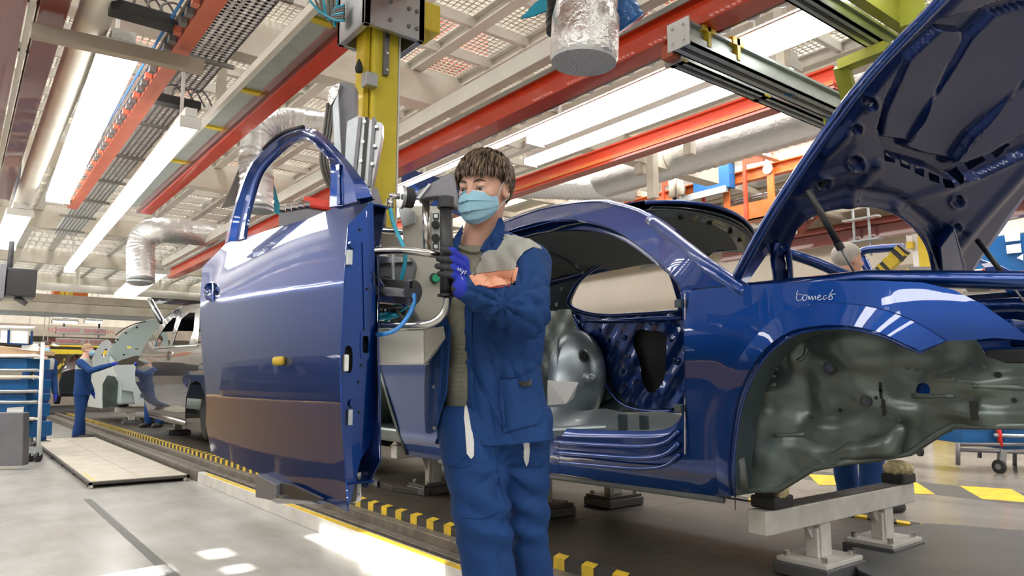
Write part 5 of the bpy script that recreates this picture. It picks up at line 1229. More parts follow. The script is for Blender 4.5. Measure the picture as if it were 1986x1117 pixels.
# ------------------------------------------------------------------ stands under the car
def stand(label, y, x0, x1, z, px, far=False):
    t = thing('body_stand', label, 'stand', ((x0+x1)/2, y, ZD))
    zb = ZD+.075
    MB().box(x0-.12, x1+.08, y-.045, y+.045, z-.10, z).build('cross_beam', 'stand_white', t, bevel=.006)
    MB().box(x0-.04, x1+.04, y-.044, y+.044, z, z+.006).build('beam_grime', 'grease', t)
    for k, xx in enumerate(px):
        MB().box(xx-.05, xx+.04, y-.035, y+.035, zb, z-.10).build('post', 'stand_white', t, bevel=.004)
        MB().box(xx-.075, xx-.052, y-.03, y+.03, zb, z-.12).build('post_rib', 'stand_white', t, bevel=.004)
        MB().prism([(xx-.13, y-.008, z-.10), (xx-.06, y-.008, z-.10), (xx-.06, y-.008, zb+.06)], (0, .016, 0)).build('gusset', 'stand_white', t)
        MB().box(xx-.18, xx+.16, y-.13, y+.13, ZD, ZD+.055).build('base_block', 'deck_plate', t, bevel=.006)
        MB().box(xx-.17, xx+.15, y-.12, y+.12, ZD+.055, zb).build('base_plate', 'stand_white' if not far else 'grease', t, bevel=.003)
        for a in (-.13, .11):
            for b in (-.09, .09): MB().disc((xx+a, y+b, zb+.012), (0, 0, 1), .014, .024, 8).build('bolt', 'steel', t)
    for k, xx in enumerate((x0, x1)):
        MB().box(xx-.075, xx+.075, y-.06, y+.06, z+.003, z+.055).build('rubber_pad', 'black_rubber', t, bevel=.01)
        V, F = isosurf(lambda P: ell(P, (xx, y, z+.075), (.085, .07, .045))+.008*waves(P, 3+k, 90), np.array([xx-.1, y-.1, z+.02]), np.array([xx+.1, y+.1, z+.12]), .008)
        mkobj('foam_cushion', V, F, 'foam', t, False)
    return t
yf_ = onX(1485, 985, 2.78)[1]
stand('near white cross stand with two foam cushions carrying the front of the blue car', yf_, 2.83, 4.02, .525, (3.2, 3.82))
ym = onZ(1180, 965, ZD+.05)[1]
stand('middle stand on dark base blocks under the blue car, behind the worker', ym, 2.9, 4.0, .58, (onZ(1090, 990, ZD+.05)[0], onZ(1185, 962, ZD+.05)[0]), True)
yr_ = onZ(853, 940, ZD+.05)[1]
stand('rear stand under the blue car, just left of the worker\'s legs', yr_, 2.8, 4.0, .58, (onZ(862, 945, ZD+.05)[0], 3.9), True)
# loose deck plates under and beside the stands
t = thing('floor_plate', 'large dark grey steel plate on the deck at the lower right, its front corner chamfered', 'plate', (3.5, 1.2, ZD))
q = [onZ(x, y, ZD+.03) for x, y in [(1640, 1075), (1665, 1110), (1720, 1135), (2050, 1200), (2080, 1040), (1800, 1018), (1712, 1030)]]
MB().prism(q, (0, 0, .012)).build('plate', 'deck_plate', t, bevel=.003); MB().prism([p_*np.array([1, 1, 0])+np.array([0, 0, ZD]) for p_ in q], (0, 0, .03)).build('plate_underlay', 'black_paint', t)
t = thing('floor_plate', 'worn brown plywood sheet lying on the deck left of the worker\'s legs', 'plate', (3.3, 5, ZD))
q = [onZ(x, y, ZD+.03) for x, y in [(722, 933), (760, 945), (830, 954), (905, 940), (870, 915), (770, 920)]]
MB().prism(q, (0, 0, .015)).build('sheet', 'deck', t); MB().prism([onZ(x, y, ZD) for x, y in [(722, 940), (732, 945), (736, 940), (726, 935)]], (0, 0, .05)).build('end_block', 'cast_grey', t)
MB().prism([p_*np.array([1, 1, 0])+np.array([0, 0, ZD]) for p_ in q], (0, 0, .03)).build('underlay', 'black_paint', t)
# ================================================================== PEOPLE
def projv(P): d = P-cO; k = d@cF; return 993+FOC*(d@cR)/k, 558.5-FOC*(d@cU)/k, d@cD
def surf_obj(name, VF, material, parent, disp=None, it=1, label=None, thick=0):
    V, F = VF
    if it: V = relax(V, F, it)
    if disp is not None: V = V+vnormals(V, F)*disp(V)[:, None]
    return mkobj(name, V, F, material, parent, True, label=label, thick=thick), V, F
def bvh_of(V, F): return BVHTree.FromPolygons([tuple(v) for v in V], [tuple(int(i) for i in f) for f in F])
def patch(name, poly, bvh, material, parent, out=.003, step=5, thick=.003, label=None):
    """cloth piece cut to a traced outline and laid on a surface"""
    V, F = cdt(poly, (), step); W = np.zeros((len(V), 3)); ok = np.zeros(len(V), bool); N = np.zeros((len(V), 3))
    for i, (x, y) in enumerate(V):
        r = ray(x, y); r = r/np.linalg.norm(r); h = bvh.ray_cast(Vector(cO), Vector(r))
        if h[0] is not None:
            n_ = np.array(h[1]); n_ = n_ if n_@r < 0 else -n_; W[i] = np.array(h[0]); N[i] = n_; ok[i] = True
    if not ok.any(): return None
    for i in np.where(~ok)[0]:
        j = np.where(ok)[0][np.argmin(((V[ok]-V[i])**2).sum(1))]; d_ = (W[j]-cO)@cD; W[i] = at(V[i][0], V[i][1], d_); N[i] = N[j]
    W = W+N*out
    Fn = np.cross(W[F[:, 1]]-W[F[:, 0]], W[F[:, 2]]-W[F[:, 0]]); bad = (Fn*N[F[:, 0]]).sum(1) < 0; F = F.copy(); F[bad] = F[bad][:, ::-1]
    return mkobj(name, W, F, material, parent, True, thick=thick, offset=-1, label=label)
def stroke(name, px, bvh, material, parent, r=.0012, out=.001):
    P = []
    for x, y in spline(px, 4):
        d = ray(x, y); d = d/np.linalg.norm(d); h = bvh.ray_cast(Vector(cO), Vector(d))
        if h[0] is not None: P.append(np.array(h[0])-d*out)
    if len(P) > 1: MB().tube(P, r, 6).build(name, material, parent, smooth=True)

wk = thing('person', 'man in blue and grey work jacket and pale blue face mask gripping the lift handle', 'person', at(985, 1117, 2.28)*np.array([1, 1, 0]))
# ---------- head and neck (one surface)
ya_ = math.radians(27); e_f = -cD*math.cos(ya_)-cR*math.sin(ya_); e_r = cR*math.cos(ya_)-cD*math.sin(ya_); e_u = np.array([0, 0, 1.])
pt = math.radians(16); e_f, e_u = e_f*math.cos(pt)-e_u*math.sin(pt), e_u*math.cos(pt)+e_f*math.sin(pt)
rl_ = math.radians(-3); e_r, e_u = e_r*math.cos(rl_)+e_u*math.sin(rl_), e_u*math.cos(rl_)-e_r*math.sin(rl_)
Hc = at(939, 365, 2.30); HM = np.c_[e_r, e_f, e_u]
def hp(a, b, c): return Hc+HM@np.array([a, b, c])
NB = at(926, 478, 2.36)
def head_sdf(P):
    q = (P-Hc)@HM
    d = ell(q, (0, -.014, .028), (.073, .090, .083))
    d = smin(d, ell(q, (0, .024, -.018), (.060, .066, .085)), .03)
    d = smin(d, ell(q, (0, .030, -.072), (.047, .050, .034)), .025)
    d = smin(d, ell(q, (0, .064, -.098), (.02, .018, .016)), .02)
    for s in (-1, 1):
        d = smin(d, ell(q, (.040*s, .056, -.016), (.022, .022, .018)), .018)
        d = smin(d, cone(q, (.012*s, .084, .020), (.044*s, .070, .021), .009, .008), .012)
        d = -smin(-d, ell(q, (.031*s, .100, .003), (.018, .017, .012)), .010)
        d = smin(d, ell(q, (.031*s, .0745, .0095), (.0165, .0155, .0075)), .003)
        d = smin(d, ell(q, (.031*s, .0735, -.0085), (.0155, .0145, .0050)), .003)
        e = ell(q, (.077*s, -.006, -.012), (.011, .021, .031)); e = np.maximum(e, -ell(q, (.088*s, -.002, -.008), (.010, .012, .020))); d = smin(d, e, .006)
    d = smin(d, cone(q, (0, .088, .012), (0, .108, -.026), .008, .012), .012)
    d = smin(d, ell(q, (0, .094, -.060), (.024, .012, .014)), .012)
    A_ = hp(0, -.022, -.05); d = smin(d, cone(P, A_, NB+np.array([0, 0, .0]), .056, .060), .025)
    d = smin(d, cone(P, NB-np.array([0, 0, .045])-cR*.07+cD*.05, NB-np.array([0, 0, .045])+cR*.08+cD*.03, .035, .035), .04)
    d = smin(d, cone(P, NB-np.array([0, 0, .05])+cD*.03, NB-np.array([0, 0, .22])+cD*.03, .07, .08), .04)
    return d
body, V, F = surf_obj('body', isosurf(head_sdf, Hc-np.array([.24, .24, .40]), Hc+np.array([.24, .24, .17]), .0042), 'skin', wk)
for s in (-1, 1):
    c = hp(.031*s, .0705, .0015); V2, F2 = isosurf(lambda P: np.linalg.norm(P-c, axis=1)-.0148, c-.02, c+.02, .002); mkobj('eye', V2, F2, 'eye_white', wk)
    g = HM@np.array([-.10, 1, -.40]); g /= np.linalg.norm(g); MB().disc(c+g*.0136, g, .0062, .003, 18).build('iris', 'eye_iris', wk, smooth=False)
    MB().tube([hp(.016*s, .0865, .0012), hp(.031*s, .0905, .0045), hp(.046*s, .0845, .0005)], [.0010, .0014, .0010], 6).build('eyelash', 'hair', wk, smooth=True)
    P = [hp(a*s, b, c_) for a, b, c_ in ((.012, .0925, .022), (.022, .0915, .0265), (.034, .0865, .0285), (.050, .0735, .0215))]
    MB().tube(spline(P, 5), [.0022]*4+[.0034]*6+[.0026]*3+[.0018]*2+[.001], 8).build('eyebrow', 'hair', wk, smooth=True)
# ---------- hair: cap plus combed locks
def hairline(q):
    ph = np.arctan2(q[:, 1]+.01, np.abs(q[:, 0])+1e-6)      # pi/2 front, -pi/2 back
    t = (ph+math.pi/2)/math.pi
    return np.interp(t, [0, .25, .42, .50, .56, .64, .8, 1], [-.075, -.06, -.035, -.022, .005, .030, .045, .047])
def scalp(q): return smin(ell(q, (0, -.014, .028), (.073, .090, .083)), ell(q, (0, .024, -.018), (.060, .066, .085)), .03)
def hair_sdf(P):
    q = (P-Hc)@HM; d = scalp(q)-.0080-.006*np.clip(q[:, 2]/.08, 0, 1)-.003*waves(q, 4, 110)
    return smin(np.maximum(d, (hairline(q)+.006*np.sin(q[:, 0]*310+2*np.sin(q[:, 0]*90))-q[:, 2])*.7), np.full(len(q), 9.), .001)
_, V, F = surf_obj('hair', isosurf(hair_sdf, Hc-.13, Hc+.14, .004), 'hair', wk)
hv = V; lk = MB(); lk2 = MB(); g_ = np.random.default_rng(11); hn_ = vnormals(V, F)
qv = (hv-Hc)@HM; cand = np.where(qv[:, 2] > hairline(qv)+.004)[0]
for i in g_.choice(cand, 900):
    q = qv[i].copy(); pts = []; L_ = g_.uniform(.030, .055); side = np.array([g_.uniform(-.25, .25), 0, 0])
    for k in range(6):
        n_ = np.array([q[0]/.0053, (q[1]+.01)/.0081, (q[2]-.02)/.0069]); n_ /= np.linalg.norm(n_)
        flow = np.array([.9*q[0]/.07*.4, 1.0 if q[2] > .03 else .25, -.25-1.2*max(0, abs(q[0])/.075)**2-(.9 if q[1] > .06 else 0)])+side; flow -= n_*(flow@n_); flow /= np.linalg.norm(flow)+1e-6
        pts.append(q.copy()); q = q+flow*L_/5
        s_ = scalp(q[None])[0]; q = q-n_*(s_-(.0155+.0045*math.sin(k*.8+.4)+g_.uniform(0, .004)))*.8
    if pts[-1][2] < hairline(pts[-1][None])[0]-.016: continue
    P = [Hc+HM@p for p in pts]; r0 = g_.uniform(.0018, .0042); (lk if g_.uniform() < .6 else lk2).tube(P, [r0*.6, r0, r0, r0*.9, r0*.6, r0*.15], 5, cap=False)
lk.build('hair_locks', 'hair', wk, smooth=True)['kind'] = 'stuff'; lk2.build('hair_locks', 'hair_light', wk, smooth=True)['kind'] = 'stuff'
# ---------- face mask with pleats
mk_ = MB(); na, nb = 29, 45; W = []
for j in range(nb):
    b = j/(nb-1)
    for i in range(na):
        a = -1+2*i/(na-1); an = a*math.radians(80)
        Fw = np.interp(b, [0, .12, .32, .6, .85, 1], [.1005, .112, .124, .122, .112, .094]); Wd = np.interp(b, [0, .2, .5, .8, 1], [.063, .066, .067, .060, .048])
        u = (-.003-.028*abs(a)**1.6)*(1-b)+(-.112+.030*a*a)*b
        pl_ = .0075*((b*3.3+.12*a+.05*math.sin(a*5)) % 1)*(1-abs(a)**4)
        W.append(hp(Wd*math.sin(an)/math.sin(math.radians(80)), Fw-(Fw-.018)*(1-math.cos(an))+pl_-.002*math.cos(a*9+b*4)*b, u-.0))
F_ = [(j*na+i, j*na+i+1, (j+1)*na+i+1, (j+1)*na+i) for j in range(nb-1) for i in range(na-1)]
mkobj('face_mask', W, F_, 'mask', wk, True, thick=.002, offset=0)
rim = [W[i] for i in range(na)]; MB().tube(rim, .0016, 6).build('mask_edge', 'mask_edge', wk, smooth=True)
for i0, lst in ((na-1, (W[na-1], W[(nb-1)*na+na-1])), (0, (W[0], W[(nb-1)*na]))):
    s = 1 if i0 else -1
    MB().tube([W[j*na+i0] for j in range(nb)], .0016, 6).build('mask_edge', 'mask_edge', wk, smooth=True)
    MB().tube(spline([lst[0], hp(.079*s, .020, .008), hp(.083*s, -.006, .016), hp(.086*s, -.026, -.006)], 6), .0012, 6).build('ear_loop', 'mask_edge', wk, smooth=True)
    MB().tube(spline([lst[1], hp(.072*s, .010, -.050), hp(.080*s, -.014, -.038), hp(.086*s, -.026, -.010)], 6), .0012, 6).build('ear_loop', 'mask_edge', wk, smooth=True)
# ---------- torso
rt = math.radians(24); e_s = cR*math.cos(rt)-cD*math.sin(rt); e_d = cD*math.cos(rt)+cR*math.sin(rt)
def zt(py): return at(950, py, 2.32)[2]
tk = [(430, .055, .06, 928, 2.36), (446, .075, .075, 935, 2.36), (458, .115, .085, 942, 2.35), (472, .155, .095, 945, 2.35), (490, .178, .108, 948, 2.34), (525, .190, .122, 951, 2.33), (570, .190, .130, 952, 2.32), (640, .182, .130, 952, 2.32), (710, .176, .125, 950, 2.32), (780, .180, .130, 954, 2.32), (840, .192, .138, 958, 2.32), (900, .200, .142, 962, 2.32)]
tz = np.array([zt(k[0]) for k in tk])[::-1]; ta = np.array([k[1] for k in tk])[::-1]; tb = np.array([k[2] for k in tk])[::-1]
tc = np.array([at(k[3], k[0], k[4])[:2] for k in tk])[::-1]
def torso(P, infl=0.):
    z = P[:, 2]; a = np.interp(z, tz, ta)+infl; b = np.interp(z, tz, tb)+infl
    x = P[:, 0]-np.interp(z, tz, tc[:, 0]); y = P[:, 1]-np.interp(z, tz, tc[:, 1]); u = (x*e_s[0]+y*e_s[1])/a; v = (x*e_d[0]+y*e_d[1])/b
    r = (np.abs(u)**2.3+np.abs(v)**2.3)**(1/2.3); return (r-1)*np.minimum(a, b)*.92
sh1, el1, wr1 = at(1023, 512, 2.22), at(1020, 606, 2.07), at(897, 556, 1.955)
sh2, el2, wr2 = at(880, 508, 2.46), at(866, 612, 2.54), at(836, 600, 2.44)
def sleeve1(P):
    d = cone(P, sh1, el1, .075, .066); d = smin(d, cone(P, el1, el1+(wr1-el1)*.55, .064, .053), .03); return smin(d, cone(P, el1+(wr1-el1)*.5, wr1, .054, .043), .03)
def cuffcut(P): ax = (wr1-el1)/np.linalg.norm(wr1-el1); return (P-(wr1+ax*.004))@ax
XR = ([420, 450, 480, 500, 520, 545, 600, 700, 780, 860, 900], [960, 955, 940, 930, 921, 909, 900, 902, 906, 912, 914])
XL = ([420, 450, 480, 520, 560, 600, 700, 800, 900], [890, 886, 882, 872, 866, 866, 864, 858, 848])
hemA, hemB = at(912, 864, 2.2), at(1068, 852, 2.2)
def jacket_sdf(P):
    px, py, dp = projv(P); d0 = smin(torso(P), cone(P, sh2, at(872, 540, 2.46), .07, .07), .04)
    d0 = smin(d0, sleeve1(P), .035); d0 = smin(d0, cone(P, sh2, el2, .072, .062), .03); d0 = smin(d0, cone(P, el2, wr2, .06, .045), .03)
    inner = torso(P, -.012)
    op = np.minimum(px-np.interp(py, *XL), np.interp(py, *XR)-px); op = np.minimum(op, 40)/600.; front = (2.34-dp); opening = np.minimum(op, front)   # >0 inside the opening
    neararm = np.minimum(sleeve1(P), cone(P, sh2, el2, .075, .065)) < .004
    shell = np.where(neararm & (inner > .01), d0, np.maximum(d0, -inner))
    shell = np.where(neararm & (sleeve1(P) < 0) & (px > 960), d0, shell)
    d = np.maximum(shell, np.where(sleeve1(P) < -.002, -1, opening))
    hem = zt(862)+.000-(P[:, 2]); hem = hem+.03*np.clip((px-912)/150, -.5, 1)*.6
    d = np.maximum(d, hem); d = np.maximum(d, cuffcut(P)-10*(np.linalg.norm(P-wr1, axis=1) > .12)); d = np.maximum(d, P[:, 2]-zt(447)-.02*np.clip((px-960)/20, -1, 0))
    return d
def jfold(V):
    px, py, dp = projv(V); w_ = .004*waves(V, 21, 26)
    t = np.clip(1-np.linalg.norm(V-el1, axis=1)/.17, 0, 1); ax = (el1-sh1)/np.linalg.norm(el1-sh1); s = (V-sh1)@ax
    w_ += t*.0085*np.sin(s*120+3*waves(V, 22, 14)); ax2 = (wr1-el1)/np.linalg.norm(wr1-el1); s2 = (V-el1)@ax2
    t2 = np.clip(1-np.linalg.norm(V-(el1*.6+wr1*.4), axis=1)/.14, 0, 1); w_ += t2*.008*np.sin(s2*120+4*waves(V, 23, 12))
    low = np.clip((py-560)/150, 0, 1)*(px < 1060); w_ += low*.007*np.sin((V@cR)*70+2.5*waves(V, 24, 9)+V[:, 2]*8)
    w_ += np.exp(-((py-700)/9)**2)*-.003*(px > 905)
    def ridge(x): return (1-np.abs(np.sin(x)))**2.2
    def star(cx_, cy_, n, rad, am, sd, r0=6):
        r_ = np.hypot(px-cx_, py-cy_); an = np.arctan2(py-cy_, px-cx_)
        return -am*ridge(n*an+1.1*waves(V, sd, 12))*np.clip(1-r_/rad, 0, 1)*np.clip(r_/r0/3, 0, 1)
    w_ += star(978, 590, 4.5, 95, .020, 51)+star(1012, 560, 3.5, 80, .014, 52)+star(935, 560, 3, 60, .012, 53)
    w_ += -.010*ridge((V@cR)*24+V[:, 2]*14+waves(V, 54, 7))*low*(px < 1050)
    sh = np.clip(1-np.abs(py-500)/50, 0, 1); w_ += sh*.0025*np.sin((V@cR)*120+V[:, 2]*60)
    return w_
jl, jh = at(955, 480, 2.3)+0, None
lo = np.array([min(c) for c in zip(at(830, 870, 2.0), at(1080, 440, 2.6), at(1080, 870, 1.95), at(830, 440, 2.6), at(870, 600, 1.9))])-.02
hi = np.array([max(c) for c in zip(at(830, 870, 2.0), at(1080, 440, 2.6), at(1080, 870, 1.95), at(830, 440, 2.6), at(830, 600, 2.65))])+.04
jo, JV, JF = surf_obj('jacket', isosurf(jacket_sdf, lo, hi, .0068), 'work_blue', wk, jfold, 2)
jb = bvh_of(JV, JF)
def tee_sdf(P):
    px, py, dp = projv(P); d = torso(P, -.020); d = np.maximum(d, P[:, 2]-zt(482)-.010*np.clip(np.abs(px-925)/30, 0, 1.3)); return np.maximum(d, zt(800)-P[:, 2])
to, TV, TF = surf_obj('t_shirt', isosurf(tee_sdf, lo, hi, .009), 'tshirt', wk, lambda V: .005*waves(V, 31, 22)+.003*np.sin(V[:, 2]*60+3*waves(V, 33, 8)), 2)
tbv = bvh_of(TV, TF)
patch('t_shirt_yoke', [(886, 476), (900, 486), (925, 489), (945, 484), (962, 468), (955, 500), (930, 540), (905, 560), (886, 540)], tbv, 'tshirt', wk, .012, 5)
MB().tube(spline([at(884, 468, 2.30), at(896, 482, 2.26), at(922, 488, 2.235), at(946, 482, 2.25), at(962, 468, 2.29)], 6), .005, 8).build('t_shirt_neckband', 'tshirt', wk, smooth=True)
rr = random.Random(9)
for k, yy in enumerate(range(668, 760, 9)):
    x = 872
    while x < 897:
        l_ = rr.uniform(3, 8); stroke('shirt_print', [(x, yy), (x+l_*.5, yy+.4), (x+l_, yy)], tbv, 'tshirt_print', wk, .0011, .001); x += l_+2.5
# yoke, stripe, collar, pocket, label, plackets
patch('grey_yoke', [(938, 492), (950, 486), (964, 486), (974, 472), (979, 455), (1000, 458), (1028, 466), (1046, 478), (1050, 484), (1034, 480), (1016, 490), (1005, 505), (999, 524), (965, 526), (932, 530), (912, 534), (921, 516)], jb, 'work_grey', wk, .004, 3.5, .005)
patch('orange_stripe', [(911, 537), (932, 531), (965, 527), (998, 525), (994, 540), (990, 553), (960, 556), (944, 556), (922, 553)], jb, 'work_orange', wk, .0055, 3.5, .005)
patch('orange_stripe', [(1000, 522), (1005, 520), (1000, 545), (993, 552), (996, 538)], jb, 'work_orange', wk, .005, 3, .005)
stroke('red_piping', [(944, 557), (965, 557), (990, 554)], jb, 'red_plastic', wk, .0012, .005)
stroke('seam', [(1034, 480), (1016, 490), (1005, 505), (999, 524)], jb, 'work_blue_dark', wk, .0016, .003)
stroke('seam', [(963, 527), (968, 510), (972, 492)], jb, 'work_grey', wk, .0014, .003)
patch('jacket_pocket', [(968, 733), (985, 733), (1010, 729), (1044, 713), (1049, 750), (1051, 790), (1042, 822), (976, 838), (970, 790)], jb, 'work_blue', wk, .008, 6, .008)
stroke('seam', [(968, 733), (985, 733), (1010, 729), (1044, 713)], jb, 'work_blue_dark', wk, .0022, .012)
stroke('seam', [(968, 733), (970, 790), (976, 836)], jb, 'work_blue_dark', wk, .0012, .011)
patch('black_label', [(1003, 740), (1024, 738), (1025, 748), (1004, 750)], jb, 'black_plastic', wk, .014, 6, .003)
patch('front_placket', [(905, 600), (916, 600), (918, 700), (922, 780), (926, 862), (912, 864), (907, 780), (903, 700)], jb, 'work_blue', wk, .007, 6, .008)
patch('jacket_hem', [(913, 850), (960, 852), (1010, 848), (1066, 840), (1068, 852), (1010, 860), (960, 864), (914, 862)], jb, 'work_blue', wk, .003, 6, .004)
# hanging left front panel, turned outwards
def flap(x, y): k = (866-x)/43; return at(x, y, 2.20+.13*k*k+.010*math.sin(x*.35+y*.02)+.03*(y-600)/240)
sheet('jacket_front_panel', [(864, 596), (872, 640), (868, 700), (864, 760), (857, 796), (848, 818), (842, 836), (834, 842), (825, 838), (823, 800), (823, 740), (827, 690), (836, 650), (848, 615)], [], flap, 'work_blue', wk, step=6, thick=.006)
MB().tube([flap(x, y)-cD*.004 for x, y in [(866, 610), (866, 680), (861, 750), (852, 795), (838, 836)]], .003, 6).build('panel_edge', 'work_blue_dark', wk, smooth=True)
for x_, y_ in ((842, 750), (843, 830)): MB().disc(flap(x_, y_)-cD*.006, cD, .006, .004, 12).build('press_stud', 'cast_grey', wk)
# collar: stand band around the neck and two turned-down leaves
cn = NB+np.array([0, 0, .018])
def collar_pt(a, h, r): return cn+(e_s*math.cos(a)*r*1.05-e_d*math.sin(a)*r*.95)+np.array([0, 0, h])
ring = [math.radians(v) for v in np.linspace(15, -195, 30)]
V = []
for i, a in enumerate(ring):
    k = math.sin((a-math.radians(15))/math.radians(-210)*math.pi)
    V += [collar_pt(a, -.035, .088), collar_pt(a, .008+.02*k, .076+.002*k), collar_pt(a, .012+.02*k, .086), collar_pt(a, -.030+.005*k, .105)]
mkobj('collar_band', V, [(4*i+j, 4*i+j+1, 4*i+j+5, 4*i+j+4) for i in range(29) for j in range(3)], 'work_blue', wk, True, thick=.005, offset=0)
def leaf(x, y, d0, x0): return at(x, y, d0-.0025*max(0, 0)+((x-x0)**2)*.00004)
sheet('collar_leaf', [(966, 424), (973, 421), (979, 436), (977, 456), (974, 472), (966, 488), (948, 489), (931, 484), (938, 470), (950, 456), (960, 440)], [], lambda x, y: at(x, y, 2.225+(488-y)*.0009+.004*math.sin(x*.12)), 'work_blue', wk, step=5, thick=.006)
sheet('collar_leaf', [(895, 440), (898, 436), (893, 470), (889, 492), (884, 512), (872, 505), (876, 480), (882, 458)], [], lambda x, y: at(x, y, 2.25+(500-y)*.0008), 'work_blue', wk, step=5, thick=.006)
# ---------- trousers
def pants_sdf(P):
    hpv = cone(P, at(925, 815, 2.31), at(1000, 815, 2.30), .122, .120)
    d = smin(hpv, cone(P, at(918, 870, 2.27), at(938, 1010, 2.22), .104, .084), .05)
    d = smin(d, cone(P, at(938, 1010, 2.22), at(966, 1320, 2.30), .083, .090), .02)
    r = cone(P, at(1012, 870, 2.34), at(1022, 1010, 2.36), .092, .068); r = smin(r, cone(P, at(1022, 1010, 2.36), at(1042, 1290, 2.50), .066, .080), .02)
    d = smin(d, r, .022); d = np.maximum(d, P[:, 2]-zt(786)); return np.maximum(d, .07-P[:, 2])
def pfold(V):
    px, py, dp = projv(V); w_ = .005*waves(V, 41, 16)
    for (cx_, cy_, rad, f_, am) in ((940, 1000, 110, 75, .008), (1020, 1000, 100, 75, .007), (975, 900, 90, 60, .006)):
        t = np.clip(1-np.hypot(px-cx_, py-cy_)/rad, 0, 1); w_ += t*am*np.sin(V[:, 2]*f_+(V@cR)*30+3*waves(V, 42, 8))
    ridge = lambda x: (1-np.abs(np.sin(x)))**2.2
    r_ = np.hypot(px-972, py-905); an = np.arctan2(py-905, px-972); w_ += -.016*ridge(4*an+waves(V, 61, 9))*np.clip(1-r_/120, 0, 1)
    for cx_, sd in ((938, 62), (1025, 63)): w_ += -.014*ridge(V[:, 2]*34+(V@cR)*(12 if cx_ < 1000 else -14)+1.5*waves(V, sd, 8))*np.exp(-((py-1005)/55)**2)*np.exp(-((px-cx_)/50)**2)
    w_ += -.010*ridge((V@cR)*20+V[:, 2]*6+waves(V, 64, 6))*np.clip((py-1020)/60, 0, 1)
    w_ += .003*np.sin((V@cR)*55+waves(V, 43, 7)*2)*np.clip((py-1000)/100, 0, 1)
    return w_
lo2 = np.array([min(c) for c in zip(at(850, 1400, 2.0), at(1085, 780, 2.65), at(1085, 1400, 2.0), at(850, 780, 2.65))])-.03; lo2[2] = .04
hi2 = np.array([max(c) for c in zip(at(850, 1400, 2.1), at(1085, 780, 2.65), at(1085, 1400, 2.1), at(850, 780, 2.65))])+.05
_, PV, PF = surf_obj('trousers', isosurf(pants_sdf, lo2, hi2, .009), 'work_blue', wk, pfold, 2)
pb = bvh_of(PV, PF)
patch('white_trim', [(903, 776), (909, 800), (914, 830), (919, 858), (919, 884), (914, 890), (906, 880), (904, 850), (901, 810)], pb, 'white_trim', wk, .006, 4, .004)
patch('white_trim', [(1015, 844), (1025, 842), (1027, 870), (1025, 895), (1021, 904), (1016, 890)], pb, 'white_trim', wk, .003, 4, .003)
stroke('seam', [(856, 898), (880, 908), (915, 902)], pb, 'work_blue_dark', wk, .0016, .001); stroke('seam', [(893, 1004), (935, 1006), (972, 992)], pb, 'work_blue_dark', wk, .0015, .001)
stroke('seam', [(955, 862), (964, 890), (968, 930), (985, 1000), (1000, 1100)], pb, 'work_blue_dark', wk, .0014, .001); stroke('seam', [(1024, 905), (1040, 906), (1062, 890)], pb, 'work_blue_dark', wk, .0014, .001)
patch('trouser_pocket', [(860, 800), (900, 792), (903, 840), (905, 885), (880, 906), (860, 896), (856, 850)], pb, 'work_blue', wk, .003, 6, .003)
for (a_, t_) in ((at(966, 1330, 2.30), 1), (at(1042, 1310, 2.50), 0)):
    b_ = a_*np.array([1, 1, 0])+np.array([0, 0, .06]); toe = b_-cD*.19-cR*.03
    V2, F2 = isosurf(lambda P: np.maximum(smin(cone(P, b_, toe-np.array([0, 0, .01]), .055, .045), cone(P, b_, b_+np.array([0, 0, .05]), .05, .05), .04), .012-P[:, 2]), np.minimum(b_, toe)-.09, np.maximum(b_, toe)+.12, .009)
    s = mkobj('shoe', V2, F2, 'shoe', wk); MB().loft([[b_*[1, 1, 0]+(toe-b_)*[1, 1, 0]*u+np.cross((toe-b_)/.2, (0, 0, 1))*v+np.array([0, 0, h_]) for u, v in ((-.3, .02), (-.3, -.02), (0, -.055), (1.1, -.045), (1.25, 0), (1.1, .045), (0, .055))] for h_ in (0, .016)]).build('sole', 'black_rubber', s)
# ---------- gloved hand on the handle
def A3(x, y, d): return at(x, y, d)
fing = []
for k, (ky, my, ty, tx, r0) in enumerate(((497, 487, 484, 858, .0098), (512, 504, 502, 851, .0102), (526, 520, 516, 848, .0098), (542, 534, 531, 852, .0092))):
    fing.append([A3(893+k*1.0, ky+3, 1.955), A3(878, my, 1.936), A3(864, (my+ty)/2, 1.942), A3(tx, ty, 1.962)]+[r0])
palm = [(A3(896, 508, 1.975), A3(900, 548, 1.985), .021, .022), (A3(886, 505, 1.985), A3(888, 545, 1.99), .018, .018), (A3(896, 548, 1.98), wr1+np.array([0, 0, -.004]), .024, .032)]
def glove_sdf(P):
    d = cone(P, *palm[0]); d = smin(d, cone(P, *palm[1]), .012); d = smin(d, cone(P, *palm[2]), .015)
    for f_ in fing:
        r0 = f_[4]; e = cone(P, f_[0], f_[1], r0*1.12, r0*1.05); e = smin(e, cone(P, f_[1], f_[2], r0*1.05, r0*.98), .003); e = smin(e, cone(P, f_[2], f_[3], r0*.98, r0*.86), .003); d = smin(d, e, .0035)
    th_ = [A3(893, 545, 2.0), A3(884, 520, 2.02), A3(872, 508, 2.022), A3(858, 503, 2.012)]
    for a, b, r1, r2 in ((th_[0], th_[1], .014, .0125), (th_[1], th_[2], .0125, .011), (th_[2], th_[3], .011, .0095)): d = smin(d, cone(P, a, b, r1, r2), .004)
    return d
gc = A3(880, 525, 1.97); V, F = isosurf(glove_sdf, gc-np.array([.1, .1, .085]), gc+np.array([.1, .1, .07]), .0023); V = relax(V, F, 1)
C3 = V[F].mean(1); px, py, dp = projv(C3); black = (px < 876+(py-515)*.10+3*np.sin(py*.35)) | (dp > 1.975)
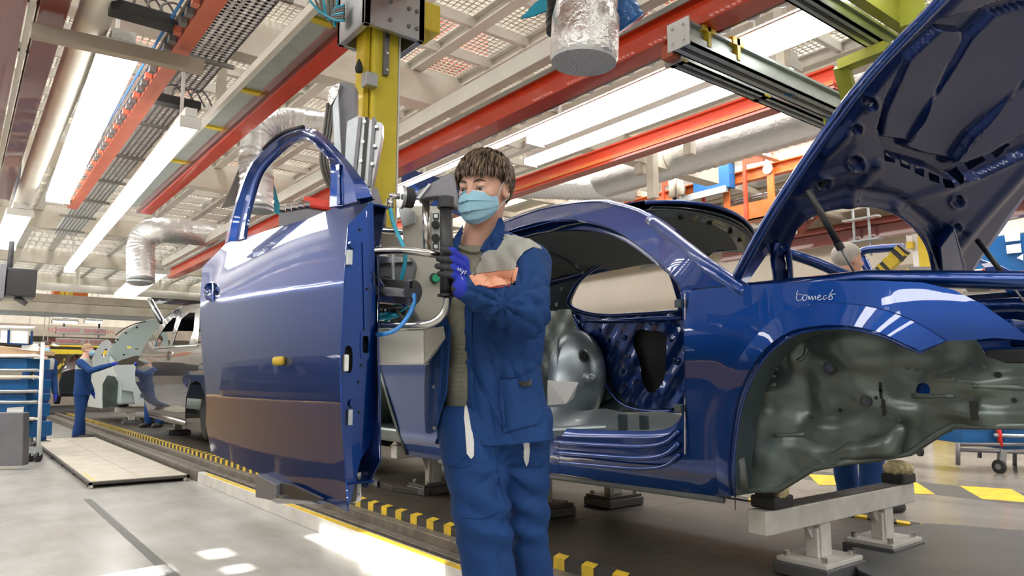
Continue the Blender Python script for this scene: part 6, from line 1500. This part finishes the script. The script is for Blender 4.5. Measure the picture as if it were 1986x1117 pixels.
def submesh(V, F, m_): f = F[m_]; u, inv = np.unique(f, return_inverse=True); return V[u], inv.reshape(f.shape)
gb = bvh_of(V, F); v_, f_ = submesh(V, F, ~black); mkobj('glove', v_, f_, 'glove_blue', wk, label='blue knitted back of work glove'); v_, f_ = submesh(V, F, black); mkobj('glove_coating', v_, f_, 'glove_black', wk, label='black rubber coating on fingers and palm')
for s_ in ([(889, 519), (887, 524)], [(894, 521), (892, 527)], [(888, 522), (893, 524)], [(896, 524), (896, 529)], [(900, 525), (896, 530), (893, 533)], [(903, 526), (900, 533)], [(902, 527), (905, 526)], [(901, 530), (904, 530)], [(894, 537), (896, 538)], [(897, 540), (898, 542)]): stroke('glove_writing', s_, gb, 'white_trim', wk, .0012, .0008)
V, F = isosurf(lambda P: smin(cone(P, wr2, wr2-cR*.05-cD*.03, .035, .04), cone(P, wr2-cR*.04-cD*.03, wr2-cR*.09-cD*.05+np.array([0, 0, .02]), .02, .014), .02), wr2-.16, wr2+.12, .008); mkobj('glove', V, F, 'glove_blue', wk)

# ---------- background people
def simple_person(label, base, face, h=1.76, hair='hair', pose='side', mask=True, lean=0., group=None, nearlegs=False):
    """a smaller figure: continuous body, hair, mask, jacket with grey yoke, trousers, shoes. face = heading (radians)"""
    base = np.array(base, float); f_ = np.array([math.cos(face), math.sin(face), 0]); s_ = np.array([f_[1], -f_[0], 0]); U = np.array([0, 0, 1.]); k = h/1.76
    def G(a, b, c): return base+(s_*a+f_*(b+lean*max(0, c-.9))+U*c)*k
    t = thing('person', label, 'person', base, group)
    hc = G(0, .05, 1.64)
    def bd(P):
        q = (P-hc)@np.c_[s_, f_, U]/k
        d = smin(ell(q, (0, -.01, .03), (.073, .09, .083)), ell(q, (0, .025, -.03), (.058, .064, .08)), .03)*k
        d = smin(d, ell(q, (0, .098, -.02), (.012, .018, .02))*k, .015)
        for sd in (-1, 1): d = smin(d, ell(q, (.076*sd, -.006, -.012), (.011, .02, .03))*k, .008)
        d = smin(d, cone(P, hc+(-.02*f_-.06*U)*k, G(0, .0, 1.44), .054*k, .06*k), .02)
        return smin(d, cone(P, G(0, 0, 1.42), G(0, 0, 1.2), .10*k, .10*k), .05)
    V, F = isosurf(bd, hc-np.array([.2, .2, .5])*k, hc+np.array([.2, .2, .16])*k, .011); mkobj('body', V, F, 'skin', t)
    def hr(P):
        q = (P-hc)@np.c_[s_, f_, U]/k; d = (ell(q, (0, -.012, .03), (.073, .09, .083))-.011)*k; return np.maximum(d, (hairline(q)-q[:, 2])*k*.8)
    V, F = isosurf(hr, hc-.15*k, hc+.15*k, .009); mkobj('hair', V, F, hair, t)
    if mask:
        V, F = isosurf(lambda P: np.maximum((ell((P-hc)@np.c_[s_, f_, U]/k, (0, .045, -.05), (.06, .075, .068)))*k, -((P-hc)@f_-.03*k)), hc-.16*k, hc+.16*k, .009); mkobj('face_mask', V, F, 'mask', t)
        for sd in (-1, 1): MB().tube([hc+(s_*.055*sd+f_*.05-U*.02)*k, hc+(s_*.08*sd-f_*.01+U*.01)*k], .003, 5).build('ear_loop', 'mask_edge', t)
    arms = {'side': [(.21, .0, 1.40, .26, .02, 1.12, .25, .14, .90), (-.21, .0, 1.40, -.27, -.02, 1.12, -.24, .08, .88)],
            'reach': [(.21, 0, 1.40, .30, .20, 1.25, .20, .50, 1.36), (-.21, .0, 1.40, -.27, -.02, 1.12, -.22, .10, .88)],
            'work': [(.21, 0, 1.40, .27, .12, 1.14, .16, .36, 1.18), (-.21, 0, 1.40, -.27, .12, 1.14, -.14, .36, 1.18)]}[pose]
    AA = [(G(*a[0:3]), G(*a[3:6]), G(*a[6:9])) for a in arms]
    def jk(P):
        q = (P-G(0, 0, 1.1))@np.c_[s_, f_, U]/k; z = q[:, 2]+1.1
        a = np.interp(z, [.78, .95, 1.15, 1.35, 1.44, 1.5], [.20, .19, .185, .20, .15, .07]); b = np.interp(z, [.78, .95, 1.15, 1.35, 1.44, 1.5], [.14, .13, .13, .13, .10, .07])
        yy = q[:, 1]-lean*np.maximum(0, z-.9); d = (np.sqrt((q[:, 0]/a)**2+(yy/b)**2)-1)*b*k
        for a_, b_, c_ in AA: d = smin(d, cone(P, a_, b_, .070*k, .058*k), .03); d = smin(d, cone(P, b_, c_, .056*k, .045*k), .02)
        return np.maximum(np.maximum(d, (.80-z)*k), (z-1.49)*k)
    V, F = isosurf(jk, G(0, 0, .75)-np.array([.55, .55, 0])*k, G(0, 0, 1.55)+np.array([.6, .6, 0])*k, .013); V = relax(V, F, 1); V = V+vnormals(V, F)*(.006*waves(V, 5, 22))[:, None]
    q = (V[F].mean(1)-base)@U/k; lat = np.abs((V[F].mean(1)-base)@s_)/k; yk = (q > 1.28) & (lat < .20)
    v_, f2 = submesh(V, F, ~yk); mkobj('jacket', v_, f2, 'work_blue', t); v_, f2 = submesh(V, F, yk); mkobj('grey_yoke', v_, f2, 'work_grey', t)
    MB().tube([G(.065*math.cos(a), .0+.065*math.sin(a), 1.475+.012*math.sin(a*2)) for a in np.linspace(0, 6.28, 16)], .018*k, 8).build('collar', 'work_blue', t, smooth=True)
    for (a_, b_, c_) in AA:
        d_ = (c_-b_)/np.linalg.norm(c_-b_); V, F = isosurf(lambda P: smin(cone(P, c_, c_+d_*.07*k, .032*k, .036*k, (s_, 1.6)), cone(P, c_+d_*.07*k, c_+d_*.14*k-U*.02, .018, .012), .02), c_-.2, c_+.2, .011); mkobj('glove', V, F, 'glove_blue', t)
    def pn(P):
        d = cone(P, G(-.07, 0, .86), G(.07, 0, .86), .12*k, .12*k)
        for sd in (-1, 1): d = smin(d, smin(cone(P, G(.09*sd, 0, .8), G(.11*sd, .03*sd, .46), .10*k, .075*k), cone(P, G(.11*sd, .03*sd, .46), G(.12*sd, .0, .10), .075*k, .075*k), .02), .02)
        return np.maximum(np.maximum(d, P[:, 2]-G(0, 0, .93)[2]), G(0, 0, .06)[2]-P[:, 2])
    V, F = isosurf(pn, G(0, 0, .02)-np.array([.35, .35, 0]), G(0, 0, .98)+np.array([.35, .35, 0]), .014); V = relax(V, F, 1); V = V+vnormals(V, F)*(.007*waves(V, 6, 16))[:, None]; mkobj('trousers', V, F, 'work_blue', t)
    for sd in (-1, 1):
        a_ = G(.12*sd, -.02, .05); b_ = G(.135*sd, .17, .035); V, F = isosurf(lambda P: np.maximum(smin(cone(P, a_, b_, .05*k, .045*k), cone(P, a_, a_+U*.06, .05*k, .045*k), .03), base[2]+.004-P[:, 2]), np.minimum(a_, b_)-.09, np.maximum(a_, b_)+.13, .01); mkobj('shoe', V, F, 'shoe', t)
    return t
def heading(dx, dy): return math.atan2(dy, dx)
p1 = onZ(152, 852, 0); simple_person('fair-haired worker in blue overalls reaching towards the white car at far left', (p1[0], p1[1], 0), heading(*(cR[:2]*1.0+cD[:2]*.25)), 1.74, 'hair_fair', 'reach')
p2 = onZ(92, 862, 0); simple_person('dark-haired worker in blue overalls standing behind the shelf cart', (p2[0]-.20, p2[1]-.15, 0), heading(*(cR[:2]*1.0-cD[:2]*.35)), 1.72, 'hair', 'side')
simple_person('worker half hidden behind the left end of the black car', (3.0, 14.7, ZD), heading(*(-cR[:2]*.2-cD[:2]*1.0)), 1.72, 'hair', 'work')
p4 = np.array([4.93, 2.48, ZD]); p4t = simple_person('white-haired worker beyond the blue car, head above its bonnet edge, legs below', p4, heading(*(cR[:2]*1.0+cD[:2]*.15)), 1.84, 'hair_white', 'side', mask=False, lean=-.04)
# ================================================================== BACKGROUND CARS
bX = 2.42
def bg_(P): z = P[2]; return -(max(0, z-1.45))*.55-(max(0, .75-z))*.4+.04*math.exp(-((z-1.1)/.25)**2)
bs = lambda x, y: onsurf(x, y, np.array([bX, 0, 0]), nX, bg_)
bc = thing('car', 'glossy black car body with its tailgate raised, left of the held door', 'car', (3.2, 11, ZD))
bo = opn([(263, 742), (262, 722), (267, 700), (280, 672), (298, 645), (320, 618), (342, 600), (365, 592), (395, 589), (440, 590), (500, 600)], 3)+[(520, 660), (520, 880), (440, 862), (412, 856), (405, 800), (396, 760), (388, 742), (378, 738), (368, 745), (361, 770), (359, 800), (360, 826)]+[(330, 820), (290, 808), (284, 790), (276, 765)]
w1 = [(300, 672), (308, 652), (322, 630), (336, 616), (342, 616), (336, 640), (328, 670)]; w2 = [(334, 670), (344, 640), (352, 618), (368, 606), (378, 606), (376, 640), (366, 668)]; w3 = [(388, 604), (430, 600), (470, 612), (480, 650), (384, 666)]
sheet('side_panel', bo, [w1, w2, w3], bs, 'black_car', bc, step=14, thick=.01)
sheet('side_panel', bo, [w1, w2, w3], lambda x, y: (lambda p: np.array([2*3.28-p[0], p[1], p[2]]))(bs(x, y)), 'black_car', bc, step=16, thick=.01)
top = [bs(x, y) for x, y in opn([(298, 645), (320, 618), (342, 600), (365, 592), (395, 589), (440, 590), (500, 600)], 4)]; V = []
for p in top:
    for u in np.linspace(0, 1, 7): V.append((p[0]+(2*3.28-2*p[0])*u, p[1], p[2]+.05*math.sin(u*math.pi)))
mkobj('roof', V, [(7*i+j, 7*i+j+1, 7*i+j+8, 7*i+j+7) for i in range(len(top)-1) for j in range(6)], 'black_car', bc, True, thick=.01)
a = bs(275, 765); b = bs(268, 700)
MB().loft([[(2.5, a[1], a[2]), (4.06, a[1], a[2]), (4.06, a[1]-.1, a[2]), (2.5, a[1]-.1, a[2])], [(2.5, b[1]+.05, b[2]), (4.06, b[1]+.05, b[2]), (4.06, b[1]-.05, b[2]), (2.5, b[1]-.05, b[2])]]).build('rear_bumper', 'black_car', bc, bevel=.03)
MB().box(2.6, 3.95, 6.0, 13.4, .62, .68).build('floor_pan', 'primer_dark', bc)
arch_c = bs(383, 800); MB().tube([arch_c+np.array([.12, 0, .0]), arch_c+np.array([.36, 0, .0])], .34, 28).build('wheelhouse', 'black_hole', bc, smooth=True)
for x0_ in (2.8, 3.7): MB().box(x0_, x0_+.07, 7, 13, .8, 1.0).build('inner_member', 'primer_dark', bc)
MB().tube([bs(300, 676)-np.array([.006, 0, 0]), bs(340, 673)-np.array([.006, 0, 0]), bs(384, 670)-np.array([.006, 0, 0])], .012, 8).build('waist_line', 'steel', bc, smooth=True)
MB().tube([bs(290, 800), bs(360, 820)], .02, 8).build('sill_trim', 'steel', bc, smooth=True)
MB().disc(bs(328, 690)-np.array([.005, 0, 0]), (1, 0, 0), .07, .02, 16).build('handle_recess', 'steel', bc); 
hy_ = bs(318, 618)[1]; T = [onX(313, 624, 2.66), onX(300, 600, 2.66), onX(290, 582, 2.66)]
T2 = [p+np.array([1.25, 0, 0]) for p in T]
MB().tube(T, .045, 10).build('tailgate_arm', 'black_car', bc, smooth=True); MB().tube(T2, .045, 10).build('tailgate_arm', 'black_car', bc, smooth=True)
MB().bar(T[2], T2[2], .16, .09).build('tailgate_top', 'black_car', bc, bevel=.02); MB().bar(T[2]+np.array([0, -.5, -.08]), T2[2]+np.array([0, -.5, -.08]), .08, .05).build('tailgate_top', 'black_car', bc)
MB().bar(T[0]+np.array([.03, -.04, 0]), T[2]+np.array([.03, -.04, 0]), .02, .05).build('tailgate_highlight', 'white_plastic', bc)
stand('grey cross stand under the far end of the black car', 12.6, 2.8, 3.8, .55, (2.95, 3.65), True)
stand('grey cross stand under the near end of the black car', 9.2, 2.8, 3.8, .55, (2.95, 3.65), True)

wc = thing('car', 'white car body with bonnet open, far behind the black car', 'car', (3.2, 17, ZD))
ws = lambda x, y: onX(x, y, 2.56)
sheet('side_panel', [(170, 788), (170, 730), (174, 705), (184, 682), (196, 664), (208, 658), (215, 664), (213, 690), (222, 700), (232, 720), (232, 745), (222, 730), (208, 728), (199, 745), (197, 770), (198, 792)], [[(196, 690), (203, 676), (208, 676), (205, 694)]], ws, 'white_car', wc, step=9, thick=.01)
hy2 = ws(212, 700)[1]; hp_ = lambda x, y: onsurf(x, y, np.array([2.6, hy2, 1.5]), np.array([0, -.9, -.43]))
sheet('hood', opn([(205, 704), (211, 682), (228, 655), (252, 636), (284, 622), (320, 616)], 4)+[(330, 690), (290, 688), (262, 690), (235, 698), (220, 706)], [[(247, 671), (256, 673), (255, 677), (246, 675)], [(262, 675), (268, 675), (268, 679), (262, 679)]], hp_, 'white_inner', wc, step=9, thick=.02)
MB().tube([hp_(*p) for p in opn([(224, 650), (240, 638), (262, 628), (284, 623)], 4)], .012, 6).build('hood_seal', 'black_rubber', wc, smooth=True)
for x_, y_ in ((228, 659), (222, 664), (244, 646), (265, 635), (240, 688)): MB().disc(hp_(x_, y_)-np.array([0, .012, 0]), (0, 1, .4), .02, .01, 8).build('hood_hole', 'black_hole', wc)
fy_ = ws(232, 740)[1]; fq = lambda x, y: onY(x, y, fy_)
sheet('front_frame', [(222, 708), (300, 706), (300, 716), (270, 722), (262, 726), (262, 735), (292, 745), (292, 784), (262, 784), (258, 760), (236, 756), (230, 730), (222, 720)], [[(272, 764), (278, 764), (278, 772), (272, 772)]], fq, 'white_car', wc, step=9, thick=.02)
sheet('wheelhouse', [(199, 745), (208, 728), (222, 730), (236, 745), (246, 760), (250, 788), (199, 790)], [], lambda x, y: onY(x, y, fy_+.4), 'primer', wc, step=9, thick=.02)
MB().box(2.6, 4.1, fy_+.1, fy_+4, .6, 1.3).build('inner_body', 'white_inner', wc, bevel=.03)
stand('wooden-topped stand under the white car far down the line', fy_+.4, 2.7, 3.9, .53, (2.9, 3.6), True)
for i, yy in enumerate((24,)):
    t = thing('car', 'dark car body beyond the fair-haired worker, far end of the line', 'car', (2.6, yy, ZD))
    MB().loft([[(x, yy+3.6*u, z) for x, z in ((2.4, .6), (2.36, 1.0), (2.42, 1.3), (2.8, 1.3+h_), (3.6, 1.3+h_), (4.0, 1.3), (4.05, 1.0), (4.0, .6))] for u, h_ in ((0, .05), (.12, .1), (.3, .55), (.7, .58), (.95, .15), (1, .05))]).build('shell', 'black_car', t, smooth=False, bevel=.03)
    MB().tube([(2.36, yy+.8, .7), (2.5, yy+.8, .7)], .33, 20).build('wheelhouse', 'black_rubber', t)
    MB().box(2.3, 2.36, yy+1.2, yy+2.2, .9, 1.3).build('protective_cover', 'amber_panel', t)

# ================================================================== FAR END OF THE HALL
def hbeam(label, px0, py0, px1, py1, Yd, hpx, m2, name='far_beam', cat='beam', dep=.2):
    a, b = onY(px0, py0, Yd), onY(px1, py1, Yd); z = (a[2]+b[2])/2; k = np.linalg.norm(a-cO)/FOC*1.1
    return tag(MB().box(a[0], b[0], Yd, Yd+dep, z-hpx*k/2, z+hpx*k/2).build(name, m2, bevel=.01), label, cat)
hbeam('brown round-edged beam directly under the long white pipe, far left', -30, 583, 470, 590, 22, 12, 'beige_beam')
hbeam('wide beige beam, second below the white pipe, far left', -30, 598, 470, 604, 23, 18, 'cream')
hbeam('pale grey beam above the two short lamps, far left', -30, 614, 470, 618, 23.5, 7, 'galv')
hbeam('beige beam behind the hanging signs, far left', -30, 645, 470, 647, 30, 18, 'beige_beam')
hbeam('yellow beam far behind the fair-haired worker\'s head', 60, 684, 330, 684, 33, 7, 'yellow')
hbeam('thin yellow rail above the yellow beam, far left', 60, 672, 330, 672, 33.2, 3, 'yellow')
tag(MB().box(X0+.5, 9, 35, 35.3, 0, 1.6).build('far_partition', 'beige_beam'), 'low beige partition across the far end of the hall', 'partition')
tag(MB().box(X0+.5, 9, 34, 34.3, 3.2, 5.5).build('far_screen', 'cream'), 'large cream screen under the far roof', 'screen')
for x0_, m2, lab in ((-.8, 'orange', 'leftmost'), (.6, 'orange_red', 'middle'), (2.2, 'orange', 'rightmost')): tag(MB().box(x0_, x0_+.9, 25.5, 26.5, 3.1, 3.9).build('drive_housing', m2, bevel=.03), lab+' of three orange housings above the far beams', 'machine', 'orange housings above the far beams')
for k, lr in enumerate(('left', 'middle', 'right')):
    p_ = onY(121+9*k, 565, 24); tag(MB().tube([(p_[0], 24, p_[2]-.35), (p_[0], 24, p_[2]+.2)], .045, 10).build('yellow_pipe', 'yellow', smooth=True), lr+' of three short vertical yellow pipes above the far beams', 'pipe', 'three short yellow pipes above the far beams')
def text(t, s, loc, xdir, size, material, name='lettering'):
    c = bpy.data.curves.new(name, 'FONT'); c.body = s; c.size = size; c.align_x = 'CENTER'; c.align_y = 'CENTER'; c.extrude = .002; c.materials.append(MT[material])
    o = bpy.data.objects.new(name, c); x = Vector(xdir).normalized(); z = Vector((0, 0, 1)); y = z; nrm = x.cross(y)
    M = Matrix((x, y, nrm)).transposed().to_4x4()
    dg = bpy.context.evaluated_depsgraph_get(); COL.objects.link(o); dg.update(); me = bpy.data.meshes.new_from_object(o.evaluated_get(dg)); COL.objects.unlink(o); bpy.data.objects.remove(o)
    me.transform(Matrix.Translation(Vector(loc))@M); o = bpy.data.objects.new(name, me); put(o, t); return o
for (a_, b_, s_, lab, nn) in (((108, 641), (206, 643), 'КОНВЕЙЕР  ВКЛЮЧЕН', 'upper of two long grey hanging signs with faded red letters', 0), ((108, 662), (205, 664), 'КОНВЕЙЕР  В РАБОТЕ', 'lower of two long grey hanging signs with faded red letters', 1)):
    a, b = onY(*a_, 24.5), onY(*b_, 24.5); z = (a[2]+b[2])/2; t = thing('hanging_sign', lab, 'sign', (a[0], 24.5, z))
    MB().box(a[0], b[0], 24.5, 24.65, z-.10, z+.10).build('board', 'sign_grey', t, bevel=.02); text(t, s_, ((a[0]+b[0])/2, 24.49, z), (1, 0, 0), .155, 'red_ink')
    for u in (.15, .85): MB().box(a[0]+(b[0]-a[0])*u-.02, a[0]+(b[0]-a[0])*u+.02, 24.55, 24.6, z+.10, z+.6).build('hanger', 'cast_grey', t)

# ================================================================== LEFT SHELF CART
ct = thing('shelf_cart', 'tube-framed shelf cart on castors with blue bins, at the left edge', 'cart', at(40, 888, 9.6)*np.array([1, 1, 0]))
d0 = 9.6
def L(x, y, d=0): return at(x, y, d0+d)
for x1_, y1_, x2_, y2_, d_ in ((83, 664, 74, 884, 0), (64, 700, 56, 884, .35), (-60, 640, -66, 884, 0)): MB().tube([L(x1_, y1_, d_), L(x2_, y2_, d_)], .024, 10).build('upright_tube', 'white_plastic' if x1_ == 83 else 'alu', ct, smooth=True)
for y_, m2 in ((690, 'white_plastic'), (718, 'alu'), (731, 'cream'), (759, 'alu'), (780, 'alu'), (812, 'cream')):
    MB().tube([L(-60, y_-.2), L(72 if y_ < 800 else 66, y_)], .022, 8).build('shelf_tube', m2, ct, smooth=True)
    MB().tube([L(76, y_+1, .0), L(62, y_-1, .4)], .018, 8).build('shelf_tube', m2, ct, smooth=True)
for y_ in (692, 720, 761, 814): a = L(-60, y_); MB().hexa([L(-60, y_, 0), L(72, y_, 0), L(66, y_-1, .6), L(-60, y_-1, .6)]+[p+np.array([0, 0, .012]) for p in (L(-60, y_, 0), L(72, y_, 0), L(66, y_-1, .6), L(-60, y_-1, .6))]).build('shelf_board', 'cream', ct)
for x_, y_ in ((58, 886), (74, 884)):
    c = L(x_, y_-2); MB().disc(L(x_, y_+2), cR, .065, .04, 18).build('castor_wheel', 'black_rubber', ct, smooth=False); MB().bar(c, c+np.array([0, 0, .12]), .05, .07).build('castor_fork', 'galv', ct)
def bin_(label, x0_, x1_, y0_, y1_, d_=.08, m2='blue_bin', group=None, dep=.5):
    t = thing('plastic_bin', label, 'bin', L((x0_+x1_)/2, y1_, d_), group); a, b, c, d = L(x0_, y1_, d_), L(x1_, y1_, d_), L(x1_, y0_, d_), L(x0_, y0_, d_); D3 = cD*dep
    MB().hexa([a+cR*.01, b-cR*.01, b-cR*.01+D3, a+cR*.01+D3, d, c, c+D3, d+D3]).build('tub', m2, t, bevel=.01)
    MB().bar(d-(0, 0, .02)-cD*.01, c-(0, 0, .02)-cD*.01, .02, .03).build('rim', m2, t); return t
bin_('wide blue bin on the cart\'s top shelf, under the cardboard tray', -40, 52, 695, 715); bin_('blue bin on the cart\'s second shelf', -40, 54, 736, 757)
bin_('blue bin on the cart\'s third shelf', -40, 52, 764, 778); bin_('large blue bin low on the cart, with a white label', -40, 52, 784, 810); bin_('lowest blue bin on the cart, half behind the black box', 30, 56, 820, 850)
t = tag(MB().prism([L(14, 791, .06), L(47, 788, .06), L(45, 799, .06), L(13, 800, .06)], cD*.004).build('paper_label', 'paper'), 'white label stuck on the large low blue bin of the cart', 'label')
t = thing('carton_tray', 'brown cardboard tray on top of the cart', 'box', L(20, 686, .1)); MB().prism([L(-40, 668, .1), L(70, 680, .1), L(70, 688, .1), L(-40, 688, .1)], cD*.4).build('tray', 'cardboard', t); MB().prism([L(43, 668, .08), L(76, 671, .08), L(74, 681, .08), L(40, 678, .08)], cD*.01).build('paper_card', 'paper', t)
t = thing('document_holder', 'white document holder with blue edges standing on the cart', 'document holder', L(30, 668, .05)); MB().prism([L(2, 637, .05), L(54, 642, .05), L(52, 667, .05), L(0, 664, .05)], cD*.03).build('sheet', 'paper', t)
for p_, q_ in (((17, 640), (16, 666)), ((16, 666), (54, 668)), ((62, 642), (61, 668))): MB().bar(L(*p_, .03), L(*q_, .03), .02, .02).build('edge_strip', 'work_blue', t)
MB().tube([L(-5, 634, .03), L(67, 636, .03)], .022, 8).build('top_tube', 'white_plastic', t, smooth=True)
d0 = 8.7; t = tag(MB().prism([L(-30, 800), L(45, 800), L(43, 903), L(-30, 905)], cD*.12).build('black_box', 'cast_grey', bevel=.01), 'plain dark grey box standing on the floor at the left edge, before the cart', 'box')

# ================================================================== RIGHT BACKGROUND
d0 = 7.0
tr = thing('bin_trolley', 'grey tube trolley on castors with a red post, carrying blue bins at the right edge', 'trolley', onZ(1938, 915, ZD))
def R3(x, y, d=0): return L(x, y, d)
dd = (onZ(1938, 918, ZD)-cO)@cD; d0 = dd
for a, b in (((1856, 862), (2060, 862)), ((1858, 872), (2060, 880))): MB().tube([L(*a), L(*b)], .018, 10).build('frame_tube', 'cast_grey', tr, smooth=True); MB().tube([L(*a, .55), L(*b, .55)], .018, 10).build('frame_tube', 'cast_grey', tr, smooth=True)
for x_, y1_, y2_, d_ in ((1858, 858, 902, 0), (1900, 872, 888, .5), (1968, 872, 905, .5)): MB().tube([L(x_, y1_, d_), L(x_, y2_, d_)], .02, 10).build('leg', 'cast_grey', tr, smooth=True)
MB().tube([L(1935, 818), L(1941, 866)], .022, 12).build('red_post', 'red_paint', tr, smooth=True); MB().tube([L(1928, 844), L(2060, 848)], .017, 10).build('handle_bar', 'galv', tr, smooth=True)
MB().disc(L(1938, 905), cR+cD*.4, .066, .03, 22).build('castor_wheel', 'black_rubber', tr, bevel=.006); MB().disc(L(1938, 905), cR+cD*.4, .028, .036, 16).build('castor_hub', 'alu', tr); MB().bar(L(1942, 898), L(1944, 872), .05, .06).build('castor_fork', 'alu', tr)
bin_('ribbed blue bin on the right trolley, left of the red post', 1862, 1934, 822, 860, .05, dep=.45); bin_('blue bin on the right trolley, right of the red post', 1946, 2060, 822, 872, .05, dep=.45)
t = thing('cart', 'dark cart on one castor glimpsed under the car\'s front end', 'cart', L(1790, 865, .6)); MB().prism([L(1765, 862, .5), L(1760, 838, .5), L(1806, 820, .5), L(1806, 858, .5)], cD*.5).build('tub', 'black_plastic', t, bevel=.01)
MB().disc(L(1784, 875, .5), cR, .05, .03, 16).build('castor_wheel', 'black_rubber', t); MB().bar(L(1784, 872, .5), L(1786, 860, .5), .04, .04).build('castor_fork', 'galv', t)
# wall-side parts seen under and right of the raised hood
def W(x, y, X_=6.2): return onX(x, y, X_)
t = thing('blue_rack', 'blue sheet-metal rack panel with white stickers at the right edge', 'rack', W(1950, 500, 9)); P_ = [W(x, y, 9) for x, y in [(1880, 475), (1905, 462), (2020, 448), (2020, 528), (1900, 535), (1880, 520)]]
MB().prism(P_, (.1, 0, 0)).build('panel', 'blue_bin', t)
for q in ([(1948, 456), (1978, 452), (1978, 466), (1950, 469)], [(1951, 476), (1979, 472), (1981, 489), (1953, 492)], [(1972, 500), (1984, 492), (1984, 505)]): MB().prism([W(x, y, 8.97) for x, y in q], (.01, 0, 0)).build('sticker', 'paper', t)
t = tag(MB().prism([W(x, y, 9.1) for x, y in [(1900, 440), (2020, 415), (2020, 446), (1905, 462)]], (.3, 0, 0)).build('white_duct', 'cream_light'), 'cream box beam above the blue rack panel at the right edge', 'beam')
t = thing('spare_door', 'second blue car door with yellow-black taped edge hanging beside the yellow column', 'car door', W(1700, 500)); fr_ = opn([(1668, 520), (1668, 498), (1676, 486), (1710, 482), (1752, 480)], 4)
MB().tube([W(*p) for p in fr_], .035, 10).build('window_frame', 'blue_paint', t, smooth=True); MB().tube([W(*p) for p in opn([(1672, 500), (1684, 524), (1700, 545), (1720, 560)], 3)], .035, 10).build('window_frame', 'blue_paint', t, smooth=True)
P_ = [W(1754, 482, 6.1), W(1738, 500, 6.1), W(1722, 515, 6.1), W(1708, 528, 6.1)]
for k in range(3): MB().bar(P_[k], P_[k+1], .06, .10).build('tape_band', 'yellow' if k % 2 else 'black_plastic', t)
for k in range(4): c_ = P_[0]+(P_[3]-P_[0])*(.12+.25*k); MB().bar(c_-(P_[3]-P_[0])*.05, c_+(P_[3]-P_[0])*.05, .065, .105).build('tape_stripe', 'yellow', t)
MB().prism([W(1672, 540), W(1760, 540), W(1760, 640), W(1672, 640)], (.06, 0, 0)).build('door_skin', 'blue_paint', t, bevel=.01)
t = thing('blue_panel', 'blue pressed car panel with round holes at the right edge, beyond the far gas strut', 'car panel', W(1950, 540, 5.6)); P_ = [W(x, y, 5.6) for x, y in [(1893, 500), (1940, 515), (2000, 545), (2010, 620), (1960, 575), (1900, 512)]]
MB().prism(P_, (.03, 0, 0)).build('panel', 'blue_paint', t, bevel=.006)
for x_, y_, s_ in ((1974, 548, .045), (1955, 532, .014), (1967, 540, .014)): MB().disc(W(x_, y_, 5.59), (1, 0, 0), s_, .008, 16).build('panel_hole', 'wall_beige', t)
t = thing('power_tool', 'grey and red clamping tool lying on a white bar, right edge under the hood', 'tool', W(1900, 545, 5.8)); MB().tube([W(1878, 548, 5.8), W(1918, 546, 5.8)], .07, 14).build('cylinder', 'cast_grey', t, smooth=True); MB().bar(W(1905, 532, 5.75), W(1925, 536, 5.75), .08, .08).build('clamp_head', 'red_paint', t, bevel=.01)
MB().tube([W(1885, 528, 5.8), W(1940, 524, 5.8)], .02, 8).build('rod', 'steel', t, smooth=True); MB().tube([W(1870, 562, 5.85), W(1990, 556, 5.85)], .035, 10).build('white_bar', 'white_plastic', t, smooth=True)
for x_ in (1912, 1933): MB().bar(W(x_, 546, 5.8), W(x_, 562, 5.8), .03, .03).build('red_tab', 'red_paint', t)
# pipe and heater on the beige wall seen through the car window
t = tag(MB().tube([onX(1246, 516, 12), onX(1330, 492, 12)], .10, 14).build('wall_pipe', 'galv', smooth=True), 'grey pipe on the beige wall seen through the car\'s far window', 'pipe')
tag(MB().box(X1-.35, X1, 1.5, 8.2, 3.9, 4.15).build('wall_ledge', 'dark_red'), 'long dark red steel beam along the right wall', 'beam')
tag(MB().box(X1-.2, X1, 1.5, 7.0, 3.0, 3.2).build('wall_ledge', 'beige_beam'), 'brown timber ledge along the right wall', 'ledge')
# left bay beyond the camera's view: unseen things added for the door skin to mirror
rp = thing('mirrored_prop', 'unseen amber skid conveyor in the left bay', 'conveyor', (-3.2, 6, 0))
MB().box(-2.2, -.9, 3.4, 9, .30, .95).build('prop', 'amber_panel', rp, bevel=.02)
for yy in np.arange(3.6, 9, 1.5): MB().box(-2.1, -1.0, yy, yy+.12, 0, .30).build('leg', 'amber_panel', rp)
MB().box(-2.0, -1.1, 4.4, 7.4, .95, 1.5).build('dark_prop', 'black_car', rp, bevel=.1)
t = thing('rack', 'unseen tall dark parts rack added for reflections, left bay', 'rack', (-5.4, 8, 0)); MB().box(-5.9, -5.0, 2, 16, 0, 2.1).build('rack_body', 'cast_grey', t)
for yy in np.arange(2.2, 16, 1.0): MB().box(-5.0, -4.96, yy, yy+.7, .3, .9).build('bin_front', 'blue_bin', t); MB().box(-5.0, -4.96, yy, yy+.7, 1.1, 1.8).build('bin_front', 'cream', t)
